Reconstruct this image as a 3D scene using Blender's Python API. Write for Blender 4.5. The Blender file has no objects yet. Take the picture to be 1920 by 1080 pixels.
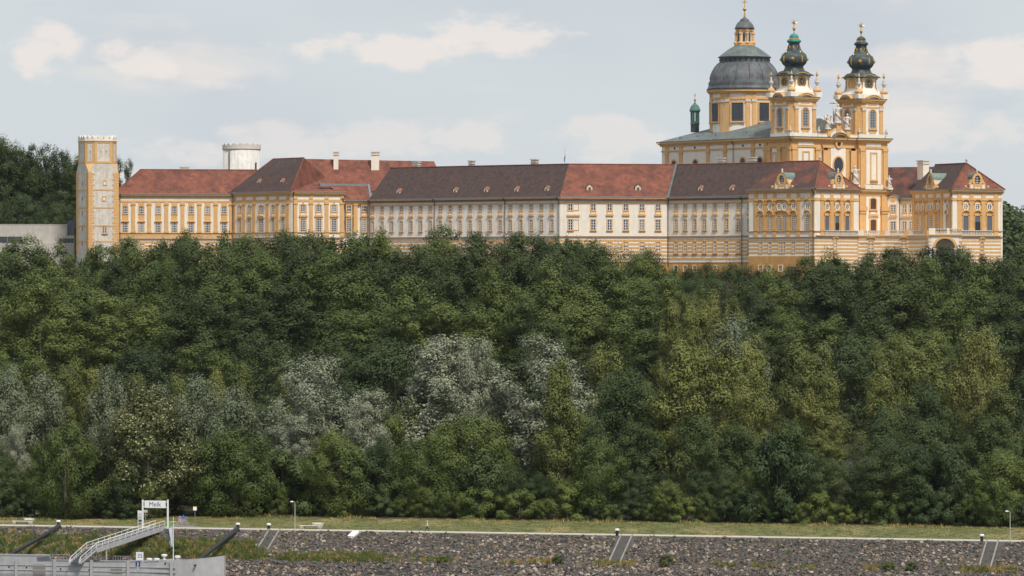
import bpy, math, random
import numpy as np
from mathutils import Vector, Matrix

# ------------------------------------------------------------------ camera, sky, sun, exposure
FPX, HZ, CH = 8000.0, 525.0, 42.4          # focal length in 1920-px units, horizon row, camera height
S = bpy.context.scene
COL = S.collection
cam_d = bpy.data.cameras.new('camera'); cam = bpy.data.objects.new('camera', cam_d); COL.objects.link(cam)
cam_d.sensor_width = 36; cam_d.lens = 36 * FPX / 1920; cam_d.clip_start = 1; cam_d.clip_end = 20000
cam_d.shift_y = -(540 - HZ) / 1920
cam.location = (0, 0, CH); cam.rotation_euler = (math.radians(90), 0, 0)
S.camera = cam
S.view_settings.view_transform = 'Standard'; S.view_settings.look = 'None'
S.view_settings.exposure = 0.06; S.view_settings.gamma = 1

SUNV = Vector((0.26, -0.53, 0.84)).normalized()
sun_d = bpy.data.lights.new('sun', 'SUN'); sun = bpy.data.objects.new('sun', sun_d); COL.objects.link(sun)
sun_d.energy = 3.7; sun_d.angle = math.radians(9); sun_d.color = (1.0, 0.93, 0.84)
sun.rotation_euler = (-SUNV).to_track_quat('-Z', 'Y').to_euler(); sun.location = (300, 400, 400)

def make_world():
    w = bpy.data.worlds.new('World'); S.world = w; w.use_nodes = True
    nt = w.node_tree; N = nt.nodes; L = nt.links; N.clear()
    out = N.new('ShaderNodeOutputWorld'); bg = N.new('ShaderNodeBackground'); L.new(bg.outputs[0], out.inputs[0])
    bg.inputs[1].default_value = 0.1
    sky = N.new('ShaderNodeTexSky'); sky.sky_type = 'NISHITA'; sky.sun_disc = False
    sky.sun_elevation = math.asin(SUNV.z); sky.sun_rotation = math.atan2(SUNV.x, SUNV.y)
    tc = N.new('ShaderNodeTexCoord')
    def noise(scale, detail, rough, stretch, off):
        mp = N.new('ShaderNodeMapping'); L.new(tc.outputs['Generated'], mp.inputs[0])
        mp.inputs['Scale'].default_value = (1, 1, stretch); mp.inputs['Location'].default_value = off
        n = N.new('ShaderNodeTexNoise'); n.inputs['Scale'].default_value = scale
        n.inputs['Detail'].default_value = detail; n.inputs['Roughness'].default_value = rough
        L.new(mp.outputs[0], n.inputs['Vector']); return n.outputs['Fac']
    def ramp(src, p0, p1, c0, c1):
        r = N.new('ShaderNodeValToRGB'); L.new(src, r.inputs[0])
        r.color_ramp.elements[0].position = p0; r.color_ramp.elements[1].position = p1
        r.color_ramp.elements[0].color = c0; r.color_ramp.elements[1].color = c1
        r.color_ramp.interpolation = 'EASE'; return r.outputs[0]
    def mix(f, a, b):
        m = N.new('ShaderNodeMix'); m.data_type = 'RGBA'
        if isinstance(f, float): m.inputs[0].default_value = f
        else: L.new(f, m.inputs[0])
        for i, v in ((6, a), (7, b)):
            if isinstance(v, tuple): m.inputs[i].default_value = v
            else: L.new(v, m.inputs[i])
        return m.outputs[2]
    veil = (6.35, 6.8, 7.15, 1)
    c = mix(0.9, sky.outputs[0], veil)                                   # thin overcast over blue
    big = ramp(noise(7, 3, .5, 2.6, (3.1, 1.7, .4)), .42, .68, (0, 0, 0, 1), (1, 1, 1, 1))
    c = mix(big, c, (5.45, 5.9, 6.5, 1))                                  # greyer-blue patches
    sep = N.new('ShaderNodeSeparateXYZ'); L.new(tc.outputs['Generated'], sep.inputs[0])
    def mth(op, a, b):
        m = N.new('ShaderNodeMath'); m.operation = op
        for k, v_ in ((0, a), (1, b)):
            if isinstance(v_, (int, float)): m.inputs[k].default_value = v_
            else: L.new(v_, m.inputs[k])
        return m.outputs[0]
    n1 = noise(15, 6, .55, 2.9, (.35, 2.2, 1.15)); n2 = noise(60, 7, .6, 1.9, (1.35, .2, .15))
    cum = ramp(n1, .55, .70, (0, 0, 0, 1), (.8, .8, .8, 1))
    c = mix(cum, c, (7.9, 7.45, 7.1, 1))                                  # scattered cream cloud everywhere
    for px, py, sx, sy in ((85, 92, 75, 62), (262, 116, 85, 42), (925, 66, 165, 46), (730, 95, 190, 40), (1880, 120, 170, 60), (700, 262, 330, 42), (1130, 262, 170, 50), (330, 285, 120, 36), (420, 160, 60, 14), (1700, 250, 260, 50)):
        dx = mth('DIVIDE', mth('SUBTRACT', sep.outputs[0], (px - 960) / FPX), sx / FPX); dz = mth('DIVIDE', mth('SUBTRACT', sep.outputs[2], (HZ - py) / FPX), sy / FPX)
        d = mth('ADD', mth('MULTIPLY', dx, dx), mth('MULTIPLY', dz, dz)); e_ = mth('ADD', mth('SUBTRACT', 1.0, d), mth('MULTIPLY', mth('SUBTRACT', n2, .5), 5.0))
        soft = .85 if py < 130 else .55
        c = mix(ramp(e_, .05, 1.1, (0, 0, 0, 1), (soft, soft, soft, 1)), c, (8.3, 7.7, 7.3, 1))    # the cumulus banks in view
    und = ramp(noise(19, 5, .6, 3.6, (5.2, .3, 2.0)), .60, .75, (0, 0, 0, 1), (.6, .6, .6, 1))
    c = mix(und, c, (5.5, 5.95, 6.6, 1))
    L.new(c, bg.inputs[0])
make_world()

# ------------------------------------------------------------------ helpers
def P(px, Y): return Vector(((px - 960) * Y / FPX, Y))
def ZP(py, Y): return CH + (HZ - py) * Y / FPX

class MB:
    """collects faces (world coordinates) and links them as ONE mesh object"""
    def __init__(s): s.v = []; s.f = []; s.m = []; s.smooth = False
    def face(s, pts, m=0):
        b = len(s.v); s.v += [tuple(p) for p in pts]; s.f.append(tuple(range(b, b + len(pts)))); s.m.append(m)
    def hexa(s, p, m=0):                    # 8 points: bottom 0-3 ccw, top 4-7
        b = len(s.v); s.v += [tuple(q) for q in p]
        for f in ((3, 2, 1, 0), (4, 5, 6, 7), (0, 1, 5, 4), (1, 2, 6, 5), (2, 3, 7, 6), (3, 0, 4, 7)):
            s.f.append(tuple(b + i for i in f)); s.m.append(m)
        return s
    def box(s, x0, x1, y0, y1, z0, z1, m=0):
        return s.hexa([(x0, y0, z0), (x1, y0, z0), (x1, y1, z0), (x0, y1, z0), (x0, y0, z1), (x1, y0, z1), (x1, y1, z1), (x0, y1, z1)], m)
    def fbox(s, F, t0, t1, o0, o1, z0, z1, m=0):
        q = [F.W(t0, o1, 0), F.W(t1, o1, 0), F.W(t1, o0, 0), F.W(t0, o0, 0)]
        return s.hexa([(p.x, p.y, z0) for p in q] + [(p.x, p.y, z1) for p in q], m)
    def prism(s, pts, z0, z1, m=0, caps=True):
        n = len(pts); b = len(s.v)
        s.v += [(p[0], p[1], z0) for p in pts] + [(p[0], p[1], z1) for p in pts]
        for i in range(n):
            j = (i + 1) % n; s.f.append((b + i, b + j, b + n + j, b + n + i)); s.m.append(m)
        if caps:
            s.f.append(tuple(b + n + i for i in range(n))); s.m.append(m)
            s.f.append(tuple(b + n - 1 - i for i in range(n))); s.m.append(m)
        return s
    def tube(s, p0, p1, r0, r1=None, n=8, m=0, caps=True):
        r1 = r0 if r1 is None else r1
        p0 = Vector(p0); p1 = Vector(p1); d = (p1 - p0)
        if d.length < 1e-6: return s
        d.normalize(); a = d.orthogonal().normalized(); c = d.cross(a); b = len(s.v)
        for p, r in ((p0, r0), (p1, r1)):
            for i in range(n):
                an = 2 * math.pi * i / n; s.v.append(tuple(p + (a * math.cos(an) + c * math.sin(an)) * r))
        for i in range(n):
            j = (i + 1) % n; s.f.append((b + i, b + j, b + n + j, b + n + i)); s.m.append(m)
        if caps:
            s.f.append(tuple(b + n - 1 - i for i in range(n))); s.m.append(m)
            s.f.append(tuple(b + n + i for i in range(n))); s.m.append(m)
        return s
    def path(s, pts, r, n=8, m=0):
        for a, b in zip(pts[:-1], pts[1:]): s.tube(a, b, r, r, n, m)
        return s
    def lathe(s, c, prof, n=16, m=0, rot=0.0, sq=None, caps=True):
        """prof = [(r, z)], sq = squareness 0..1 (number or list)"""
        b = len(s.v); k = len(prof)
        for i, (r, z) in enumerate(prof):
            q = 0 if sq is None else (sq[i] if isinstance(sq, (list, tuple)) else sq)
            for j in range(n):
                a = 2 * math.pi * j / n
                f = (1 - q) + q / max(abs(math.cos(a)), abs(math.sin(a)))
                s.v.append((c[0] + r * f * math.cos(a + rot), c[1] + r * f * math.sin(a + rot), z))
        for i in range(k - 1):
            for j in range(n):
                j2 = (j + 1) % n
                s.f.append((b + i * n + j, b + i * n + j2, b + (i + 1) * n + j2, b + (i + 1) * n + j)); s.m.append(m)
        if caps:
            s.f.append(tuple(b + n - 1 - j for j in range(n))); s.m.append(m)
            s.f.append(tuple(b + (k - 1) * n + j for j in range(n))); s.m.append(m)
        return s
    def ball(s, c, r, n=8, k=6, m=0, sc=(1, 1, 1)):
        b = len(s.v)
        for i in range(1, k):
            ph = math.pi * i / k
            for j in range(n):
                a = 2 * math.pi * j / n
                s.v.append((c[0] + r * sc[0] * math.sin(ph) * math.cos(a), c[1] + r * sc[1] * math.sin(ph) * math.sin(a), c[2] + r * sc[2] * math.cos(ph)))
        s.v += [(c[0], c[1], c[2] + r * sc[2]), (c[0], c[1], c[2] - r * sc[2])]; T = b + (k - 1) * n
        for i in range(k - 2):
            for j in range(n):
                j2 = (j + 1) % n; s.f.append((b + i * n + j, b + (i + 1) * n + j, b + (i + 1) * n + j2, b + i * n + j2)); s.m.append(m)
        for j in range(n):
            j2 = (j + 1) % n
            s.f.append((T, b + j, b + j2)); s.m.append(m); s.f.append((T + 1, b + (k - 2) * n + j2, b + (k - 2) * n + j)); s.m.append(m)
        return s
    def mesh(s, name, mats, off=(0, 0, 0)):
        me = bpy.data.meshes.new(name)
        o = Vector(off)
        me.from_pydata([(v[0] - o.x, v[1] - o.y, v[2] - o.z) for v in s.v], [], s.f)
        for m in (mats if isinstance(mats, (list, tuple)) else [mats]): me.materials.append(m)
        if any(s.m): me.polygons.foreach_set('material_index', s.m)
        if s.smooth: me.polygons.foreach_set('use_smooth', [True] * len(s.f))
        me.update(); return me
    def build(s, name, mats, parent=None, smooth=None, loc=None):
        if smooth is not None: s.smooth = smooth
        if parent is not None:
            off = parent['_w'] if '_w' in parent else (0, 0, 0)
            o = bpy.data.objects.new(name, s.mesh(name, mats, off)); o.parent = parent
        else:
            off = loc if loc is not None else (0, 0, 0)
            o = bpy.data.objects.new(name, s.mesh(name, mats, off)); o.location = off
        o['_w'] = tuple(off)
        COL.objects.link(o); return o

def tag(o, label, cat, group=None):
    o['label'] = label; o['category'] = cat
    if group: o['group'] = group
    return o
def thing(name, label, cat, loc=(0, 0, 0), group=None):
    o = bpy.data.objects.new(name, None); COL.objects.link(o); o.location = loc; o['_w'] = tuple(loc)
    o.empty_display_size = 0.5
    return tag(o, label, cat, group)
def struct(o): o['kind'] = 'structure'; return o
def inst(name, me, parent, wloc, rz=0.0, scale=(1, 1, 1)):
    """object from shared mesh data at a world place, child of an unrotated thing (or of an inst: pass its own local)"""
    o = bpy.data.objects.new(name, me); COL.objects.link(o)
    if parent is not None:
        o.parent = parent; b = Vector(parent['_w']); o.location = Vector(wloc) - b
    else: o.location = wloc
    o.rotation_euler = (0, 0, rz); o.scale = scale; o['_w'] = tuple(wloc); return o
def sub(name, me, parent):                   # sub-part sharing its parent's frame
    o = bpy.data.objects.new(name, me); COL.objects.link(o); o.parent = parent; return o

class Fac:
    """a facade line in plan, left end a, right end b (seen from outside); t along, o outward"""
    def __init__(s, a, b):
        s.a = Vector((a[0], a[1])); d = Vector((b[0], b[1])) - s.a; s.L = d.length; s.d = d / s.L
        s.n = Vector((s.d.y, -s.d.x)); s.rz = math.atan2(s.d.y, s.d.x)
    def t(s, px):
        r = (px - 960) / FPX; return (s.a.y * r - s.a.x) / (s.d.x - s.d.y * r)
    def W(s, t, o, z):
        p = s.a + s.d * t + s.n * o; return Vector((p.x, p.y, z))
    def Y(s, px): return (s.a + s.d * s.t(px)).y
    def z(s, px, py): return ZP(py, s.Y(px))

def offset_chain(pts, d):
    """offset a plan polyline by d to its outside (camera side), mitred"""
    fs = [Fac(a, b) for a, b in zip(pts[:-1], pts[1:])]; r = []
    for i, p in enumerate(pts):
        p = Vector((p[0], p[1]))
        if i == 0: r.append(p + fs[0].n * d)
        elif i == len(pts) - 1: r.append(p + fs[-1].n * d)
        else:
            n = fs[i - 1].n + fs[i].n; r.append(p + n * (d / (n.dot(fs[i].n))))
    return r

# ------------------------------------------------------------------ materials
MATS = {}
def mat(name, col, rough=.8, var=.12, vscale=.6, bump=0.0, bscale=8.0, col2=None, streak=0.0, metal=0.0, spec=.3, mix_lo=.42, mix_hi=.62, stretch=(1, 1, 1), trans=0.0, objvar=0.0, fine=0.0, fscale=6.0):
    m = bpy.data.materials.new(name); m.use_nodes = True; nt = m.node_tree; N = nt.nodes; L = nt.links
    b = N['Principled BSDF']; b.inputs['Roughness'].default_value = rough; b.inputs['Metallic'].default_value = metal
    b.inputs['Specular IOR Level'].default_value = spec
    tc = N.new('ShaderNodeTexCoord'); geo = N.new('ShaderNodeNewGeometry')
    def nz(scale, detail=4, st=stretch):
        mp = N.new('ShaderNodeMapping'); mp.inputs['Scale'].default_value = st; L.new(geo.outputs['Position'], mp.inputs[0])
        n = N.new('ShaderNodeTexNoise'); n.inputs['Scale'].default_value = scale; n.inputs['Detail'].default_value = detail
        L.new(mp.outputs[0], n.inputs['Vector']); return n.outputs['Fac']
    def mixc(f, a, bb, mode='MIX'):
        x = N.new('ShaderNodeMix'); x.data_type = 'RGBA'; x.blend_type = mode
        if isinstance(f, float): x.inputs[0].default_value = f
        else: L.new(f, x.inputs[0])
        for i, v in ((6, a), (7, bb)):
            if isinstance(v, (tuple, list)): x.inputs[i].default_value = (*v[:3], 1)
            else: L.new(v, x.inputs[i])
        return x.outputs[2]
    def rampv(src, a, bb):
        r = N.new('ShaderNodeMapRange'); L.new(src, r.inputs[0]); r.inputs[1].default_value = a; r.inputs[2].default_value = bb
        return r.outputs[0]
    c = (*col, 1)
    if col2 is not None: c = mixc(rampv(nz(vscale), mix_lo, mix_hi), col, col2)
    if var:
        lo = tuple(1 - var for _ in range(3)); hi = tuple(1 + var * .6 for _ in range(3))
        c = mixc(1.0, c, mixc(rampv(nz(vscale * 2.3, 5), .3, .7), lo, hi), 'MULTIPLY')
    if fine:
        c = mixc(1.0, c, mixc(rampv(nz(fscale, 2), .3, .7), (1 - fine,) * 3, (1 + fine,) * 3), 'MULTIPLY')
    if streak:
        c = mixc(1.0, c, mixc(rampv(nz(1.6, 4, (1, 1, .09)), .45, .75), (1, 1, 1), (1 - streak,) * 3), 'MULTIPLY')
    if objvar:
        oi = N.new('ShaderNodeObjectInfo')
        c = mixc(1.0, c, mixc(oi.outputs['Random'], (1 - objvar, 1 - objvar * .8, 1 - objvar), (1 + objvar, 1 + objvar * .75, 1 + objvar * .4)), 'MULTIPLY')
    if isinstance(c, tuple): b.inputs['Base Color'].default_value = c
    else: L.new(c, b.inputs['Base Color'])
    if bump:
        bp = N.new('ShaderNodeBump'); bp.inputs['Strength'].default_value = bump; bp.inputs['Distance'].default_value = .1
        L.new(nz(bscale), bp.inputs['Height']); L.new(bp.outputs[0], b.inputs['Normal'])
    if trans:
        tr = N.new('ShaderNodeBsdfTranslucent'); ms = N.new('ShaderNodeMixShader'); ms.inputs[0].default_value = trans
        if isinstance(c, tuple): tr.inputs[0].default_value = c
        else: L.new(c, tr.inputs[0])
        L.new(b.outputs[0], ms.inputs[1]); L.new(tr.outputs[0], ms.inputs[2]); L.new(ms.outputs[0], N['Material Output'].inputs[0])
    MATS[name] = m; return m

WHITE = mat('cream plaster', (.80, .73, .63), var=.07, vscale=.25, streak=.10)
PALE = mat('pale grey plaster', (.82, .76, .69), var=.10, vscale=.3, streak=.16)
YEL = mat('ochre plaster', (.66, .395, .165), var=.09, vscale=.4, streak=.10)
YELD = mat('ochre base plaster', (.56, .31, .11), var=.12, vscale=.25, streak=.18)
STONE = mat('weathered pale stone', (.60, .55, .50), var=.2, vscale=1.2)
TRIM = mat('brown stone ledge', (.36, .22, .12), var=.15)
ROOFR = mat('red clay tiles', (.215, .078, .05), var=.28, vscale=.3, col2=(.145, .056, .04), streak=.2, bump=.25, bscale=3, fine=.14, fscale=3.5)
ROOFD = mat('dark brown clay tiles', (.068, .046, .042), var=.28, vscale=.35, col2=(.088, .05, .042), mix_lo=.5, mix_hi=.75, streak=.25, bump=.25, bscale=3, fine=.15, fscale=3.5)
ROOFM = mat('mottled red brown tiles', (.082, .05, .043), var=.25, vscale=.22, col2=(.17, .064, .046), mix_lo=.45, mix_hi=.6, streak=.25, bump=.25, bscale=3, fine=.14, fscale=3.5)
PATCH = mat('fresh red tiles', (.27, .105, .07), var=.15, vscale=1.5)
COPPER = mat('grey green copper sheet', (.125, .145, .145), rough=.6, var=.22, vscale=.3, col2=(.15, .19, .178), streak=.2)
DOMEC = mat('grey violet copper sheet', (.105, .105, .118), rough=.55, var=.25, vscale=.35, col2=(.135, .16, .16), streak=.3, fine=.08, fscale=3)
GREEN = mat('green patina copper', (.085, .19, .155), rough=.6, var=.25, vscale=.8)
HELM = mat('dark patina copper', (.045, .054, .062), rough=.5, var=.35, vscale=.6, col2=(.075, .11, .105))
TEAL = mat('bright teal copper', (.05, .24, .22), rough=.6, var=.2, vscale=1)
PATINA = mat('pale green copper sheet', (.17, .235, .205), rough=.6, var=.2, vscale=.6)
LEAD = mat('lead flashing', (.20, .235, .26), rough=.5, var=.15)
GOLD = mat('gilding', (.62, .36, .07), rough=.35, metal=.7, var=.15)
GLASS = mat('window glass', (.06, .066, .08), rough=.25, spec=.35, var=.35, vscale=.9)
GLASSB = mat('curtained window glass', (.20, .20, .20), rough=.35, spec=.3, var=.3, vscale=.9)
GLASSC = mat('deep dark window glass', (.028, .03, .036), rough=.2, spec=.35, var=.3, vscale=.9)
LGLASS = mat('leaded grey window glass', (.26, .29, .33), rough=.3, spec=.5, var=.15, vscale=.8)
DARK = mat('dark opening', (.03, .03, .036), rough=.6, var=.2)
SHUT = mat('grey blue shutters', (.12, .13, .165), rough=.6, var=.12, vscale=2)
DOOR = mat('dark brown shutters', (.10, .05, .032), rough=.6, var=.2)
BAR = mat('white window bars', (.72, .71, .69), rough=.6, var=.05)
PIPE = mat('dark metal downpipe', (.055, .06, .07), rough=.5, var=.1)
CONC = mat('light concrete', (.47, .44, .40), var=.10, vscale=.3, streak=.12)
# ------------------------------------------------------------------ windows
def shape(kind, w, h, e=0.0, n=10):
    """outline (x, z) of an opening w x h with its foot at z=0, grown by e"""
    a = w / 2 + e
    if kind == 'rect': return [(-a, -e), (a, -e), (a, h + e), (-a, h + e)]
    if kind == 'oval': return [(a * math.cos(2 * math.pi * i / 20), h / 2 + (h / 2 + e) * math.sin(2 * math.pi * i / 20)) for i in range(20)]
    r = w / 2; rise = r if kind == 'arch' else r * .35
    pts = [(-a, -e), (a, -e)]
    for i in range(n + 1):
        an = math.pi * i / n; pts.append((a * math.cos(an), h - rise + (rise + e) * math.sin(an)))
    return pts
WCACHE = {}
def window_meshes(kind, w, h, sw, nx, ny, hood, sill, glass, smat, apron, bars):
    key = (kind, round(w, 2), round(h, 2), sw, nx, ny, hood, sill, glass.name, smat.name, apron, bars)
    if key in WCACHE: return WCACHE[key]
    inn = shape(kind, w, h); out = shape(kind, w, h, sw); n = len(inn)
    m = MB(); dp = .16
    for i in range(n):
        j = (i + 1) % n
        A, B, C, D = inn[i], inn[j], out[j], out[i]
        m.face([(A[0], -dp, A[1]), (D[0], -dp, D[1]), (C[0], -dp, C[1]), (B[0], -dp, B[1])])
        m.face([(A[0], -dp, A[1]), (B[0], -dp, B[1]), (B[0], .02, B[1]), (A[0], .02, A[1])])
        m.face([(D[0], .02, D[1]), (C[0], .02, C[1]), (C[0], -dp, C[1]), (D[0], -dp, D[1])])
    if sill: m.box(-w / 2 - sw - .12, w / 2 + sw + .12, -.30, .0, -sw - .22, -sw + .02, 1)
    W2 = w / 2 + sw
    if hood == 'flat':
        m.box(-W2 - .2, W2 + .2, -.42, .0, h + sw + .10, h + sw + .32)
        m.box(-W2, W2, -.2, .0, h + sw - .02, h + sw + .12)
    if hood == 'seg':
        k = 8; base = h + sw + .12; R = W2 + .28
        for i in range(k):
            a0 = math.pi * i / k; a1 = math.pi * (i + 1) / k
            p = [(R * math.cos(a), base + .55 * math.sin(a)) for a in (a0, a1)]
            m.hexa([(p[1][0], -.45, p[1][1]), (p[0][0], -.45, p[0][1]), (p[0][0], 0, p[0][1]), (p[1][0], 0, p[1][1]),
                    (p[1][0], -.45, p[1][1] + .3), (p[0][0], -.45, p[0][1] + .3), (p[0][0], 0, p[0][1] + .3), (p[1][0], 0, p[1][1] + .3)])
    if hood == 'key': m.box(-.28, .28, -.22, 0, h + sw - .05, h + sw + .5)
    if apron:
        m.box(-W2, W2, -.10, 0, -sw - apron, -sw - .2)
        m.box(-W2 - .2, W2 + .2, -.40, 0, -sw - apron - .42, -sw - apron + .0)
        m.box(-W2 * .7, W2 * .7, -.13, 0, -sw - apron + .18, -sw - .45, 2)
    g = MB(); g.face([(x, -.02, z) for x, z in inn])
    b = MB(); bw = .055
    if bars:
        for i in range(1, nx):
            x = -w / 2 + w * i / nx; ww = bw * 1.7 if (nx % 2 == 0 and i == nx // 2) else bw
            zt = h; zb = 0
            if kind == 'oval': q = h / 2 * math.sqrt(max(0, 1 - (x / (w / 2)) ** 2)); zb, zt = h / 2 - q, h / 2 + q
            if kind == 'arch': zt = h - w / 2 + math.sqrt(max(0, (w / 2) ** 2 - x * x))
            b.box(x - ww, x + ww, -.075, -.03, zb, zt)
        for i in range(0 if kind == 'rect' else 1, ny + (1 if kind == 'rect' else 0)):
            z = h * i / ny; a = w / 2
            if kind == 'oval': a = w / 2 * math.sqrt(max(0, 1 - ((z - h / 2) / (h / 2)) ** 2))
            if kind == 'arch' and z > h - w / 2: a = math.sqrt(max(0, (w / 2) ** 2 - (z - h + w / 2) ** 2))
            b.box(-a, a, -.072, -.028, z - bw, z + bw)
        if kind == 'rect':
            for x in (-w / 2 + bw, w / 2 - bw): b.box(x - bw, x + bw, -.078, -.03, 0, h)
    r = (m.mesh('window', [smat, TRIM, WHITE]), g.mesh('glass', glass), b.mesh('glazing_bars', BAR if bars != 'dark' else PIPE) if bars else None)
    WCACHE[key] = r; return r
WR = random.Random(31)
def window(root, F, t, z, w, h, kind='rect', sw=.22, nx=2, ny=3, hood=None, sill=True, glass=None, smat=None, apron=0.0, bars='white', o=0.0):
    if glass is None: glass = WR.choice((GLASS, GLASS, GLASS, GLASSB, GLASSC))
    a, g, b = window_meshes(kind, w, h, sw, nx, ny, hood, sill, glass or GLASS, smat or YEL, apron, bars)
    ob = inst('window', a, root, F.W(t, o, z), F.rz); sub('glass', g, ob)
    if b: sub('glazing_bars', b, ob)
    return ob

def strip(root, F, t0, t1, o, z0, z1, m, name='string_course', o0=-.05):
    return MB().fbox(F, t0, t1, o0, o, z0, z1).build(name, m, root)
PCACHE = {}
def pilaster(root, F, t, w, z0, z1, m=None, o=.22, cap=True, capm=None):
    m = m or YEL; key = (round(w, 2), round(z1 - z0, 2), m.name, o, cap, (capm or m).name)
    if key not in PCACHE:
        h = z1 - z0; q = MB(); q.box(-w / 2, w / 2, -o, .05, 0, h)
        if cap:
            q.box(-w / 2 - .18, w / 2 + .18, -o - .16, .05, h - .75, h - .5, 1); q.box(-w / 2 - .1, w / 2 + .1, -o - .08, .05, h - .5, h, 1)
            q.box(-w / 2 - .16, w / 2 + .16, -o - .12, .05, 0, .7)
        PCACHE[key] = q.mesh('pilaster', [m, capm or m])
    return inst('pilaster', PCACHE[key], root, F.W(t, 0, z0), F.rz)
def cornice(root, F, t0, t1, zt, m=None, proj=.75, h=.95):
    """stepped cornice hanging below eave height zt"""
    q = MB()
    q.fbox(F, t0, t1, -.05, proj, zt - h * .35, zt - .02); q.fbox(F, t0, t1, -.05, proj * .7, zt - h * .7, zt - h * .35)
    q.fbox(F, t0, t1, -.05, proj * .35, zt - h, zt - h * .7); return q.build('cornice', m or YEL, root)
def gutter(root, F, t0, t1, z, o=.85, m=None):
    return MB().fbox(F, t0, t1, o - .28, o, z - .02, z + .24).build('gutter', m or LEAD, root)
def downpipe(root, F, t, z0, z1, o=.3, m=None):
    q = MB(); q.tube(F.W(t, o, z0), F.W(t, o, z1 - 1.2), .1, n=6); q.tube(F.W(t, o, z1 - 1.2), F.W(t, o + .5, z1 - .3), .13, n=6)
    q.tube(F.W(t, o + .5, z1 - .5), F.W(t, o + .5, z1 + .05), .22, .3, n=6); return q.build('downpipe', m or PIPE, root)
def stripes(root, F, t0, t1, z0, z1, pitch=1.08, m=None, o=.07):
    z = z1 - pitch
    while z > z0: strip(root, F, t0, t1, o, z, z + pitch * .5, m or YEL, 'stripe_band'); z -= pitch
def slope(F, ze, rise, run):
    """roof plane point: t along, i inward from wall line, k up off the plane"""
    return lambda t, i, k=0.0: F.W(t, -i, ze + rise * i / run + k)
def dormer(root, F, t, i, ze, rise, run, w=1.3, h=1.9, m=None, wall=None):
    R = slope(F, ze, rise, run); g = rise / run; z0 = R(t, i).z; zt = z0 + h; back = i + h / g
    q = MB(); a, b = t - w / 2, t + w / 2
    q.face([F.W(a, -i, z0 - .3), F.W(b, -i, z0 - .3), F.W(b, -i, zt), F.W(t, -i, zt + w * .45), F.W(a, -i, zt)], 0)
    for x in (a, b): q.face([F.W(x, -i, z0 - .3), F.W(x, -i, zt), F.W(x, -back, zt), ], 0)
    e = .2; bk = back + w * .45 / g
    q.face([F.W(a - e, -i + e, zt - .1), F.W(t, -i + e, zt + w * .45 + .08), F.W(t, -bk, zt + w * .45 + .08), F.W(a - e, -back, zt - .1)], 1)
    q.face([F.W(t, -i + e, zt + w * .45 + .08), F.W(b + e, -i + e, zt - .1), F.W(b + e, -back, zt - .1), F.W(t, -bk, zt + w * .45 + .08)], 1)
    q.face([R(a - .1, i, .06), R(b + .1, i, .06), R(b + .1, i - 1.1, .06), R(a - .1, i - 1.1, .06)], 2)
    d = q.build('dormer', [wall or WHITE, m or PATCH, PATCH], root)
    c = MB(); c.fbox(F, t - w * .3, t + w * .3, -i, -i + .06, z0 + .35, zt - .15); c.build('dormer_window', YEL, d)
    c = MB(); c.fbox(F, t - w * .17, t + w * .17, -i + .05, -i + .1, z0 + .5, zt - .35); c.build('glass', GLASS, d)
    return d
def chimney(root, p, w, d, z0, z1, rz=0.0, m=None, cap=True):
    q = MB(); c, s = math.cos(rz), math.sin(rz)
    def bx(w, d, a, b, mi):
        pts = [(p[0] + x * c - y * s, p[1] + x * s + y * c) for x, y in ((-w, -d), (w, -d), (w, d), (-w, d))]
        q.prism(pts, a, b, mi)
    bx(w / 2, d / 2, z0, z1, 0)
    if cap: bx(w / 2 + .2, d / 2 + .2, z1 - .9, z1 - .65, 1); bx(w / 2 + .25, d / 2 + .25, z1 - .1, z1 + .2, 1)
    return q.build('chimney', [m or WHITE, STONE], root)

# ------------------------------------------------------------------ long wing (three bends)
ZB = 36.0
wing = thing('abbey_wing', 'long cream abbey wing with dark and red tiled roofs between the pavilions', 'building', (*P(1050, 1262), ZB))
ch = [P(692, 1296), P(1050, 1250), P(1253, 1256), P(1410, 1236.5)]
D, E, FW = Fac(ch[0], ch[1]), Fac(ch[1], ch[2]), Fac(ch[2], ch[3])
ZE, ZR = CH + 24.28, CH + 34.2
back = offset_chain(ch, -20)
for i, F in enumerate((D, E, FW)):
    MB().prism([ch[i], ch[i + 1], back[i + 1], back[i]], ZB, ZE, 0).build('wall', WHITE if i else PALE, wing)
rc = ch[:3] + [ch[3] + FW.d * 13]
ev = offset_chain(rc, .85); rg = offset_chain(rc, -10); bk = offset_chain(rc, -20.8)
zeo = ZE - .85 * (ZR - ZE) / 10 + .35
for i, m in enumerate((ROOFD, ROOFR, ROOFD)):
    q = MB(); v3 = lambda p, z: (p.x, p.y, z)
    q.face([v3(ev[i], zeo), v3(ev[i + 1], zeo), v3(rg[i + 1], ZR), v3(rg[i], ZR)])
    q.face([v3(rg[i], ZR), v3(rg[i + 1], ZR), v3(bk[i + 1], zeo), v3(bk[i], zeo)])
    q.face([v3(ev[i], zeo - .3), v3(ev[i + 1], zeo - .3), v3(ev[i + 1], zeo), v3(ev[i], zeo)])
    q.face([v3(ev[i], zeo), v3(rg[i], ZR), v3(bk[i], zeo)]); q.face([v3(ev[i + 1], zeo), v3(bk[i + 1], zeo), v3(rg[i + 1], ZR)])
    q.build('roof', m, wing)
    r = MB(); r.tube(v3(rg[i], ZR + .02), v3(rg[i + 1], ZR + .02), .22, n=6); r.build('ridge_tiles', ROOFR if i else ROOFM, wing)
RISE = ZR - zeo; RUN = 10.85
def hz(u): return CH + (265 - u / 4.153) / 6.4          # height of a row measured in the enlarged facade
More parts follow.
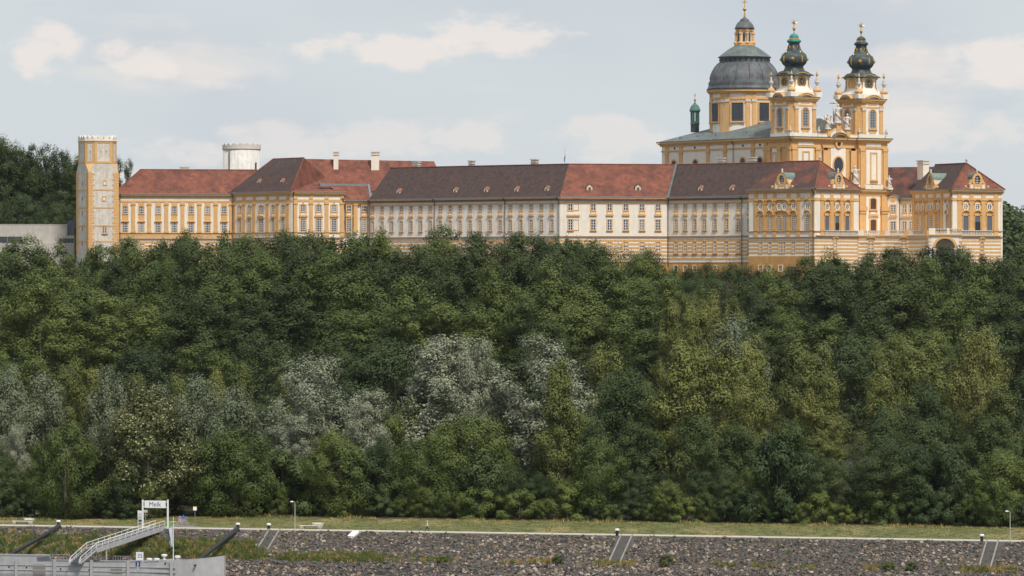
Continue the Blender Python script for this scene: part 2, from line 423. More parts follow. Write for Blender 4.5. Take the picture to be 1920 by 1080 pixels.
for F, a, b in ((D, 0, D.L), (E, 0, E.L), (FW, 0, FW.L)):
    cornice(wing, F, a, b, ZE, YEL, .75, .95); gutter(wing, F, a, b, ZE)
    strip(wing, F, a, b, .12, hz(507), hz(497), YEL); strip(wing, F, a, b, .3, hz(768), hz(757), TRIM, 'ledge')
Dx = [660 + u / 4.908 for u in (190, 278, 366, 455, 543, 632, 722, 814, 904, 996, 1088, 1180, 1272, 1365, 1458, 1555, 1650)] + [1015.3, 1034.9]
for x in Dx:
    t = D.t(x); window(wing, D, t, hz(557), 1.05, hz(507) - hz(557), nx=2, ny=2, apron=1.0, sill=False)
    window(wing, D, t, hz(710), 1.05, hz(632) - hz(710), nx=2, ny=4)
    if x > 850: window(wing, D, t, hz(890), 1.1, hz(808) - hz(890), nx=2, ny=4, hood='key', smat=YEL)
stripes(wing, D, D.t(700), D.L, hz(1000), hz(770))
Ex = [920 + u / 4.153 for u in (798, 926, 1052, 1178, 1303)]
for x in Ex:
    t = E.t(x); window(wing, E, t, hz(557), 1.38, hz(507) - hz(557), nx=2, ny=2, apron=.95, sill=False)
    window(wing, E, t, hz(710), 1.38, hz(630) - hz(710), nx=2, ny=4)
    window(wing, E, t, hz(890), 1.4, hz(808) - hz(890), nx=2, ny=4, hood='key')
t = E.t(920 + 620 / 4.153)
window(wing, E, t, hz(557), 1.35, hz(507) - hz(557), nx=2, ny=2, sill=False); window(wing, E, t, hz(710), 1.35, hz(630) - hz(710), nx=2, ny=4)
t2 = E.t(920 + 665 / 4.153)
for z0, z1 in ((557, 505), (712, 628)):                  # the walled-up half of the pair
    q = MB(); a, b = t2 - .85, t2 + .85
    for r in ((a, b, hz(z1) - .16, hz(z1)), (b - .16, b, hz(z0), hz(z1)), (a, b, hz(z0) - .1, hz(z0) + .08)): q.fbox(E, r[0], r[1], -.05, .12, r[2], r[3])
    q.build('blind_window', YEL, wing)
strip(wing, E, t - 1.1, t2 + 1.1, .35, hz(605), hz(590), YEL, 'hood')
stripes(wing, E, .05, E.L - .05, hz(962), hz(770)); strip(wing, E, 0, E.L, .16, hz(968), hz(958), TRIM, 'ledge')
strip(wing, E, 0, E.L, .12, ZB, hz(968), YELD, 'plinth')
Fx = [1220 + u / 3.858 for u in (185, 251, 320, 390, 466, 550, 635, 716)]
for i, x in enumerate(Fx):
    t = FW.t(x); window(wing, FW, t, hz(557), 1.1, hz(507) - hz(557), nx=2, ny=3, apron=1.0, sill=False)
    window(wing, FW, t, hz(710), 1.1, hz(630) - hz(710), nx=2, ny=4)
    window(wing, FW, t, hz(890), 1.1, hz(806) - hz(890), nx=2, ny=4, hood='key')
    if i in (0, 1, 2, 4, 7): window(wing, FW, t, hz(1034), 1.2, hz(990) - hz(1034), nx=1, ny=1, sw=.16, smat=WHITE, glass=YELD if i else GLASS, sill=False, o=.12, bars=None)
stripes(wing, FW, .05, FW.L - .6, hz(955), hz(770)); strip(wing, FW, 0, FW.L - .5, .17, hz(970), hz(962), TRIM, 'ledge')
strip(wing, FW, 0, FW.L - .3, .12, ZB, hz(970), YELD, 'plinth')
for F, x in ((D, 694), (D, 815.5), (D, 947.5), (D, 1048), (E, 1252), (FW, 1392)): downpipe(wing, F, F.t(x), hz(1000), ZE)
for F, xs, m in ((D, (743, 849, 907, 964, 1021), PATCH), (FW, (1309, 1368), PATCH)):
    for x in xs: dormer(wing, F, F.t(x) - .6, 1.7, zeo, RISE, RUN, 1.35, 1.7)
for x in (1108, 1199): dormer(wing, E, E.t(x), 1.9, zeo, RISE, RUN, 1.7, 1.9, ROOFD, STONE)
def slab(root, F, t, i0, i1, w, m, name, lean=0.0, k=.14):
    R = slope(F, zeo, RISE, RUN); q = MB(); b0, b1 = [R(t - w / 2, i0), R(t + w / 2, i0)], [R(t + w / 2 + lean, i1), R(t - w / 2 + lean, i1)]
    bot = b0 + b1; u = Vector((0, 0, k)); q.hexa([p - u for p in bot] + [p + u for p in bot]); return q.build(name, m, root)
slab(wing, D, D.t(871), .2, 10.6, .55, STONE, 'fire_wall_coping', 0, .3); slab(wing, D, .5, .2, 10.6, .5, STONE, 'fire_wall_coping', 0, .3)
slab(wing, FW, FW.t(1274), .2, 10.6, .55, STONE, 'fire_wall_coping', 0, .3)
for x, i in ((765, 5), (795, 5), (834, 5.2), (874, 5.2), (880, 5.2), (948, 5.6), (950, 5.6)): slab(wing, D, D.t(x) - 2, i - 2.2, i, .55, PATCH, 'tile_patch', 0, .05)
q = MB(); q.tube((ev[2].x, ev[2].y, zeo + .1), (rg[2].x, rg[2].y, ZR + .1), .38, n=6); q.build('valley_flashing', COPPER, wing)
for x, F, w in ((781, D, 1.9), (884.5, D, 1.5), (1002.7, D, 1.9), (1353, FW, 2.0), (1411, FW, 2.0)):
    p = F.W(F.t(x) - (7 if F is D else 6.5), -10.5, 0); pp = P(x, p.y)
    chimney(wing, (pp.x, pp.y + 1.2), w, 1.3, ZR - 2, ZR + 1.6, F.rz, STONE)
q = MB(); pp = P(1059, 1266); q.tube((pp.x, pp.y, ZR - 1), (pp.x, pp.y, ZR + 5.2), .06, .03, 6)
for k in range(3): q.box(pp.x - .25 + .12 * k, pp.x - .05 + .12 * k, pp.y - .15, pp.y + .1, ZR + .8 + .5 * k, ZR + 2.1 + .35 * k)
q.build('antenna', LEAD, wing)

# ------------------------------------------------------------------ oblique hip-roofed pavilions
def pavilion(name, label, g0, g1, h1, eave, ridge, spec):
    root = thing(name, label, 'building', (*(g1 + Vector((0, 8))), ZB))
    G, H = Fac(g0, g1), Fac(g1, h1); g0b = g0 + (h1 - g1)
    zE, zR = CH + eave, CH + ridge
    MB().prism([g0, g1, h1, g0b], ZB, zE).build('wall', WHITE, root)
    o = .8; mid = g1 + (h1 - g1) * .5; ap = mid - G.d * 6.0; ra = mid - G.d * spec['ridge']
    c = [g0 - G.d * .3 + G.n * o, g1 + G.n * o + H.n * o, h1 + H.n * o - G.n * o, g0b - G.d * .3 - G.n * o]
    v3 = lambda p, z: (p.x, p.y, z)
    for pts, m in (([v3(c[0], zE), v3(c[1], zE), v3(ap, zR), v3(ra, zR)], spec['roof']), ([v3(c[1], zE), v3(c[2], zE), v3(ap, zR)], spec['hip'])):
        q = MB(); q.face(pts)
        if len(pts) == 4:
            q.face([v3(ap, zR), v3(c[2], zE), v3(c[3], zE), v3(ra, zR)]); q.face([v3(c[0], zE), v3(ra, zR), v3(c[3], zE)])
            q.face([v3(c[0], zE - .02), v3(c[3], zE - .02), v3(c[2], zE - .02), v3(c[1], zE - .02)])
        q.build('roof', m, root)
    q = MB(); q.tube(v3(c[1], zE + .1), v3(ap, zR + .1), .2, n=6); q.tube(v3(c[2], zE + .1), v3(ap, zR + .1), .2, n=6); q.tube(v3(ap, zR + .1), v3(ra, zR + .1), .2, n=6)
    q.build('ridge_tiles', ROOFR, root)
    q = MB(); q.lathe(ap, [(.12, zR), (.15, zR + .5), (.38, zR + .9), (.42, zR + 1.15), (.2, zR + 1.5), (.1, zR + 1.9), (.02, zR + 2.5)], 8); q.build('finial', STONE, root, smooth=True)
    for F in (G, H): gutter(root, F, -.3, F.L + .3, zE, .98, LEAD)
    return root, G, H, zE, zR
def hp(py, Y): return CH + (HZ - py) * Y / FPX
def rich_bay(root, F, xs, Y, kind, double=(), ev=355.5):
    """two-storey order: oval window above, arched window below, hoods"""
    z = lambda py: hp(py, Y)
    for x in xs:
        for dx in ((-.95, .95) if x in double else (0,)):
            t = F.t(x) + dx
            window(root, F, t, z(393.5), 1.25 if not double else 1.15, z(382) - z(393.5), 'oval', .28, 2, 3, sill=False, smat=WHITE, o=.06)
            if kind == 'shutter': window(root, F, t, z(432.5), 1.7, z(404.5) - z(432.5), 'seg', .25, 2, 8, sill=False, glass=SHUT, bars=None, o=.06)
            else: window(root, F, t, z(432), 1.2, z(404) - z(432), 'arch', .25, 3, 7, sill=False, o=.06)
        w = 1.5 if x not in double else 3.3; t = F.t(x)
        for py, wf in ((378.5, 1.0), (399.5, .95)):
            q = MB(); k = 8; R = w * .78 * wf
            for i in range(k):
                a0, a1 = math.pi * (1 - i / k), math.pi * (1 - (i + 1) / k)
                pa = [(t + R * math.cos(a), z(py) - .15 + .75 * math.sin(a)) for a in (a0, a1)]
                A = [F.W(pa[0][0], .5, pa[0][1]), F.W(pa[1][0], .5, pa[1][1]), F.W(pa[1][0], -.02, pa[1][1]), F.W(pa[0][0], -.02, pa[0][1])]
                q.hexa(A + [p + Vector((0, 0, .32)) for p in A])
            q.fbox(F, t - R - .15, t - R + .35, -.02, .4, z(py) - .55, z(py) - .1); q.fbox(F, t + R - .35, t + R + .15, -.02, .4, z(py) - .55, z(py) - .1)
            q.build('window_hood', YEL, root)
def order(root, F, pil, Y, ev, wash=None, pw=1.1):
    z = lambda py: hp(py, Y)
    cornice(root, F, -.5, F.L + .5, z(ev), YEL, .8, z(ev) - z(ev + 6.5))
    strip(root, F, -.1, F.L + .1, .14, z(376.5), z(371), YEL, 'architrave')
    strip(root, F, -.15, F.L + .15, .35, z(446), z(444), TRIM, 'ledge'); strip(root, F, -.1, F.L + .1, .28, z(434.5), z(433), TRIM, 'ledge')
    for x in pil:
        pilaster(root, F, F.t(x), pw, z(433), z(371))
        strip(root, F, F.t(x) - pw / 2, F.t(x) + pw / 2, .2, z(371), z(361), YEL, 'frieze_block'); strip(root, F, F.t(x) - pw * .6, F.t(x) + pw * .6, .26, z(444), z(434.5), YEL, 'pedestal')
def oval_dormer(root, F, t, zE, zR, run, copper, side=-1, glass=GLASS):
    """stone framed bull's-eye dormer on the eave with a copper roof running back"""
    q = MB(); w = 1.9; z0 = zE + .1
    q.fbox(F, t - 2.6, t + 2.6, -.5, .45, z0, z0 + 1.5)
    for sx in (-1, 1):
        q.fbox(F, t + sx * 3.4 - .55, t + sx * 3.4 + .55, -.4, .3, z0, z0 + .55); q.ball(F.W(t + sx * 3.6, 0, z0 + .75), .42, 8, 6)
        q.hexa([F.W(t + sx * 2.3 - .35, .35, z0 + 1.5), F.W(t + sx * 2.3 + .35, .35, z0 + 1.5), F.W(t + sx * 2.3 + .35, -.4, z0 + 1.5), F.W(t + sx * 2.3 - .35, -.4, z0 + 1.5)] +
               [F.W(t + sx * 1.6 - .3, .35, z0 + 2.9), F.W(t + sx * 1.6 + .3, .35, z0 + 2.9), F.W(t + sx * 1.6 + .3, -.4, z0 + 2.9), F.W(t + sx * 1.6 - .3, -.4, z0 + 2.9)])
    n = 14; R0 = (.95, 1.4); R1 = (1.75, 2.15); zc = z0 + 2.65
    for i in range(n):
        a0, a1 = 2 * math.pi * i / n, 2 * math.pi * (i + 1) / n
        pr = [(t + R[0] * math.cos(a), zc + R[1] * math.sin(a)) for a in (a0, a1) for R in (R0, R1)]
        A, B, C, Dd = pr[0], pr[1], pr[3], pr[2]
        q.face([F.W(p[0], .5, p[1]) for p in (A, B, C, Dd)]); q.face([F.W(p[0], oo, p[1]) for p, oo in ((B, .5), (B, -.5), (C, -.5), (C, .5))])
        q.face([F.W(p[0], oo, p[1]) for p, oo in ((A, -.2), (A, .5), (Dd, .5), (Dd, -.2))])
    d = q.build('dormer', YEL, root)
    g = MB(); g.face([F.W(t + .97 * math.cos(2 * math.pi * i / 16), .1, zc + 1.42 * math.sin(2 * math.pi * i / 16)) for i in range(16)]); g.build('glass', glass, d)
    b = MB(); b.fbox(F, t - .06, t + .06, .12, .18, zc - 1.4, zc + 1.4)
    for k in (-.7, 0, .7): b.fbox(F, t - .9, t + .9, .12, .17, zc + k - .05, zc + k + .05)
    b.build('glazing_bars', BAR, d)
    p = MB()
    for sx in (-1, 1): p.fbox(F, t + sx * 1.9 - .4, t + sx * 1.9 + .4, .45, .5, z0 + .15, z0 + 1.3)
    p.fbox(F, t - .9, t + .9, .45, .49, z0 + .15, z0 + .65); p.build('panel', WHITE, d)
    c = MB(); k = 8; run_b = (zc + R1[1] - zE) / ((zR - zE) / run) + .6
    pts = [(t + 1.85 * math.cos(math.pi * i / k), zc + .2 + 2.05 * math.sin(math.pi * i / k)) for i in range(k + 1)]
    for i in range(k):
        a, bb = pts[i], pts[i + 1]; c.face([F.W(a[0], .55, a[1]), F.W(bb[0], .55, bb[1]), F.W(bb[0], -run_b, bb[1]), F.W(a[0], -run_b, a[1])])
    c.build('dormer_roof', copper, d); e = MB()
    for sx in (-1, 1): e.face([F.W(t + sx * 1.8, -.4, z0), F.W(t + sx * 1.8, -.4, zc + .2), F.W(t + sx * 1.8, -run_b, zc + .2)])
    e.build('dormer_cheek', WHITE, d)
    f = MB(); f.lathe(F.W(t, .1, 0), [(.3, zc + 2.1), (.35, zc + 2.4), (.15, zc + 2.6), (.32, zc + 2.9), (.05, zc + 3.4)], 8); f.build('finial', STONE, d, smooth=True)
    return d

g0, g1, h1 = P(1404, 1233.5), P(1527.5, 1218), P(1610, 1230)
pg, G, H, zE1, zR1 = pavilion('abbey_pavilion', 'ochre and white abbey pavilion with mottled hip roof joining the long wing', g0, g1, h1, 25.94, 34.2, {'roof': ROOFM, 'hip': ROOFR, 'ridge': 18.5})
YG, YH = 1225, 1223
order(pg, G, (1418, 1435, 1453, 1479, 1497.5, 1523), YG, 355.5); order(pg, H, (1541, 1559.5, 1578.5, 1597), YH, 354.5)
for a, b in ((1413, 1501),): MB().fbox(G, G.t(a), G.t(b), 0, .05, hp(432, YG), hp(377, YG)).build('wall_panel', YEL, pg)
for a, b in ((1538, 1600),): MB().fbox(H, H.t(a), H.t(b), 0, .05, hp(432, YH), hp(377, YH)).build('wall_panel', YEL, pg)
rich_bay(pg, G, (1426.7, 1444, 1466.3, 1488.5, 1514.6), YG, 'arch', (1466.3,)); rich_bay(pg, H, (1550, 1569, 1587.8), YH, 'shutter')
for x in (1426.7, 1444, 1463.5, 1469.3, 1488, 1514): window(pg, G, G.t(x), hp(474, YG), 1.15, hp(454, YG) - hp(474, YG), nx=2, ny=5, sw=.15, glass=SHUT, sill=False)
stripes(pg, G, .05, G.L, hp(481, YG), hp(447, YG), 1.06); strip(pg, G, 0, G.L + .1, .12, ZB, hp(480, YG), YELD, 'plinth')
for x in (1427, 1443, 1464): window(pg, G, G.t(x), hp(508, YG), 1.35, hp(498, YG) - hp(508, YG), nx=1, ny=1, sw=.2, smat=WHITE, glass=YELD, sill=False, o=.12, bars=None)
stripes(pg, H, .05, H.L, ZB, hp(447, YH), 1.06)
downpipe(pg, G, G.L - .3, ZB, zE1)
oval_dormer(pg, G, G.t(1467), zE1, zR1, 9.8, PATINA); oval_dormer(pg, H, H.t(1571), zE1, zR1, 6.8, COPPER)
window(pg, H, H.t(1565.5), hp(473, YH), 1.3, hp(451, YH) - hp(473, YH), 'arch', .2, 2, 5, hood='seg', glass=LGLASS)
q = MB(); t = H.t(1569); q.fbox(H, t - .7, t + .75, .1, .3, hp(432.4, YH), hp(418, YH)); q.build('open_door', DARK, pg)

j0, j1, j2 = P(1711, 1243), P(1786, 1222), P(1878, 1228)
pj, JL, JF, zE2, zR2 = pavilion('abbey_pavilion', 'ochre abbey pavilion with dark hip roof beside the wooded hill', j0, j1, j2, 25.9, 33.6, {'roof': ROOFD, 'hip': ROOFR, 'ridge': 24})
YL, YJ = 1233, 1225
order(pj, JL, (1713.5, 1726.5, 1737.5, 1752.5, 1766, 1783), YL, 357, pw=1.3); order(pj, JF, (1799, 1821.5, 1844, 1867), YJ, 356.5, pw=1.3)
MB().fbox(JL, JL.t(1712), JL.t(1767), 0, .05, hp(432, YL), hp(377, YL)).build('wall_panel', YEL, pj)
MB().fbox(JF, JF.t(1796), JF.t(1869), 0, .05, hp(432, YJ), hp(377, YJ)).build('wall_panel', YEL, pj)
rich_bay(pj, JL, (1721.7, 1731, 1745, 1759, 1777), YL, 'arch', (1745,)); rich_bay(pj, JF, (1810.5, 1832.5, 1855), YJ, 'shutter')
q = MB(); t = JF.t(1833); q.fbox(JF, t - .8, t + .8, .1, .3, hp(432.4, YJ), hp(416, YJ)); q.build('open_door', DARK, pj)
oval_dormer(pj, JL, JL.t(1746), zE2, zR2, 8, PATINA); oval_dormer(pj, JF, JF.t(1831.5), zE2, zR2, 6.8, COPPER, glass=DARK)
downpipe(pj, JL, JL.L - .3, hp(445, YL), zE2)
stripes(pj, JF, .05, JF.L, ZB, hp(447, YJ), 1.06); strip(pj, JF, JF.L - .3, JF.L + .25, .12, ZB, zE2, WHITE, 'corner_strip')
window(pj, JF, JF.t(1841), hp(474, YJ), .9, hp(452, YJ) - hp(474, YJ), 'arch', .2, 1, 1, hood='seg', glass=LGLASS, bars=None)
pc = P(1731, 1256); chimney(pj, pc, 3.4, 2.0, zR2 - 4, hp(302, 1256), JL.rz)

# link between church and right pavilion
lk = thing('abbey_link_wing', 'low cream link wing with red roof between church and right pavilion', 'building', (*P(1690, 1270), ZB))
l0, l1 = P(1655, 1262), P(1722, 1258); LF = Fac(l0, l1)
MB().prism([l0, l1, LF.W(LF.L, -18, 0).xy, LF.W(0, -18, 0).xy], ZB, CH + 24.0).build('wall', WHITE, lk)
q = MB(); zA, zBk = CH + 24.0, CH + 33.6
q.face([LF.W(-1, .7, zA), LF.W(LF.L + 2, .7, zA), LF.W(LF.L + 6, -9, zBk), LF.W(-1, -9, zBk)]); q.face([LF.W(-1, -9, zBk), LF.W(LF.L + 6, -9, zBk), LF.W(LF.L + 2, -18.7, zA), LF.W(-1, -18.7, zA)]); q.build('roof', ROOFM, lk)
cornice(lk, LF, 0, LF.L, zA, YEL, .6, .8); gutter(lk, LF, 0, LF.L, zA)
for x in (1696, 1709):
    window(lk, LF, LF.t(x), hp(398, 1260), 1.1, hp(384, 1260) - hp(398, 1260), apron=1.0, sill=False, ny=2); window(lk, LF, LF.t(x), hp(431, 1260), 1.1, hp(416, 1260) - hp(431, 1260), ny=4)
q = MB(); q.fbox(LF, LF.t(1666), LF.t(1687), 0, .9, ZB, hp(376, 1260))
bay = q.build('bay', WHITE, lk); q = MB()
tc = LF.t(1676.5); hw = LF.t(1687.5) - tc; k = 10
for i in range(k):
    a0, a1 = math.pi * (1 - i / k), math.pi * (1 - (i + 1) / k); zz = hp(377, 1260)
    pa = [(tc + hw * math.cos(a), zz + hw * .95 * math.sin(a)) for a in (a0, a1)]
    q.face([LF.W(pa[0][0], .9, zz), LF.W(pa[1][0], .9, zz), LF.W(pa[1][0], .9, pa[1][1]), LF.W(pa[0][0], .9, pa[0][1])], 0)
    A = [LF.W(pa[0][0], 1.25, pa[0][1]), LF.W(pa[1][0], 1.25, pa[1][1]), LF.W(pa[1][0], -5, pa[1][1]), LF.W(pa[0][0], -5, pa[0][1])]
    q.hexa(A + [p + Vector((0, 0, .3)) for p in A], 1)
    A = [LF.W(pa[0][0], 1.15, pa[0][1] - .4), LF.W(pa[1][0], 1.15, pa[1][1] - .4), LF.W(pa[1][0], .85, pa[1][1] - .4), LF.W(pa[0][0], .85, pa[0][1] - .4)]
    q.hexa(A + [p + Vector((0, 0, .38)) for p in A], 2)
q.build('bay_gable', [WHITE, COPPER, YEL], lk)
q = MB(); q.lathe((0, 0), [(.0, 0)], 3) if False else None
ring = MB(); zc = hp(374, 1260)
for i in range(14):
    a0, a1 = 2 * math.pi * i / 14, 2 * math.pi * (i + 1) / 14
    ring.face([LF.W(tc + r * math.cos(a), 1.0, zc + r * math.sin(a)) for r, a in ((.0, a0), (.75, a0), (.75, a1))])
ring.build('roundel', YEL, lk)
window(lk, LF, tc, hp(397, 1260), 1.5, hp(385, 1260) - hp(397, 1260), apron=1.0, sill=False, ny=3, o=.9); window(lk, LF, tc, hp(431, 1260), 1.5, hp(416, 1260) - hp(431, 1260), ny=4, nx=2, o=.9)
downpipe(lk, LF, LF.t(1688), ZB, zA, .5)

# ------------------------------------------------------------------ terrace between the pavilions
alt = thing('terrace', 'curved striped terrace with balustrade and arched gateway below the church front', 'terrace', (*P(1700, 1235), ZB))
ap = [P(1609, 1229.6), P(1660, 1229), P(1704, 1226.5), P(1739, 1221.5)]
bx0, bx1 = P(1741.5, 1217.5), P(1803, 1217.5)
zT, zBal = CH + 12.75, CH + 14.25
MB().prism(ap + [P(1741, 1224), P(1804, 1223.5), P(1812, 1235), P(1760, 1262), P(1609, 1256)], ZB, zT, 0).build('wall', WHITE, alt)
def balustrade(F, t0, t1, zb, zt, pier=True, solid=()):
    q = MB(); q.fbox(F, t0, t1, -.5, .18, zt - .22, zt); q.fbox(F, t0, t1, -.5, .18, zb, zb + .25); q.build('balustrade_rail', STONE, alt)
    n = max(2, int((t1 - t0) / .48)); b = MB()
    for i in range(n):
        t = t0 + (t1 - t0) * (i + .5) / n; p = F.W(t, -.15, 0)
        b.lathe(p, [(.12, zb + .25), (.19, zb + .5), (.08, zb + .85), (.12, zt - .22)], 6, caps=False)
    b.build('balusters', STONE, alt)
for a, b in zip(ap[:-1], ap[1:]):
    F = Fac(a, b); stripes(alt, F, 0, F.L, ZB, zT - .2, 1.06); strip(alt, F, 0, F.L, .4, zT - .2, zT + .12, YEL, 'ledge')
    w = F.L; strip(alt, F, 0, w * .22, .16, zT + .12, zBal, WHITE, 'parapet_pier', -.5); balustrade(F, w * .22, w * .8, zT + .12, zBal); strip(alt, F, w * .8, w, .16, zT + .12, zBal, YEL, 'parapet_pier', -.5)
for x, i in ((1633, 0), (1695, 1)):
    F = Fac(ap[i], ap[i + 1]); window(alt, F, F.t(x), hp(473, 1228), 1.45, hp(451, 1228) - hp(473, 1228), 'arch', .22, 2, 5, hood='seg', glass=LGLASS)
    strip(alt, F, F.t(x) - 3, F.t(x) + 3, .15, hp(457, 1228), hp(456, 1228), TRIM, 'ledge')
for F in (H, JF):
    strip(alt, F, .4, F.L - .4, .6, zT - .2, zT + .12, YEL, 'ledge')
    a, b = (F.L * .2, F.L * .95) if F is H else (F.L * .1, F.L * .8)
    q = MB(); q.fbox(F, a, b, .25, .55, zT + .12, zT + .3); q.fbox(F, a, b, .25, .55, zBal - .2, zBal); q.build('balustrade_rail', STONE, alt); c = MB()
    n = int((b - a) / .5)
    for i in range(n): c.lathe(F.W(a + (b - a) * (i + .5) / n, .4, 0), [(.1, zT + .3), (.18, zT + .55), (.09, zT + .9), (.12, zBal - .2)], 6, caps=False)
    c.build('balusters', STONE, alt)
# gateway bay with a real arch
B = Fac(bx0, bx1); xa0, xa1 = B.t(1753), B.t(1791); tcn = (xa0 + xa1) / 2; R = (xa1 - xa0) / 2; zsp = hp(466, 1217.5); zTb = zT + .1
q = MB(); k = 14; dep = 7.0
for (a, b) in ((0, xa0 - 1.0), (xa1 + 1.0, B.L)): q.fbox(B, a, b, -dep, 0, ZB, zTb)
arc = [(tcn + R * math.cos(math.pi * (1 - i / k)), zsp + R * math.sin(math.pi * (1 - i / k))) for i in range(k + 1)]
for (x0, z0), (x1, z1) in zip(arc[:-1], arc[1:]):
    q.face([B.W(x0, 0, z0), B.W(x1, 0, z1), B.W(x1, 0, zTb), B.W(x0, 0, zTb)]); q.face([B.W(x0, 0, z0), B.W(x0, -dep, z0), B.W(x1, -dep, z1), B.W(x1, 0, z1)])
for a, b in ((xa0 - 1.0, xa0), (xa1, xa1 + 1.0)): q.fbox(B, a, b, -dep, 0, zsp, zTb)
q.face([B.W(0, 0, zTb), B.W(B.L, 0, zTb), B.W(B.L, -dep, zTb), B.W(0, -dep, zTb)])
q.build('gateway', WHITE, alt)
q = MB()
for (x0, z0), (x1, z1) in zip(arc[:-1], arc[1:]):
    d0 = Vector((x0 - tcn, z0 - zsp)).normalized(); d1 = Vector((x1 - tcn, z1 - zsp)).normalized()
    a = [(x0, z0), (x1, z1), (x1 + d1.x * .7, z1 + d1.y * .7), (x0 + d0.x * .7, z0 + d0.y * .7)]
    q.hexa([B.W(x, .22, z) for x, z in a] + [B.W(x, -.05, z) for x, z in a])
q.build('arch_moulding', YEL, alt)
for a, b in ((0, xa0 - 1.05), (xa1 + 1.05, B.L)):
    if b - a > .5: stripes(alt, B, a, b, zsp - .2, zTb, 1.06)
stripes(alt, B, 0, B.L, zsp + R + .75, zTb, 1.06)
for x in (1741.5, 1752.5, 1768, 1776, 1791, 1800.5):
    inner = x in (1768, 1776); o = -4 if inner else .1
    c = MB(); p = B.W(B.t(x), o, 0); z1 = zsp if not inner else zsp + .5
    c.lathe(p, [(.75, ZB), (.75, ZB + 2), (.5, ZB + 2.3), (.52, ZB + 3), (.42, z1 - .5), (.5, z1 - .4), (.65, z1)], 12); c.build('column', STONE, alt, smooth=True)
MB().fbox(B, -.8, B.L + .6, -.9, .7, zsp - .02, zsp + .5).build('impost', YEL, alt) if False else None
bp = Fac(B.W(0, -6.5, 0).xy, B.W(B.L, -6.5, 0).xy); MB().fbox(bp, 0, bp.L, -.3, 0, ZB, zTb - .1).build('inner_wall', YEL, alt)
window(alt, bp, bp.t(1758), hp(474, 1224), 1.3, hp(456, 1224) - hp(474, 1224), 'rect', .2, 2, 5); stripes(alt, bp, bp.t(1763), bp.L, ZB, zsp + 1, 1.06, WHITE)
strip(alt, B, -.2, B.L + .2, .45, zTb - .15, zTb + .2, YEL, 'ledge'); zq = zTb + .9
strip(alt, B, 0, B.L * .2, .2, zTb + .2, zq + 1.06, WHITE, 'parapet_pier', -.5); balustrade(B, B.L * .2, B.L * .55, zTb + .2, zq + .9); strip(alt, B, B.L * .55, B.L * .63, .2, zTb + .2, zq + 1.06, WHITE, 'parapet_pier', -.5); balustrade(B, B.L * .63, B.L, zTb + .2, zq + .9)
# ------------------------------------------------------------------ church
church = thing('abbey_church', 'baroque ochre and white church with twin bulbous towers and great copper dome', 'church', (*P(1552, 1265), ZB))
A0 = P(1483.5, 1240); th = math.radians(35); CF = Fac(A0, A0 + Vector((math.cos(th), math.sin(th))) * 36.4)
CS = Fac(CF.W(0, -66, 0).xy, CF.W(0, 0, 0).xy)                # flank seen on the left, runs towards the front
hc = lambda h: CH + h
zc1, zc0, zmid = hc(41.6), hc(40.1), hc(25.9)
# body: front block with tower stumps, recessed middle, nave
tw = 11.0
def rect(t0, t1, o0, o1): return [CF.W(t0, o1, 0).xy, CF.W(t1, o1, 0).xy, CF.W(t1, o0, 0).xy, CF.W(t0, o0, 0).xy]
for a, b in ((0, tw), (36.4 - tw, 36.4)): MB().prism(rect(a, b, -11, 0), ZB, zc1).build('tower_base', YEL, church)
MB().prism(rect(tw, 36.4 - tw, -11, -.8), ZB, zc1).build('front_wall', YEL, church)
MB().prism(rect(1.2, 35.2, -64, -11), ZB, zc1).build('nave_wall', WHITE, church)
ND = Fac(CF.W(1.2, -64, 0).xy, CF.W(1.2, -11, 0).xy)
# apse chamfer
ax = Fac(CF.W(7, -69, 0).xy, CF.W(1.2, -64, 0).xy)
MB().prism([CF.W(7, -69, 0).xy, CF.W(1.2, -64, 0).xy, CF.W(35.2, -64, 0).xy, CF.W(29, -69, 0).xy], ZB, zc1).build('apse_wall', WHITE, church)
def entab(F, t0, t1, o=0.0, m=YEL):
    q = MB()
    for p, a, b in ((1.15, .0, .45), (.8, .45, .8), (.45, .8, 1.25)): q.fbox(F, t0 - p, t1 + p, o - .05, o + p, zc1 - b, zc1 - a)
    q.fbox(F, t0, t1, o - .05, o + .25, zc1 - 2.9, zc1 - 2.45); q.build('entablature', m, church)
    q = MB(); q.fbox(F, t0 - 1.2, t1 + 1.2, -.5, o + 1.25, zc1, zc1 + .22); q.build('cornice_sheet', COPPER, church)
entab(CF, 0, tw); entab(CF, 36.4 - tw, 36.4); entab(CF, tw + 1.2, 36.4 - tw - 1.2, -.8); entab(ND, 0, ND.L); entab(ax, 0, ax.L)
TS = Fac(CF.W(0, -11, 0).xy, CF.W(0, 0, 0).xy); entab(TS, 0, 11)
# flank details
for x in (1251, 1277, 1328, 1360, 1412, 1436):
    t = ND.t(x); pilaster(church, ND, t, 1.5, ZB + 10, zc1 - 2.9, o=.3); strip(church, ND, t - .8, t + .8, .22, zc1 - 2.5, zc1 - 1.2, YEL, 'frieze_block')
for x in (1264, 1304, 1393, 1425):
    window(church, ND, ND.t(x), hp(318, 1275), 2.2, hp(299, 1275) - hp(318, 1275), 'arch', .45, 4, 6, sill=False, bars='dark')
for x in (1265, 1303, 1393, 1425): MB().fbox(ND, ND.t(x) - .35, ND.t(x) + .35, 0, .1, zc1 - 2.2, zc1 - 1.6).build('vent', DARK, church)
downpipe(church, ND, ND.t(1376), ZB + 10, zc1 - .3)
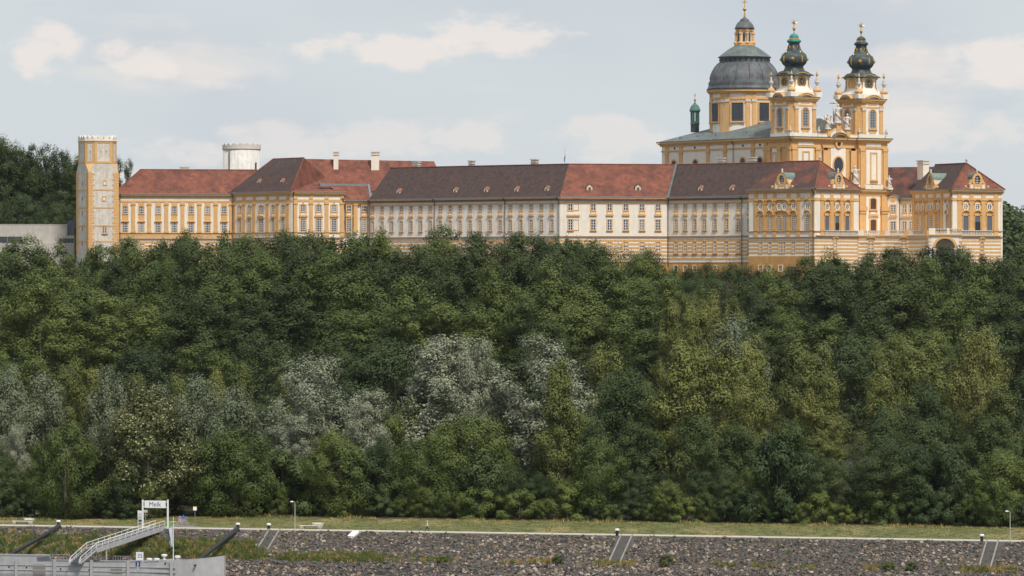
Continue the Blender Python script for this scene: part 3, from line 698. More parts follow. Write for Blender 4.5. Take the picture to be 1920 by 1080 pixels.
# front pilasters, panels
zl = hc(27.0)                                                 # top of mid cornice
for t in (1.0, 9.8, 13.0, 23.4, 26.6, 35.4): pilaster(church, CF, t, 1.7, zl, zc1 - 2.9, o=.45 if t not in (13.0, 23.4) else -.35)
for t0, t1 in ((2.6, 8.2), (28.2, 33.8)):
    MB().fbox(CF, t0, t1, 0, .12, zl + 1.2, zc1 - 3.2).build('white_panel', WHITE, church); MB().fbox(CF, t0, t1, 0, .14, zc1 - 2.3, zc1 - 1.3).build('frieze_panel', WHITE, church)
    tm = (t0 + t1) / 2; window(church, CF, tm, hc(29.6), 1.9, 7.6, 'rect', .42, 1, 1, sill=True, glass=WHITE, bars=None, o=.12)
    q = MB(); q.fbox(CF, tm - 1.5, tm + 1.5, 0, .2, zl + .1, hc(29.0)); q.build('lattice_panel', YEL, church); q = MB()
    for k in range(5):
        q.fbox(CF, tm - 1.2 + .52 * k, tm - .95 + .52 * k, .2, .23, zl + .4, zl + .75); q.fbox(CF, tm - 1.2 + .52 * k, tm - .95 + .52 * k, .2, .23, zl + 1.05, zl + 1.4)
    q.build('lattice_opening', DARK, church)
for o, t0, t1 in ((.0, 2.2, 4.6), (0, 6.2, 8.8)):
    MB().fbox(TS, t0, t1, 0, .12, zl + 4, zc1 - 3.2).build('white_panel', WHITE, church) if t0 < 5 else None
window(church, TS, 3.4, hc(30), 1.1, 7.0, 'rect', .3, 1, 1, glass=WHITE, bars=None, o=.12)
for t in (.9, 5.6, 10.1): pilaster(church, TS, t, 1.5, zl, zc1 - 2.9, o=.4)
# middle bay: white field, big multi-lobed window, round window, arched pediment
MB().fbox(CF, 15.4, 21.0, -.8, -.66, zl + .2, zc1 - 2.9).build('white_panel', WHITE, church)
window(church, CF, 18.2, hc(31.4), 3.5, 4.6, 'oval', .45, 5, 6, sill=False, bars='dark', o=-.66)
window(church, CF, 18.2, hc(39.2), 1.5, 1.5, 'oval', .6, 1, 1, sill=False, bars=None, glass=DARK, o=-.4)
q = MB(); k = 12
for i in range(k):
    a0, a1 = math.pi * (1 - i / k), math.pi * (1 - (i + 1) / k)
    pa = [(18.2 + 2.6 * math.cos(a), zc1 - .9 + 1.9 * math.sin(a)) for a in (a0, a1)]
    for (oo, dz, mi) in ((.5, 0, 0), (.75, .45, 1)):
        Aq = [CF.W(pa[0][0], oo, pa[0][1] + dz), CF.W(pa[1][0], oo, pa[1][1] + dz), CF.W(pa[1][0], -1, pa[1][1] + dz), CF.W(pa[0][0], -1, pa[0][1] + dz)]
        q.hexa(Aq + [p + Vector((0, 0, .45 if mi == 0 else .2)) for p in Aq], mi)
    q.face([CF.W(pa[0][0], -.5, zc1 - 1.0), CF.W(pa[1][0], -.5, zc1 - 1.0), CF.W(pa[1][0], -.5, pa[1][1]), CF.W(pa[0][0], -.5, pa[0][1])], 0)
q.build('arched_pediment', [YEL, COPPER], church)
# parapet between the towers, swept up to the middle
q = MB(); n = 20
for i in range(n):
    ta, tb = tw + (14.4) * i / n, tw + 14.4 * (i + 1) / n; f = lambda t: zc1 + .9 + 1.9 * math.exp(-((t - 18.2) / 2.4) ** 2)
    pts = [CF.W(ta, -.6, zc1), CF.W(tb, -.6, zc1), CF.W(tb, -1.4, zc1), CF.W(ta, -1.4, zc1), CF.W(ta, -.6, f(ta)), CF.W(tb, -.6, f(tb)), CF.W(tb, -1.4, f(tb)), CF.W(ta, -1.4, f(ta))]
    q.hexa(pts, 0); u = Vector((0, 0, .35)); q.hexa([p + CF_n for p, CF_n in zip(pts[4:], [Vector((0, 0, 0))] * 4)] + [p + u for p in pts[4:]], 1)
q.build('parapet', [WHITE, YEL], church)
for t, hgt, w in ((18.2, 4.1, 1.6), (14.6, 2.4, 1.2), (21.8, 2.4, 1.2)): MB().fbox(CF, t - w / 2, t + w / 2, -1.7, -.3, zc1 + .5, zc1 + hgt).build('statue_pedestal', YEL, church)
# mid cornice and lower storey of the front (seen beside the pavilion)
for t0, t1, o in ((0, tw, 0), (tw, 36.4 - tw, -.8), (36.4 - tw, 36.4, 0)):
    q = MB()
    for p, a, b in ((1.0, 0, .4), (.65, .4, .85), (.3, .85, 1.6)): q.fbox(CF, t0, t1 + (p if t1 > 36 else 0), o - .05, o + p, zl - .5 - b, zl - .5 - a)
    q.build('mid_cornice', YEL, church); MB().fbox(CF, t0, t1 + (1 if t1 > 36 else 0), o - .4, o + 1.1, zl - .5, zl - .3).build('cornice_sheet', COPPER, church)
    MB().fbox(CF, t0, t1, o - .05, o + .3, zl - .3, zl + 1.0).build('pedestal_course', WHITE, church)
for t in (26.6, 35.0):
    pilaster(church, CF, t, 2.2, hc(13), zl - 2.2, o=.45, cap=False); MB().fbox(CF, t - 1.5, t + 1.5, 0, .95, hc(20.4), hc(21.6)).build('impost', YEL, church); MB().fbox(CF, t - 1.2, t + 1.2, 0, .7, hc(19.6), hc(20.4)).build('impost', YEL, church)
MB().fbox(CF, 28.2, 33.4, 0, .1, hc(13), hc(25)).build('white_panel', WHITE, church)
window(church, CF, 30.8, hc(20.9), 2.1, 3.1, 'seg', .45, 1, 1, glass=DOOR, bars=None, hood=None, o=.1, apron=1.2); window(church, CF, 30.8, hc(14.4), 2.1, 3.4, 'seg', .45, 1, 1, glass=DOOR, bars=None, hood='seg', o=.1, sill=False)
MB().fbox(CF, tw + 1, 36.4 - tw - 1, -.8, -.7, hc(13), hc(25)).build('white_panel', WHITE, church) if False else None
# nave roof
q = MB(); zr = hc(47.7)
e = [CF.W(.2, -11, zc1 + .2), CF.W(.2, -64.6, zc1 + .2), CF.W(6.6, -70, zc1 + .2), CF.W(29.6, -70, zc1 + .2), CF.W(36.2, -64.6, zc1 + .2), CF.W(36.2, -11, zc1 + .2)]
r0, r1 = CF.W(18.2, -9, zr), CF.W(18.2, -50, zr)
q.face([e[1], e[0], r0, r1]); q.face([e[2], e[1], r1]); q.face([e[3], e[2], r1]); q.face([e[4], e[3], r1]); q.face([e[5], e[4], r1, r0]); q.face([CF.W(.2, -9, zc1 + .2), CF.W(36.2, -9, zc1 + .2), r0]); q.face([e[0], CF.W(.2, -9, zc1 + .2), r0]); q.face([e[5], r0, CF.W(36.2, -9, zc1 + .2)])
q.build('nave_roof', COPPER, church)
R_ = lambda t, o: zc1 + .2 + (zr - zc1 - .2) * (t - .2) / 18
for t, o in ((3.2, -57), (4.4, -50), (4.5, -41), (6, -28), (4.6, -22)): MB().fbox(CF, t - .45, t + .45, o - .35, o + .35, R_(t, o) - .2, R_(t, o) + .42).build('roof_vent', LEAD, church)
# ridge turret
def turret(p, Y):
    t = MB(); z = lambda py: hp(py, Y); t.prism([(p.x + 1.3 * math.cos(a), p.y + 1.3 * math.sin(a)) for a in [math.pi / 4 * k for k in range(8)]], z(248), z(233)); o = t.build('turret', HELM, church)
    c = MB(); c.lathe(p, [(1.5, z(233)), (1.55, z(231.5)), (1.3, z(231)), (1.3, z(228))], 8); c.lathe(p, [(1.35, z(211)), (1.6, z(208.5)), (1.75, z(207.5)), (1.45, z(203)), (1.1, z(198)), (.5, z(195)), (.25, z(192)), (.12, z(190))], 8)
    for k in range(8):
        a = math.pi / 4 * k + .2; c.tube((p.x + 1.2 * math.cos(a), p.y + 1.2 * math.sin(a), z(229)), (p.x + 1.2 * math.cos(a), p.y + 1.2 * math.sin(a), z(210)), .2, n=6)
    c.build('cupola', GREEN, o)
    g = MB(); g.ball((p.x, p.y, z(187.5)), .38); g.tube((p.x, p.y, z(192)), (p.x, p.y, z(175)), .06, n=6); g.box(p.x - .4, p.x + .4, p.y - .06, p.y + .06, z(180.2), z(179.3)); g.box(p.x - .28, p.x + .28, p.y - .06, p.y + .06, z(177.8), z(177)); g.build('finial_cross', GOLD, o)
turret(P(1303, 1300), 1300)
# great dome
L_ = 45.1; dc3 = CF.W(18.2, -L_, 0); dc = Vector((dc3.x, dc3.y)); sd = FPX / dc.y
zd = lambda y: CH + (HZ - y) / sd; rp = lambda r: r / sd
q = MB(); q.lathe(dc, [(rp(64), hc(42)), (rp(64), zd(168))], 48, caps=False); q.build('drum', WHITE, church, smooth=True)
def ringm(r0, r1, y0, y1, m, name, n=48):
    q = MB(); q.lathe(dc, [(rp(r0), zd(y0)), (rp(r1), zd(y0)), (rp(r1), zd(y1)), (rp(r0), zd(y1))], n, caps=False); return q.build(name, m, church)
ringm(63, 66, 188.5, 184, YEL, 'drum_architrave'); ringm(63, 68, 176.5, 173.5, YEL, 'drum_cornice'); ringm(63, 71, 173.5, 168.5, YEL, 'drum_cornice'); 
def tangent(phi, r):                      # facade frame tangent to the drum at angle phi from the camera direction
    to = math.atan2(-dc.y, -dc.x); a = to + phi; n = Vector((math.cos(a), math.sin(a))); p = dc + n * r; d = Vector((-n.y, n.x)); return Fac(p - d * 3, p + d * 3)
for k in range(8):
    ph = math.radians(-12 + 46 * (k - 1)) if k < 4 else math.radians(-12 + 45 * (k - 1)); F = tangent(ph, rp(64) + .04)
    window(church, F, 3, zd(229), 2.35 * 1.5, zd(195) - zd(229), 'rect', .4, 4, 5, bars='dark', glass=GLASS)
    ph2 = ph + math.radians(23)
    for dx in (-5.2, 5.2):
        G2 = tangent(ph2 + math.radians(dx), rp(64) - .1); pilaster(church, G2, 3, 1.35, hc(43), zd(188.5), o=.35, capm=STONE); strip(church, G2, 2.35, 3.65, .38, zd(184), zd(176.5), YEL, 'frieze_block')
q = MB(); q.lathe(dc, [(rp(a), zd(b)) for a, b in ((72, 169.5), (69, 165), (67.5, 160), (68.5, 157), (65.5, 152), (65.5, 148), (64, 142), (61, 135), (56.5, 127), (51, 121), (46.5, 118))], 64); dm = q.build('dome', DOMEC, church, smooth=True)
for k in range(16):
    q = MB(); a = 2 * math.pi * k / 16 + .1; pr = [(65.9, 150), (64.4, 142), (61.4, 135), (56.9, 127), (51.4, 121), (46.9, 118)]
    for (r0, y0), (r1, y1) in zip(pr[:-1], pr[1:]): q.tube((dc.x + rp(r0) * math.cos(a), dc.y + rp(r0) * math.sin(a), zd(y0)), (dc.x + rp(r1) * math.cos(a), dc.y + rp(r1) * math.sin(a), zd(y1)), .16, n=5)
    q.build('dome_rib', DOMEC, dm)

q = MB(); q.lathe(dc, [(rp(47), zd(118.5)), (rp(47.5), zd(109)), (rp(50), zd(108))], 48); ba = q.build('dome_ring', DOMEC, church)
q = MB()
for k in range(28):
    a = 2 * math.pi * k / 28; n = Vector((math.cos(a), math.sin(a))); p = dc + n * rp(47.4); d = Vector((-n.y, n.x)); Ft = Fac(p - d * .5, p + d * .5)
    q.face([Ft.W(.5 + .38 * math.cos(b), .06, zd(113.3) + .45 * math.sin(b)) for b in [math.pi / 4 * j for j in range(8)]])
q.build('ring_opening', DARK, ba)
q = MB(); q.lathe(dc, [(rp(a), zd(b)) for a, b in ((50.5, 108.3), (48, 106), (41, 100.5), (33, 94.5), (26, 90), (20, 87), (19, 85.5))], 64); q.build('upper_dome', COPPER, church, smooth=True)
q = MB(); q.lathe(dc, [(rp(20.5), zd(86)), (rp(20.5), zd(81)), (rp(17), zd(80.5)), (rp(15.5), zd(80)), (rp(15.5), zd(59.5)), (rp(18), zd(58.5)), (rp(18), zd(55))], 8, rot=.25); la = q.build('lantern', YEL, church)
for k in range(8):
    a = math.pi / 4 * k + .25 + math.pi / 8; n = Vector((math.cos(a), math.sin(a))); p = dc + n * (rp(15.5) * math.cos(math.pi / 8)); d = Vector((-n.y, n.x)); Ft = Fac(p - d, p + d)
    q = MB(); q.face([Ft.W(1 + x, .03, zd(79) + z) for x, z in shape('arch', 1.1, 3.0, .22)]); q.build('window_surround', WHITE, la)
    q = MB(); q.face([Ft.W(1 + x, .06, zd(78.6) + z) for x, z in shape('arch', .8, 2.8)]); q.build('glass', GLASS, la)
    a2 = math.pi / 4 * k + .25; q = MB(); c = dc + Vector((math.cos(a2), math.sin(a2))) * rp(17)
    q.lathe(c, [(.75, zd(82)), (.75, zd(80)), (.35, zd(78)), (.3, zd(66)), (.5, zd(64)), (.4, zd(60))], 8); q.build('scroll_buttress', YEL, la)
q = MB(); q.lathe(dc, [(rp(a), zd(b)) for a, b in ((19, 54.5), (17.6, 51), (15.5, 46), (12, 41.5), (8.3, 39), (8.8, 37.5), (6, 35.5), (3, 33.5), (1.5, 31))], 24); q.build('lantern_roof', DOMEC, church, smooth=True)
q = MB(); q.lathe(dc, [(.3, zd(32)), (.22, zd(27)), (.12, zd(20.5))], 8); q.ball((dc.x, dc.y, zd(17.5)), .55, 12, 8); q.tube((dc.x, dc.y, zd(16)), (dc.x, dc.y, zd(-1)), .1, n=6); q.box(dc.x - .75, dc.x + .75, dc.y - .08, dc.y + .08, zd(5.2), zd(4)); q.box(dc.x - .45, dc.x + .45, dc.y - .08, dc.y + .08, zd(2.6), zd(1.6)); q.build('finial_cross', GOLD, church)

# twin towers
def urn(p, z, sc=1.0, flame=True, root=None):
    q = MB(); q.lathe(p, [(a * sc, z + b * sc) for a, b in ((.45, 0), (.45, .35), (.2, .5), (.28, .8), (.62, 1.5), (.68, 1.75), (.3, 2.0), (.42, 2.15), (.2, 2.5), (.28, 2.9), (.08, 3.1))], 10)
    o = q.build('urn', STONE, root, smooth=True)
    if flame:
        g = MB(); g.lathe(p, [(.1 * sc, z + 3.0 * sc), (.34 * sc, z + 3.5 * sc), (.22 * sc, z + 3.9 * sc), (.03, z + 4.5 * sc)], 6); g.build('flame', GOLD, o)
    return o
def church_tower(tc, cap, blind):
    ctr = CF.W(tc, -5.4, 0); c = Vector((ctr.x, ctr.y)); Yc = c.y; rot = th; s = FPX / Yc; hw = 5.15; cf = 1.25
    z = lambda h: CH + h
    def plan(w, k): return [CF.W(tc + x, -5.4 - y, 0).xy for x, y in ((-w + k, -w), (w - k, -w), (w, -w + k), (w, w - k), (w - k, w), (-w + k, w), (-w, w - k), (-w, -w + k))]
    q = MB(); q.prism(plan(hw, cf), z(41.5), z(53.2)); body = q.build('tower', YEL, church)
    q = MB(); q.prism(plan(hw + .35, cf), z(41.7), z(43.0)); q.build('tower_plinth', WHITE, body)
    faces = [Fac(CF.W(tc - hw, -5.4 + hw, 0).xy, CF.W(tc + hw, -5.4 + hw, 0).xy), Fac(CF.W(tc - hw, -5.4 - hw, 0).xy, CF.W(tc - hw, -5.4 + hw, 0).xy)]
    for fi, F in enumerate(faces):
        MB().fbox(F, 2.55, 2 * hw - 2.55, -.02, .07, z(43), z(52)).build('white_panel', WHITE, body)
        for t in (1.85, 2 * hw - 1.85): 
            ob = pilaster(body, F, t, 1.2, z(43), z(50.6), o=.28, capm=STONE)
        a, g, b = window_meshes('arch', 2.2, 5.4, .42, 3, 7, None, True, LGLASS, YEL, 0, 'dark'); wn = inst('window', a, church, F.W(hw, .1, z(44.7)), F.rz); sub('glass', g, wn); sub('glazing_bars', b, wn)
        MB().fbox(F, hw - 1.3, hw + 1.3, .05, .2, z(43.1), z(44.3)).build('lattice_panel', YEL, body)
        strip(body, F, .8, 2 * hw - .8, .16, z(50.6), z(51.1), YEL, 'architrave')
        q = MB(); k = 8                                            # cornice swinging up over the window
        for i in range(k):
            a0, a1 = math.pi * (1 - i / k), math.pi * (1 - (i + 1) / k); pa = [(hw + 2.5 * math.cos(x), z(52.7) + 1.15 * math.sin(x)) for x in (a0, a1)]
            for oo, dz, hh, mi in ((.85, 0, .55, 0), (1.0, .55, .16, 1)):
                Aq = [F.W(pa[0][0], oo, pa[0][1] + dz), F.W(pa[1][0], oo, pa[1][1] + dz), F.W(pa[1][0], -.3, pa[1][1] + dz), F.W(pa[0][0], -.3, pa[0][1] + dz)]
                q.hexa(Aq + [p + Vector((0, 0, hh)) for p in Aq], mi)
            q.face([F.W(pa[0][0], .1, z(52.4)), F.W(pa[1][0], .1, z(52.4)), F.W(pa[1][0], .1, pa[1][1] + .1), F.W(pa[0][0], .1, pa[0][1] + .1)], 2)
        q.build('arched_cornice', [YEL, YEL, WHITE], body)
        q = MB(); q.face([F.W(hw + x, .16, z(51.5) + y) for x, y in ((-1.7, 0), (1.7, 0), (1.0, .9), (0, 1.25), (-1.0, .9))]); q.build('cartouche', YEL, body)
    q = MB()
    for w, a, b, mi in ((.35, 52.0, 52.4, 0), (.6, 52.4, 52.85, 0), (.85, 52.85, 53.2, 0), (.95, 53.2, 53.4, 1)): q.prism(plan(hw + w, cf + .2), z(a), z(b), mi)
    q.build('tower_cornice', [YEL, COPPER], body)
    # clock stage: concave sided, square
    q = MB(); q.lathe(c, [(4.9, z(53.3)), (4.9, z(54.9)), (4.35, z(55.2)), (3.75, z(56.3)), (3.4, z(57.6)), (3.3, z(59.2)), (3.5, z(59.5))], 32, rot=rot, sq=.72); st = q.build('clock_stage', WHITE, body)
    for fi, F in enumerate(faces):
        Fi = Fac(F.W(0, -hw + 3.55, 0).xy, F.W(2 * hw, -hw + 3.55, 0).xy)
        q = MB(); q.fbox(Fi, hw - 2.4, hw + 2.4, -1.2, -.02, z(55.4), z(59.6)); q.build('clock_gable', WHITE, st); k = 8; q = MB()
        for i in range(k):
            a0, a1 = math.pi * (1 - i / k), math.pi * (1 - (i + 1) / k); pa = [(hw + 2.9 * math.cos(x), z(59.1) + 1.35 * math.sin(x)) for x in (a0, a1)]
            for oo, dz, hh, mi in ((.55, 0, .42, 0), (.7, .42, .16, 1)):
                Aq = [Fi.W(pa[0][0], oo, pa[0][1] + dz), Fi.W(pa[1][0], oo, pa[1][1] + dz), Fi.W(pa[1][0], -2, pa[1][1] + dz), Fi.W(pa[0][0], -2, pa[0][1] + dz)]
                q.hexa(Aq + [p + Vector((0, 0, hh)) for p in Aq], mi)
            q.face([Fi.W(pa[0][0], 0, z(58.8)), Fi.W(pa[1][0], 0, z(58.8)), Fi.W(pa[1][0], 0, pa[1][1]), Fi.W(pa[0][0], 0, pa[0][1])], 2)
        for sx in (-1, 1):                                          # ochre scrolls beside the clock
            pr = [(2.55, 59.0), (2.5, 57.5), (2.9, 56.2), (3.6, 55.3), (4.6, 54.9)]
            for (x0, y0), (x1, y1) in zip(pr[:-1], pr[1:]):
                Aq = [Fi.W(hw + sx * x0, .35, z(y0)), Fi.W(hw + sx * x1, .35, z(y1)), Fi.W(hw + sx * x1, -.5, z(y1)), Fi.W(hw + sx * x0, -.5, z(y0))]
                q.hexa([p - Vector((0, 0, .45)) for p in Aq] + Aq, 0)
        q.build('gable_moulding', [YEL, COPPER, WHITE], st)
        cz = z(57.95); q = MB(); nn = 28
        q.face([Fi.W(hw + 1.62 * math.cos(2 * math.pi * i / nn), .1, cz + 1.62 * math.sin(2 * math.pi * i / nn)) for i in range(nn)])
        isb = blind and fi == 1
        ck = q.build('clock_face', YEL if isb else PIPE, st)
        q = MB()
        for i in range(nn):
            a0, a1 = 2 * math.pi * i / nn, 2 * math.pi * (i + 1) / nn
            q.face([Fi.W(hw + r * math.cos(a), .13, cz + r * math.sin(a)) for r, a in ((1.5, a0), (1.68, a0), (1.68, a1), (1.5, a1))])
        if not isb:
            for i in range(12):
                a = math.pi / 6 * i; u = Vector((math.cos(a), math.sin(a))); v = Vector((-u.y, u.x))
                q.face([Fi.W(hw + p.x, .14, cz + p.y) for p in (u * 1.0 - v * .15, u * 1.4 - v * .19, u * 1.4 + v * .19, u * 1.0 + v * .15)])
            for ang, ln in ((math.radians(55), 1.15), (math.radians(-60), .85)):
                u = Vector((math.cos(ang), math.sin(ang))); v = Vector((-u.y, u.x)); q.face([Fi.W(hw + p.x, .17, cz + p.y) for p in (-u * .2 - v * .07, u * ln - v * .05, u * ln + v * .05, -u * .2 + v * .07)])
        q.build('clock_numerals', GOLD, ck)
    for sx, sy in ((-1, 1), (1, 1), (-1, -1), (1, -1)):
        p3 = CF.W(tc + sx * 4.75, -5.4 + sy * 4.75, 0); p = Vector((p3.x, p3.y))
        q = MB(); q.lathe(p, [(1.15, z(53.4)), (1.15, z(54.7)), (.9, z(54.8))], 16, rot=rot, sq=.8); q.build('urn_pedestal', WHITE, body)
        q = MB(); q.lathe(p, [(.8, z(54.8)), (1.15, z(55.0)), (1.2, z(55.5)), (.85, z(56.0)), (.6, z(56.1))], 12); q.build('scroll_base', YEL, body, smooth=True)
        urn(p, z(56.0), 1.12, True, church)
    # helm
    pr = [(4.6, 59.7), (4.15, 60.1), (3.25, 60.6), (2.7, 61.3), (2.5, 62.0), (2.5, 62.5), (2.95, 62.75), (3.6, 63.4), (3.9, 64.3), (3.8, 65.2), (3.35, 66.0), (2.75, 66.45), (2.45, 66.7), (1.95, 67.2), (1.6, 68.0), (1.42, 69.1), (1.6, 69.4)]
    q = MB(); q.lathe(c, [(a, z(b)) for a, b in pr], 32, rot=rot, sq=[.75, .7, .5, .35, .25, .2, .1, 0, 0, 0, .1, .15, .2, .3, .3, .3, .3]); hm = q.build('helm', HELM, church, smooth=True)
    q = MB(); q.lathe(c, [(a, z(b)) for a, b in ((1.5, 69.3), (1.95, 69.6), (1.9, 70.1), (1.35, 70.4), (1.25, 70.8), (1.3, 71.0), (1.1, 71.5), (.7, 71.9), (.2, 72.1))], 24, rot=rot, sq=.2); q.build('helm_cap', cap, hm, smooth=True)
    q = MB()
    for k in range(8):
        a = rot + math.pi / 4 * k; u = Vector((math.cos(a), math.sin(a)))
        for rr, zz, sx, szz in ((3.62, 64.5, .85 if k % 2 else .5, .6 if k % 2 else 1.1), (1.7, 67.9, .4, .6)):
            pc = c + u * rr; q.ball((pc.x, pc.y, z(zz)), 1.0, 8, 6, sc=(sx * .75, sx * .75, szz))
        if k % 2 == 0:
            pc = c + u * 2.9; q.ball((pc.x, pc.y, z(66.5)), .36, 6, 5)
    for k in range(24):
        a = 2 * math.pi * k / 24; q.ball((c.x + 1.4 * math.cos(a), c.y + 1.4 * math.sin(a), z(70.55)), .16, 6, 4)
    q.build('gilded_ornament', GOLD, hm)
    q = MB()
    for k in range(4):
        a = rot + math.pi / 2 * k + math.pi / 4 * 0; u = Vector((math.cos(a), math.sin(a))); p = c + u * 2.02; d = Vector((-u.y, u.x)); Ft = Fac(p - d, p + d)
        q.face([Ft.W(1 + .28 * math.cos(b), .05, z(68.1) + .5 * math.sin(b)) for b in [math.pi / 5 * j for j in range(10)]])
    q.build('helm_opening', DARK, hm)
    q = MB(); q.lathe(c, [(.18, z(72)), (.14, z(72.8)), (.42, z(73.3)), (.45, z(73.6)), (.12, z(74.2)), (.08, z(75))], 8); q.ball((c.x, c.y, z(75.3)), .42, 8, 6)
    Fs = Fac((c.x - 1, c.y), (c.x + 1, c.y))
    for k in range(16):
        a = 2 * math.pi * k / 16; ln = .85 if k % 2 else 1.05
        q.tube(Fs.W(1, 0, z(75.3)), Fs.W(1 + ln * math.cos(a), 0, z(75.3) + ln * math.sin(a)), .09, .02, 5)
    q.build('sun_finial', GOLD, hm)
church_tower(5.4, TEAL, False); church_tower(30.8, HELM, True)
for t in (-.1, 10.6, 25.9, 36.3):
    p3 = CF.W(t, -.35, 0); urn(Vector((p3.x, p3.y)), zc1 + .7, .8, False, church)
    MB().fbox(CF, t - .5, t + .5, -.8, .1, zc1 + .2, zc1 + .72).build('urn_pedestal', WHITE, church)

# statues: free standing figures of their own
def statue(label, base, hgt, seed, wings=False, cross=False, rz=0.0):
    rnd = random.Random(seed); q = MB(); s = hgt / 1.8; x, y, z0 = base
    prof = [(.34, 0), (.36, .1), (.30, .5), (.27, .9), (.24, 1.05), (.27, 1.25), (.25, 1.42), (.12, 1.5), (.08, 1.55)]
    n = 12; b = len(q.v)
    for r, h in prof:
        for j in range(n):
            a = 2 * math.pi * j / n; rr = r * (1 + .14 * math.sin(3 * a + h * 4 + seed) + rnd.uniform(-.05, .05)); q.v.append((x + s * (rr * math.cos(a) + .05 * math.sin(h * 3 + seed)), y + s * rr * .8 * math.sin(a), z0 + s * h))
    for i in range(len(prof) - 1):
        for j in range(n): j2 = (j + 1) % n; q.f.append((b + i * n + j, b + i * n + j2, b + (i + 1) * n + j2, b + (i + 1) * n + j)); q.m.append(0)
    hx = x + s * .05 * math.sin(4.5 + seed); q.ball((hx, y - .03 * s, z0 + 1.66 * s), .125 * s, 10, 8, sc=(.9, 1, 1.15)); q.ball((hx, y + .04 * s, z0 + 1.72 * s), .125 * s, 8, 6)
    for sx, up in ((-1, rnd.choice((.95, 1.1))), (1, rnd.choice((1.1, 1.35, 1.6)))):
        sh = Vector((x + sx * .24 * s, y, z0 + 1.38 * s)); el = sh + Vector((sx * .2, -.12, (up - 1.38) * .5)) * s; ha = Vector((x + sx * .3 * s, y - .3 * s, z0 + up * s))
        q.tube(sh, el, .085 * s, .07 * s, 7); q.tube(el, ha, .07 * s, .05 * s, 7); q.ball(ha, .06 * s, 6, 5)
    q.tube((x - .2 * s, y - .22 * s, z0 + .95 * s), (x + .28 * s, y - .2 * s, z0 + .35 * s), .09 * s, .13 * s, 7)
    if wings:
        for sx in (-1, 1):
            q.hexa([(x + sx * .12 * s, y + .14 * s, z0 + .95 * s), (x + sx * .3 * s, y + .2 * s, z0 + .75 * s), (x + sx * .3 * s, y + .28 * s, z0 + .75 * s), (x + sx * .12 * s, y + .22 * s, z0 + .95 * s),
                    (x + sx * .25 * s, y + .14 * s, z0 + 1.75 * s), (x + sx * .55 * s, y + .2 * s, z0 + 1.6 * s), (x + sx * .55 * s, y + .28 * s, z0 + 1.6 * s), (x + sx * .25 * s, y + .22 * s, z0 + 1.75 * s)])
    if cross:
        q.box(x - .42 * s - .05 * s, x - .42 * s + .06 * s, y - .1, y + .12, z0, z0 + 2.3 * s); q.box(x - .78 * s, x - .05 * s, y - .1, y + .12, z0 + 1.85 * s, z0 + 1.98 * s)
    q.lathe((x, y), [(.42 * s, z0 - .18 * s), (.42 * s, z0 - .03 * s), (.36 * s, z0 + .02 * s)], 12)
    tag(q.build('statue', STONE, None, smooth=True, loc=base), label, 'statue', 'pale stone statues on the church front')
def onf(t, o, z): p = CF.W(t, o, 0); return (p.x, p.y, z)
statue('tall stone figure holding a cross on the gable between the towers', onf(18.2, -1.0, zc1 + 4.75), 5.2, 3, cross=True)
statue('winged stone angel on the gable beside the copper-green tower', onf(14.6, -1.0, zc1 + 2.8), 4.2, 5, wings=True)
statue('stone figure on the gable beside the blind-clock tower', onf(21.8, -1.0, zc1 + 2.8), 4.4, 9)
statue('large stone statue in the bay beside the big oval church window', onf(23.4, .9, hc(28.5)), 5.0, 12)
MB().fbox(CF, 22.3, 24.5, -.8, 1.6, zl - .3, hc(28.05)).build('statue_pedestal', WHITE, church)
statue('small stone statue at the outer corner of the church front', onf(36.0, 1.35, hc(27.6)), 3.2, 20)
MB().fbox(CF, 35.2, 36.9, 0, 2.0, zl - .3, hc(27.3)).build('statue_pedestal', WHITE, church)

# ------------------------------------------------------------------ left pavilion, left wing, back roofs
pc_ = thing('abbey_pavilion', 'cream abbey pavilion with ochre pilasters and steep red brown hip roof', 'building', (*P(547, 1300), ZB))
c0, c1, c2, c3 = P(437, 1306), P(547, 1288), P(645, 1293), P(692, 1297.5)
CL, CR, C2 = Fac(c0, c1), Fac(c1, c2), Fac(c2, c3)
zEc, zRc = CH + 26.6, CH + 37.2
MB().prism([c0, c1, c2, P(640, 1320), P(437, 1330)], ZB, zEc).build('wall', WHITE, pc_)
MB().prism([c2 + Vector((-1, 1)), c3, P(692, 1315), P(640, 1315)], ZB, ZE - .3).build('wall', WHITE, pc_)
v3 = lambda p, z: (p.x, p.y, z); apx, rl = P(570, 1299), P(513, 1312)
ec = offset_chain([c0, c1, c2], .85); ze_ = zEc + .1
q = MB(); q.face([v3(ec[0] - CL.d * 1.2, ze_), v3(ec[1], ze_), v3(apx, zRc), v3(rl, zRc)]); q.build('roof', ROOFD, pc_)
q = MB(); q.face([v3(ec[1], ze_), v3(ec[2] + CR.d * .8, ze_), v3(P(612, 1312), CH + 31.5), v3(apx, zRc)]); q.build('roof', ROOFR, pc_)
q = MB(); q.face([v3(ec[0] - CL.d * 1.2, ze_), v3(rl, zRc), v3(P(470, 1335), ze_)]); q.face([v3(rl, zRc), v3(apx, zRc), v3(P(612, 1312), CH + 31.5), v3(P(660, 1325), ze_), v3(P(470, 1335), ze_)]); q.build('roof', ROOFR, pc_)
q = MB(); q.tube(v3(ec[1], ze_ + .05), v3(apx, zRc + .05), .2, n=6); q.tube(v3(apx, zRc), v3(rl, zRc), .2, n=6); q.tube(v3(ec[0] - CL.d, ze_), v3(rl, zRc), .3, n=6); q.build('ridge_tiles', ROOFR, pc_)
hz5 = lambda u, Y=1292: hp(260 + u / 4.908, Y)
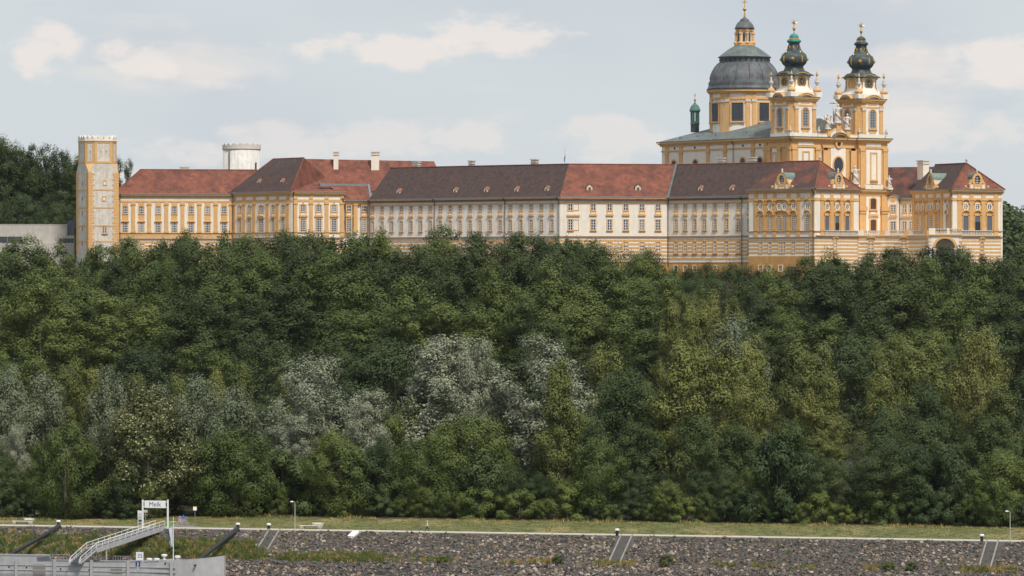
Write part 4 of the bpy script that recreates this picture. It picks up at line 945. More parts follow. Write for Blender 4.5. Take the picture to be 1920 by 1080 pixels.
for F in (CL, CR):
    cornice(pc_, F, -.4, F.L + .4, zEc, YEL, .8, 1.1); gutter(pc_, F, -.4, F.L + .4, zEc, .95)
    strip(pc_, F, 0, F.L, .12, hz5(582), hz5(560), YEL, 'architrave'); strip(pc_, F, 0, F.L, .26, hz5(868), hz5(862), TRIM, 'ledge'); strip(pc_, F, 0, F.L, .35, hz5(916), hz5(908), TRIM, 'ledge')
    stripes(pc_, F, 0, F.L, hz5(1080), hz5(918))
z5 = hz5
for x in (95, 185, 278, 402, 493, 588): pilaster(pc_, CL, CL.t(420 + x / 4.908), 1.15, z5(862), z5(580)); strip(pc_, CL, CL.t(420 + x / 4.908) - .6, CL.t(420 + x / 4.908) + .6, .2, z5(560), z5(528), YEL, 'frieze_block'); strip(pc_, CL, CL.t(420 + x / 4.908) - .7, CL.t(420 + x / 4.908) + .7, .25, z5(908), z5(868), YEL, 'pedestal')
for x in (655, 800, 943, 1086): pilaster(pc_, CR, CR.t(420 + x / 4.908), 1.15, z5(862), z5(580)); strip(pc_, CR, CR.t(420 + x / 4.908) - .6, CR.t(420 + x / 4.908) + .6, .2, z5(560), z5(528), YEL, 'frieze_block'); strip(pc_, CR, CR.t(420 + x / 4.908) - .7, CR.t(420 + x / 4.908) + .7, .25, z5(908), z5(868), YEL, 'pedestal')
for x in (145, 235, 343, 452, 545):
    w = 1.15 if x != 343 else 2.0; t = CL.t(420 + x / 4.908)
    window(pc_, CL, t, z5(674), w, z5(616) - z5(674), apron=1.0, sill=False, ny=3, nx=2 if x != 343 else 4, hood='key'); window(pc_, CL, t, z5(858), w, z5(738) - z5(858), ny=6, nx=2 if x != 343 else 4, sill=False, hood='key' if x != 343 else 'seg')
for x in (728, 871, 1012):
    t = CR.t(420 + x / 4.908); window(pc_, CR, t, z5(668), 1.65, z5(612) - z5(668), apron=1.0, sill=False, ny=3, nx=3, sw=.3, hood='key'); window(pc_, CR, t, z5(856), 1.65, z5(736) - z5(856), ny=6, nx=3, sw=.3, sill=False, hood='key')
for x in (1150, 1290):
    t = C2.t(420 + x / 4.908); window(pc_, C2, t, z5(670, 1296), 1.6, z5(616, 1296) - z5(670, 1296), apron=.9, sill=False, ny=2, nx=3, sw=.3); window(pc_, C2, t, z5(856, 1296), 1.6, z5(740, 1296) - z5(856, 1296), ny=6, nx=3, sw=.3, sill=False, hood='key')
pilaster(pc_, C2, C2.t(666), 1.3, z5(862), z5(590)); cornice(pc_, C2, 0, C2.L, ZE - .3, YEL, .6, 1.0); gutter(pc_, C2, 0, C2.L, ZE - .3)
q = MB(); q.face([C2.W(-.5, .8, ZE - .1), C2.W(C2.L + .3, .8, ZE - .1), C2.W(C2.L + 2, -4.2, ZE + 4.6), C2.W(-3, -4.2, ZE + 4.6)]); q.build('roof', ROOFR, pc_)
q = MB(); q.fbox(C2, -6, C2.L + 2.2, -5.2, -4.0, ZE + 4.2, ZE + 5.0); q.tube(C2.W(C2.L + .3, .8, ZE), C2.W(C2.L + 2.1, -4.2, ZE + 4.8), .35, n=6); q.build('lead_flashing', LEAD, pc_)
for x in (285, 500): dormer(pc_, CL, CL.t(420 + x / 4.908) - .8, 2.2, zEc, zRc - zEc, 13, 1.4, 1.8)
downpipe(pc_, CL, .3, ZB, zEc); downpipe(pc_, CR, .4, ZB, zEc)

bw = thing('abbey_wing', 'ochre pilastered abbey wing with red roof beside the square tower', 'building', (*P(330, 1310), ZB))
b0, b1 = P(216, 1301), P(438, 1306.5); BW = Fac(b0, b1); zEb, zRb = CH + 26.2, CH + 33.9
MB().prism([b0, b1, BW.W(BW.L, -16, 0).xy, BW.W(0, -16, 0).xy], ZB, zEb).build('wall', WHITE, bw)
q = MB(); q.face([BW.W(-.6, .85, zEb), BW.W(BW.L, .85, zEb), BW.W(BW.L + 8, -8, zRb), BW.W(8.2, -8, zRb)]); q.face([BW.W(-.6, .85, zEb), BW.W(8.2, -8, zRb), BW.W(-.6, -16.8, zEb)]); q.face([BW.W(8.2, -8, zRb), BW.W(BW.L + 8, -8, zRb), BW.W(BW.L, -16.8, zEb), BW.W(-.6, -16.8, zEb)]); q.build('roof', ROOFR, bw)
q = MB(); q.tube(BW.W(-.6, .85, zEb), BW.W(8.2, -8, zRb), .2, n=6); q.tube(BW.W(8.2, -8, zRb), BW.W(BW.L + 8, -8, zRb), .2, n=6); q.build('ridge_tiles', ROOFR, bw)
z6 = lambda u: hp(230 + u / 4.319, 1304)
cornice(bw, BW, 0, BW.L, zEb, YEL, .8, 1.0); gutter(bw, BW, 0, BW.L, zEb, .95)
strip(bw, BW, 0, BW.L, .12, z6(646), z6(630), YEL, 'architrave'); strip(bw, BW, 0, BW.L, .22, z6(898), z6(892), TRIM, 'ledge'); strip(bw, BW, 0, BW.L, .35, z6(944), z6(936), TRIM, 'ledge'); strip(bw, BW, 0, BW.L, .06, z6(930), z6(898), YEL, 'parapet_band')
for x in (525, 647, 776, 915, 1046, 1182, 1315, 1440): pilaster(bw, BW, BW.t(100 + x / 4.319), 1.15, z6(892), z6(646))
for x in (582, 713, 849, 980, 1117, 1249, 1383):
    t = BW.t(100 + x / 4.319)
    MB().fbox(BW, t - .95, t + .95, 0, .06, z6(890), z6(648)).build('ochre_field', YEL, bw)
    window(bw, BW, t, z6(738), 1.5, z6(680) - z6(738), ny=3, nx=3, sill=False, o=.06, hood='key'); window(bw, BW, t, z6(888), 1.5, z6(812) - z6(888), ny=4, nx=3, sill=False, hood='flat', o=.06)
    window(bw, BW, t, z6(1040), 1.6, z6(982) - z6(1040), ny=4, nx=3, sill=False)
stripes(bw, BW, 0, BW.L, ZB, z6(946)); downpipe(bw, BW, BW.t(225), ZB, zEb)
for x, i in ((230, 2), (331, 2), (425, 4.5), (424, 3), (434, 2.2)): 
    R = slope(BW, zEb, zRb - zEb, 8.4); p = R(BW.t(x), i); q = MB(); q.box(p.x - .35, p.x + .35, p.y - .4, p.y + .3, p.z - .1, p.z + .35); q.build('skylight', PIPE, bw)
pch = BW.W(BW.t(350), -9, 0); chimney(bw, (pch.x, pch.y), 2.6, 1.2, zRb - 1, zRb + .8, BW.rz)

kb = thing('abbey_back_wing', 'red roofed abbey range with white chimneys behind the steep pavilion', 'building', (*P(700, 1350), ZB))
k0, k1 = P(560, 1345), P(838, 1345); KF = Fac(k0, k1); zk0, zk1 = CH + 31, hp(300.5, 1353)
MB().prism([k0, k1, P(838, 1362), P(560, 1362)], ZB, zk0 - 3).build('wall', WHITE, kb)
zke = zk0 - 3
q = MB(); q.face([KF.W(0, 1, zke), KF.W(KF.L, 1, zke), KF.W(KF.L - 4.2, -9, zk1 - .3), KF.W(0, -9, zk1 + .5)]); q.face([KF.W(KF.L, 1, zke), KF.W(KF.L, -18, zke), KF.W(KF.L - 4.2, -9, zk1 - .3)]); q.face([KF.W(0, -9, zk1 + .5), KF.W(KF.L - 4.2, -9, zk1 - .3), KF.W(KF.L, -18, zke), KF.W(0, -18, zke)]); q.build('roof', ROOFR, kb)
for x, w in ((630, 1.5), (703.5, 2.5)):
    p = P(x, 1351.6); chimney(kb, p, w, 1.4, zk1 - 4.5, hp(285.5, 1351.6), 0)

rt = thing('round_tower', 'white round tower with scalloped battlements rising behind the red roofs', 'tower', (*P(453, 1400), ZB))
c = P(453, 1400); r = 35 * 1400 / FPX; zt_ = lambda y: hp(y, 1400)
q = MB(); q.lathe(c, [(r, ZB), (r, zt_(280))], 40); q.build('wall', mat('white lime render', (.60, .58, .55), var=.12, vscale=.4, streak=.25), rt, smooth=True)
q = MB(); q.lathe(c, [(r, zt_(281)), (r + .25, zt_(280)), (r + .25, zt_(278)), (r - .6, zt_(278))], 40, caps=False); q.build('string_course', STONE, rt)
def scallops(root, centre, rad, z0, h, n, m, square=None):
    for k in range(n):
        a0, a1 = 2 * math.pi * k / n, 2 * math.pi * (k + 1) / n; q = MB(); kk = 6
        for i in range(kk):
            u0, u1 = i / kk, (i + 1) / kk; b0_, b1_ = a0 + (a1 - a0) * u0, a0 + (a1 - a0) * u1; f = lambda u: z0 + h * (.45 + .55 * math.sin(math.pi * u) ** .6)
            pt = lambda a, rr, z: (centre.x + rr * math.cos(a), centre.y + rr * math.sin(a), z)
            q.hexa([pt(b0_, rad, z0), pt(b1_, rad, z0), pt(b1_, rad - .6, z0), pt(b0_, rad - .6, z0), pt(b0_, rad, f(u0)), pt(b1_, rad, f(u1)), pt(b1_, rad - .6, f(u1)), pt(b0_, rad - .6, f(u0))])
        q.build('merlon', m, root)
scallops(rt, c, r + .15, zt_(278), zt_(269.5) - zt_(278), 18, STONE)
q = MB(); q.box(c.x - r * .62, c.x - r * .58, c.y - r * .85, c.y - r * .6, ZB, zt_(283)); q.build('lightning_rod', PIPE, rt)
q = MB(); q.box(c.x + r * .78, c.x + r * .84, c.y - r * .7, c.y - r * .5, zt_(318), zt_(305)); q.build('loophole', DARK, rt)

# square corner tower with chamfered top
bt = thing('bastion_tower', 'pale square tower with ochre quoins and scalloped octagonal top', 'tower', (*P(178, 1305), ZB))
q0 = P(165.5, 1290); ang = math.radians(27); TR = Fac(q0, q0 + Vector((math.cos(ang), math.sin(ang))) * 9.8); TL = Fac(TR.W(0, -9.8, 0).xy, q0)
zq = lambda y: hp(y, 1293)
def sq(w, k=0.0, s_=9.8): return [TR.W(x, -y, 0).xy for x, y in (((k - w), -w), (s_ - k + w, -w), (s_ + w, k - w), (s_ + w, s_ - k + w), (s_ - k + w, s_ + w), (k - w, s_ + w), (-w, s_ - k + w), (-w, k - w))] if k else [TR.W(x, -y, 0).xy for x, y in ((-w, -w), (s_ + w, -w), (s_ + w, s_ + w), (-w, s_ + w))]
TWW = mat('weathered lime render', (.64, .59, .52), var=.16, vscale=.35, streak=.25)
MB().prism(sq(0), ZB, zq(322)).build('wall', TWW, bt)
q = MB(); lo, hi = sq(0, .05), sq(.12, 2.2); n = 8                  # corbelled transition from square to octagon
for i in range(n):
    j = (i + 1) % n; q.face([(*lo[i], zq(322)), (*lo[j], zq(322)), (*hi[j], zq(306)), (*hi[i], zq(306))], 1 if i % 2 else 0)
q.build('chamfer', [TWW, YEL], bt)
MB().prism(hi, zq(306), zq(264)).build('upper_wall', TWW, bt)
cx = TR.W(4.9, -4.9, 0)
for k in range(8):
    F = Fac(hi[k], hi[(k + 1) % 8]); strip(bt, F, 0, F.L, .1, zq(306), zq(302.5), YEL); strip(bt, F, 0, F.L, .14, zq(268), zq(265), YEL)
    for a, b in ((0, .75), (F.L - .75, F.L)): strip(bt, F, a, b, .09, zq(302.5), zq(268), YEL, 'corner_strip')
    if F.L > 3.6:
        for t in (F.L * .35, F.L * .68): strip(bt, F, t - .12, t + .12, .05, zq(286.5), zq(282), TRIM, 'loophole', -.2)
    else: strip(bt, F, F.L / 2 - .12, F.L / 2 + .12, .05, zq(286.5), zq(282), TRIM, 'loophole', -.2)
    F2 = Fac(hi[k], hi[(k + 1) % 8]); nm = 3 if F.L > 3.6 else 2
    strip(bt, F, -.1, F.L + .1, .3, zq(265), zq(263.5), STONE, 'cornice', -.4)
    for i in range(nm):
        ta, tb = F.L * i / nm, F.L * (i + 1) / nm; q = MB(); kk = 6
        for u in range(kk):
            f = lambda w: zq(263.5) + (zq(254) - zq(263.5)) * (.5 + .5 * math.sin(math.pi * w) ** .6); x0, x1 = ta + (tb - ta) * u / kk, ta + (tb - ta) * (u + 1) / kk
            B4 = [F.W(x0, .2, 0), F.W(x1, .2, 0), F.W(x1, -.4, 0), F.W(x0, -.4, 0)]; zz = [f(u / kk), f((u + 1) / kk)]
            q.hexa([(p.x, p.y, zq(263.5)) for p in B4] + [(B4[0].x, B4[0].y, zz[0]), (B4[1].x, B4[1].y, zz[1]), (B4[2].x, B4[2].y, zz[1]), (B4[3].x, B4[3].y, zz[0])])
        q.fbox(F, (ta + tb) / 2 - .12, (ta + tb) / 2 + .12, .19, .215, zq(261), zq(257), 1); q.build('merlon', [PALE, TRIM], bt)
for F in (TR, TL):
    for y in (356, 389.5, 423.5, 452.5): strip(bt, F, 0, F.L, .08, zq(y + 1.4), zq(y - 1.4), YEL)
    for side in (0, 1):
        q = MB(); z = zq(475); k = 0
        while z < zq(324):
            ln = 2.0 if k % 2 else 1.55; a, b = (0, ln) if side == 0 else (F.L - ln, F.L); q.fbox(F, a - (.09 if side == 0 else 0), b + (.09 if side else 0), -.02, .09, z, z + .52); z += .82; k += 1
        q.fbox(F, 0 if side == 0 else F.L - 1.2, 1.2 if side == 0 else F.L, -.02, .05, zq(475), zq(322)); q.build('quoins', YEL, bt)
window(bt, TR, 5.3, zq(437), 1.3, zq(423.5) - zq(437), sw=.2, nx=2, ny=3); window(bt, TR, 5.3, zq(346), .7, 1.1, sw=.25, nx=1, ny=1, bars=None, glass=WHITE, sill=False); window(bt, TR, 5.1, zq(375.5), .7, 1.1, sw=.25, nx=1, ny=1, bars=None, glass=WHITE, sill=False)
for y in (348, 376, 404, 433, 461): MB().fbox(TL, 4.6, 5.3, -.1, .06, zq(y), zq(y - 8)).build('loophole', TRIM, bt)

mb_ = thing('modern_building', 'flat grey concrete building with dark strip windows beside the square tower', 'building', (*P(70, 1318), ZB))
ym = 1310; zm = lambda y: hp(y, ym); Mf = Fac(P(-60, ym), P(126, ym + 3)); t_ = Mf.t
MB().fbox(Mf, 0, Mf.L, -14, 0, ZB, zm(421)).build('wall', CONC, mb_); MB().fbox(Mf, -.1, Mf.L + .1, -14, .12, zm(421), zm(420.2)).build('roof_edge', STONE, mb_)
MB().fbox(Mf, t_(-30), t_(42), -.05, .05, zm(455), zm(443.5)).build('strip_window', GLASS, mb_)
for x in (-10, 14): MB().fbox(Mf, t_(x) - .08, t_(x) + .08, 0, .1, zm(455), zm(443.5)).build('mullion', LEAD, mb_)
MB().fbox(Mf, t_(125.5), t_(139), -10, -.5, ZB, zm(413)).build('stair_block', SHUT, mb_)
MB().fbox(Mf, t_(111), t_(139), -1, 1.5, zm(456), zm(441.5)).build('side_block', CONC, mb_); MB().fbox(Mf, t_(111.5), t_(138), 1.45, 1.56, zm(455.3), zm(447)).build('strip_window', GLASS, mb_)
for x in (118, 126, 132): MB().fbox(Mf, t_(x) - .06, t_(x) + .06, 1.5, 1.6, zm(455.3), zm(447)).build('mullion', LEAD, mb_)
MB().fbox(Mf, t_(35), t_(139), -.5, 2.5, ZB, zm(456)).build('base_wall', CONC, mb_)
# ------------------------------------------------------------------ ground, path, bank, water
SL = -.262; CB = 1 / math.sqrt(1 + SL * SL)
def Yp(x): return 714.9 + SL * x
def bank_d(x, y): return (y - Yp(x)) * CB
def from_d(x0, d):                      # point at distance d inland from the path centre at along-bank station x0
    return Vector((x0 - SL * CB * d * 1.0, Yp(x0) + CB * d))
def smooth(a, b, x): t = min(1, max(0, (x - a) / (b - a))); return t * t * (3 - 2 * t)
PROF = [(-80, -12), (-24, -9.5), (-14.0, -4.35), (-12.2, -3.75), (-4.2, -.1), (-3.6, 0.0), (40, 0.0)]
def bank_z(d):
    for (a, za), (b, zb) in zip(PROF[:-1], PROF[1:]):
        if d <= b: return za + (zb - za) * max(0, (d - a)) / (b - a) if d > a else za
    return 0.0
def ground_z(x, y):
    d = bank_d(x, y)
    if d < 40: return bank_z(d)
    return 15 * smooth(800, 1080, y) + 11 * smooth(1080, 1190, y) + 13 * smooth(1185, 1245, y) + 8 * smooth(1250, 1310, y)
SOIL = mat('forest floor', (.035, .04, .018), var=.4, vscale=.2, col2=(.055, .045, .025))
BANK = mat('stony earth', (.085, .072, .062), var=.4, vscale=.5, fine=.35, fscale=3, bump=.6, bscale=2.5)
LAWN = mat('dry mown lawn', (.125, .135, .042), var=.25, vscale=.10, col2=(.25, .195, .085), mix_lo=.48, mix_hi=.66, stretch=(1, .35, 1), fine=.2, fscale=2.0)
PATHM = mat('pale gravel path', (.47, .43, .385), var=.12, vscale=.3, fine=.08, fscale=4)
xs = list(range(-420, 421, 14)); ds = [-80, -40, -24, -19, -14, -13, -12.2, -10, -8, -6, -4.2, -3.6, -2, 0, 2, 5, 9, 14, 20, 28, 36, 45] + list(range(60, 620, 20)) + [700, 900, 1300, 2200, 5000]
v = []; f = []; mi = []
for d in ds:
    for x in xs:
        p = from_d(x, d) if d < 60 else Vector((x * (1 + max(0, d - 60) / 900), Yp(x) + CB * d)); v.append((p.x, p.y, ground_z(p.x, p.y) if d < 700 else 47))
for i in range(len(ds) - 1):
    for j in range(len(xs) - 1): a = i * len(xs) + j; f.append((a, a + 1, a + 1 + len(xs), a + len(xs))); mi.append(0 if ds[i] < -3.7 else (1 if ds[i] < 36 else 2))
me = bpy.data.meshes.new('ground'); me.from_pydata(v, [], f); [me.materials.append(m) for m in (BANK, LAWN, SOIL)]; me.polygons.foreach_set('material_index', mi); me.polygons.foreach_set('use_smooth', [True] * len(f))
ground = bpy.data.objects.new('ground', me); COL.objects.link(ground); struct(ground)
def ribbon(name, x0, x1, d0, d1, m, dz, step=8.0, wob=0.0):
    q = MB(); x = x0
    while x < x1 - .01:
        xb = min(x1, x + step); w = [wob * math.sin(k * .37) for k in (x, xb)]
        a, b, c_, e = from_d(x, d0 + w[0]), from_d(xb, d0 + w[1]), from_d(xb, d1 - w[1]), from_d(x, d1 - w[0]); q.face([(a.x, a.y, dz), (b.x, b.y, dz), (c_.x, c_.y, dz), (e.x, e.y, dz)]); x = xb
    return struct(q.build(name, m))
ribbon('path', -130, 130, -2.0, 1.9, PATHM, .015)
ribbon('grass_verge', -130, 130, -3.6, -2.05, mat('green verge', (.13, .145, .035), var=.4, vscale=.4, col2=(.24, .19, .09)), .012, 6)
# side path going into the wood at the landing stage
q = MB(); sx0 = None
def st_of(px, d):                        # along-bank station whose point at distance d shows at column px
    lo, hi = -200.0, 200.0
    for _ in range(50):
        m_ = (lo + hi) / 2; p = from_d(m_, d)
        if 960 + p.x / p.y * FPX < px: lo = m_
        else: hi = m_
    return lo
pts = [(285, 392, 1.85), (312, 372, 4.5), (326, 359, 9), (331, 353, 15), (333, 351, 22), (334, 350, 34)]
for (a0, a1, d0), (b0_, b1_, d1) in zip(pts[:-1], pts[1:]):
    A, B_, C_, D_ = from_d(st_of(a0, d0), d0), from_d(st_of(a1, d0), d0), from_d(st_of(b1_, d1), d1), from_d(st_of(b0_, d1), d1); q.face([(p.x, p.y, .03) for p in (A, B_, C_, D_)])
struct(q.build('side_path', mat('grey asphalt path', (.20, .185, .17), var=.1)))
q = MB(); q.face([(-2500, 150, -7.2), (2500, 150, -7.2), (2500, 800, -7.2), (-2500, 800, -7.2)]); 
WAT = mat('river water', (.03, .045, .04), rough=.08, spec=.5, var=.1, bump=.2, bscale=.6); struct(q.build('river', WAT))

# ------------------------------------------------------------------ riprap
rnd = random.Random(7); rs = np.random.RandomState(11)
STONEM = []
for i, (c1_, c2_) in enumerate((((.062, .062, .062), (.125, .12, .11)), ((.165, .132, .108), (.09, .075, .066)), ((.27, .205, .15), (.20, .15, .11)), ((.37, .32, .265), (.29, .235, .18)))):
    STONEM.append(mat('bank stone %s' % ('dark', 'brown', 'ochre', 'pale')[i], c1_, var=.25, vscale=1.2, col2=c2_, fine=.2, fscale=5))
def rock_geo(r):
    """irregular block, 8 corners + chamfer"""
    base = np.array([(-1, -1, -1), (1, -1, -1), (1, 1, -1), (-1, 1, -1), (-1, -1, 1), (1, -1, 1), (1, 1, 1), (-1, 1, 1)], float)
    p = base * (.55 + .45 * r.rand(8, 1)) + r.uniform(-.25, .25, (8, 3)); return p
RF = np.array([(3, 2, 1, 0), (4, 5, 6, 7), (0, 1, 5, 4), (1, 2, 6, 5), (2, 3, 7, 6), (3, 0, 4, 7)])
def rotm(r):
    a, b, c = r.uniform(0, 6.28), r.uniform(-.6, .6), r.uniform(-.6, .6)
    return np.array(Matrix.Rotation(a, 3, 'Z') @ Matrix.Rotation(b, 3, 'X') @ Matrix.Rotation(c, 3, 'Y'))
V = []; Fc = []; Mi = []; nv = 0
STAIRS = [500, 1163, 1853]
stn = [(st_of(513 if k == 0 else (1174 if k == 1 else 1860), -4.2)) for k in range(3)]
def skip(s, d): return any(abs(s - a) < 1.6 and -14 < d < -3 for a in stn)
def pale_p(s, d):
    k = math.sin(s * .11) + math.sin(s * .043 + 1.3) + 1.1 * math.sin(d * .9 + s * .05); return .12 + .30 * smooth(-.5, 1.6, k) * smooth(-4, -7.5, d)
for k in range(30000):
    s_ = rs.uniform(-112, 112); d_ = -4.0 - 16.5 * rs.rand()
    left = s_ < -42
    if skip(s_, d_): continue
    if left and -14 < d_ < -8 and rs.rand() < .7: continue
    if -14.3 < d_ < -12 and rs.rand() < .5: continue
    sz = (.10 + .20 * rs.rand() ** 2.5) * (1.25 if d_ < -14 else 1.0)
    p = from_d(s_, d_); c_ = np.array((p.x, p.y, bank_z(d_) + sz * .25))
    g = rock_geo(rs) * np.array((sz * 1.25, sz, sz * .75)); V.append(g @ rotm(rs).T + c_); Fc.append(RF + nv); nv += 8
    pp_ = pale_p(s_, d_); u = rs.rand(); m_ = 3 if u < pp_ * .45 else (2 if u < pp_ else (1 if u < .5 else 0)); Mi += [m_] * 6
me = bpy.data.meshes.new('riprap'); me.from_pydata(np.concatenate(V).tolist(), [], np.concatenate(Fc).tolist()); [me.materials.append(m) for m in STONEM]; me.polygons.foreach_set('material_index', Mi)
o = bpy.data.objects.new('riprap', me); COL.objects.link(o); o['kind'] = 'stuff'; tag(o, 'dark and ochre broken stones covering the river bank', 'stones')
rms = []
for k in range(8):
    r = np.random.RandomState(50 + k); g = rock_geo(r) * np.array((1.2, 1, .75))
    for mm in (1, 2, 3):
        me = bpy.data.meshes.new('stone'); me.from_pydata(g.tolist(), [], RF.tolist()); me.materials.append(STONEM[mm]); rms.append(me)
for k in range(260):                      # the larger blocks, one object each
    while True:
        s_ = rnd.uniform(-88, 88); d_ = rnd.choice((rnd.uniform(-12, -4.5), rnd.uniform(-17, -14), rnd.uniform(-11.5, -6)))
        if not skip(s_, d_) and not (s_ < -44 and d_ > -14 and rnd.random() < .85): break
    p = from_d(s_, d_); sz = rnd.uniform(.18, .33); me = rms[rnd.randrange(8) * 3 + (2 if rnd.random() < .45 else (1 if rnd.random() < .6 else 0))]
    o = bpy.data.objects.new('stone', me); COL.objects.link(o); o.parent = ground; o.location = (p.x, p.y, bank_z(d_) + sz * .3); o.scale = (sz,) * 3; o.rotation_euler = (rnd.uniform(-.4, .4), rnd.uniform(-.4, .4), rnd.uniform(0, 6))

# concrete pads, stairs
def bank_frame(s):                        # local frame at a station: x along the bank (to the right), y inland
    p = from_d(s, 0); ax = Vector((CB, SL * CB)); ay = Vector((-SL * CB, CB)); return lambda x, y, z: Vector((p.x + ax.x * x + ay.x * y, p.y + ax.y * x + ay.y * y, z))
STEPM = mat('grey stair concrete', (.13, .125, .115), var=.25, vscale=1.0, fine=.2); CURB = mat('pale weathered kerb', (.25, .24, .22), var=.4, vscale=1.5)
for k in range(3):
    lab = ('concrete stair down the stony bank beside the lamp and bench', 'concrete stair down the stony bank below the single bollard on the open path', 'concrete stair down the stony bank beside the far lamp post')[k]
    p = from_d(stn[k], -8); T = bank_frame(stn[k]); root = thing('bank_stair', lab, 'stairs', (p.x, p.y, -2), 'stairs down the river bank')
    n = 22
    for i in range(n):
        d0, d1 = -3.8 - 8.6 * i / n, -3.8 - 8.6 * (i + 1) / n; z = .02 - 3.8 * (i + 1) / n; q = MB()
        q.hexa([T(-.8, d1, z - .5), T(.8, d1, z - .5), T(.8, d0 + .1, z - .5), T(-.8, d0 + .1, z - .5), T(-.8, d1, z + .22), T(.8, d1, z + .22), T(.8, d0, z + .22), T(-.8, d0, z + .22)]); q.build('step', STEPM, root)
    for sx in (-1, 1):
        q = MB(); a, b = (-1.05, -.8) if sx < 0 else (.8, 1.05); A = [T(a, -12.6, -3.95), T(b, -12.6, -3.95), T(b, -3.7, .0), T(a, -3.7, .0)]; q.hexa([x - Vector((0, 0, .5)) for x in A] + [x + Vector((0, 0, .33)) for x in A]); q.build('kerb', CURB, root)
PADM = mat('worn concrete apron', (.21, .19, .175), var=.3, vscale=.5, fine=.15)
for px, w, lab in ((112, 5.0, 'worn concrete apron in the bank under the bollard beyond the bench'), (456, 3.4, 'worn concrete apron in the bank under the bollard before the bow')):
    s_ = st_of(px, -4); T = bank_frame(s_); q = MB()
    A = [T(-w / 2, -6.3, bank_z(-6.3) + .12), T(w / 2, -6.3, bank_z(-6.3) + .12), T(w / 2, -3.2, .03), T(-w / 2, -3.2, .03)]; q.hexa([x - Vector((0, 0, .6)) for x in A] + [x + Vector((0, 0, .1)) for x in A])
    pp = from_d(s_, -5); tag(q.build('concrete_apron', PADM, None, loc=(pp.x, pp.y, -.6)), lab, 'concrete slab')
s_ = st_of(663, -4.6); T = bank_frame(s_); q = MB(); A = [T(-.7, -5.9, bank_z(-5.9) + .25), T(.5, -5.9, bank_z(-5.9) + .25), T(.9, -4.3, .12), T(-.2, -4.3, .12)]; q.hexa([x - Vector((0, 0, .45)) for x in A] + [x + Vector((0, 0, .12)) for x in A])
pp = from_d(s_, -5); tag(q.build('stone_slab', BAR, None, loc=(pp.x, pp.y, -.5)), 'white stone slab lying at the top of the stony bank', 'slab')

# ------------------------------------------------------------------ plants on the bank and along the wood edge (blades)
def blades(name, label, spots, mats_, hmin, hmax, per, kind='stuff', width=.05, lean=.5):
    """spots: (x, y, z, radius) ; thin two-triangle blades"""
    V = []; Fq = []; Mi = []; nb = 0
    for (x, y, z, r, hs, mi_) in spots:
        for _ in range(per):
            a = rs.uniform(0, 6.28); rr = r * math.sqrt(rs.rand()); bx, by = x + rr * math.cos(a), y + rr * math.sin(a); h = rs.uniform(hmin, hmax) * hs; th_ = rs.uniform(0, 6.28); w = width * rs.uniform(.7, 1.6); lx, ly = rs.uniform(-lean, lean) * h, rs.uniform(-lean, lean) * h
            dx, dy = w * math.cos(th_), w * math.sin(th_); zb = z if kind != 'bank' else z
            V += [(bx - dx, by - dy, zb - .05), (bx + dx, by + dy, zb - .05), (bx + lx * .5 + dx * .8, by + ly * .5 + dy * .8, zb + h * .6), (bx + lx * .5 - dx * .8, by + ly * .5 - dy * .8, zb + h * .6), (bx + lx, by + ly, zb + h)]
            Fq += [(nb, nb + 1, nb + 2, nb + 3), (nb + 3, nb + 2, nb + 4)]; Mi += [mi_, mi_]; nb += 5
    me = bpy.data.meshes.new(name); me.from_pydata(V, [], Fq); [me.materials.append(m) for m in mats_]; me.polygons.foreach_set('material_index', Mi)
    o = bpy.data.objects.new(name, me); COL.objects.link(o); o['kind'] = 'stuff'; tag(o, label, 'grass'); return o
GR1 = mat('olive bank grass', (.15, .17, .045), var=.3, vscale=.8, trans=.25); GR2 = mat('straw grass', (.40, .30, .12), var=.3, vscale=.8, trans=.2); GR3 = mat('fresh green weeds', (.095, .17, .04), var=.3, vscale=.8, trans=.25); GR4 = mat('grey green willow scrub', (.10, .135, .075), var=.3, vscale=.8, trans=.2)
sp = []
def patch(px0, px1, d0, d1, n, hs=1.0, weights=(.58, .22, .20), r=.35):
    for _ in range(n):
        d_ = rs.uniform(d0, d1); s_ = st_of(rs.uniform(px0, px1), d_); p = from_d(s_, d_); m_ = rs.choice(3, p=weights); sp.append((p.x, p.y, bank_z(d_), r, hs * rs.uniform(.6, 1.2), m_))
patch(-20, 480, -13.5, -7.5, 900, 1.15); patch(300, 480, -14, -9, 220, 1.1); patch(520, 720, -13.9, -11.7, 330, .85); patch(470, 800, -14.2, -10.5, 150, .6); patch(600, 700, -12, -10.6, 60, .6); patch(-20, 240, -7.5, -5.5, 90, .8); patch(420, 500, -13, -10, 110, 1.0)
patch(795, 860, -13.6, -12, 30, .7); patch(990, 1040, -13.5, -12, 45, .8, (.2, .7, .1)); patch(1110, 1190, -14, -12.3, 70, .7, (.35, .6, .05)); patch(1335, 1380, -13.4, -12.3, 30, .7); patch(1410, 1450, -13.4, -12.3, 30, .7); patch(1500, 1530, -13.5, -12.5, 16, .6); patch(1620, 1650, -13.5, -12.5, 24, .7, (.3, .6, .1)); patch(1800, 1905, -14, -12, 120, .8, (.4, .5, .1)); patch(940, 975, -13.6, -12.4, 16, .7, (.1, .85, .05))
for px_ in rs.uniform(0, 1920, 160): d_ = rs.uniform(-15, -5); p = from_d(st_of(px_, d_), d_); sp.append((p.x, p.y, bank_z(d_), .25, .5, rs.choice(3)))
blades('bank_grass', 'tufts of olive and straw grass growing between the bank stones', sp, (GR1, GR2, GR3), .35, 1.0, 26, width=.035)
sp = []
for _ in range(2600):
    px_ = rs.uniform(-10, 1930); d_ = rs.uniform(2.4, 34); p = from_d(st_of(px_, d_), d_); sp.append((p.x, p.y, 0, .6, 1, 0 if rs.rand() < .8 else 1))
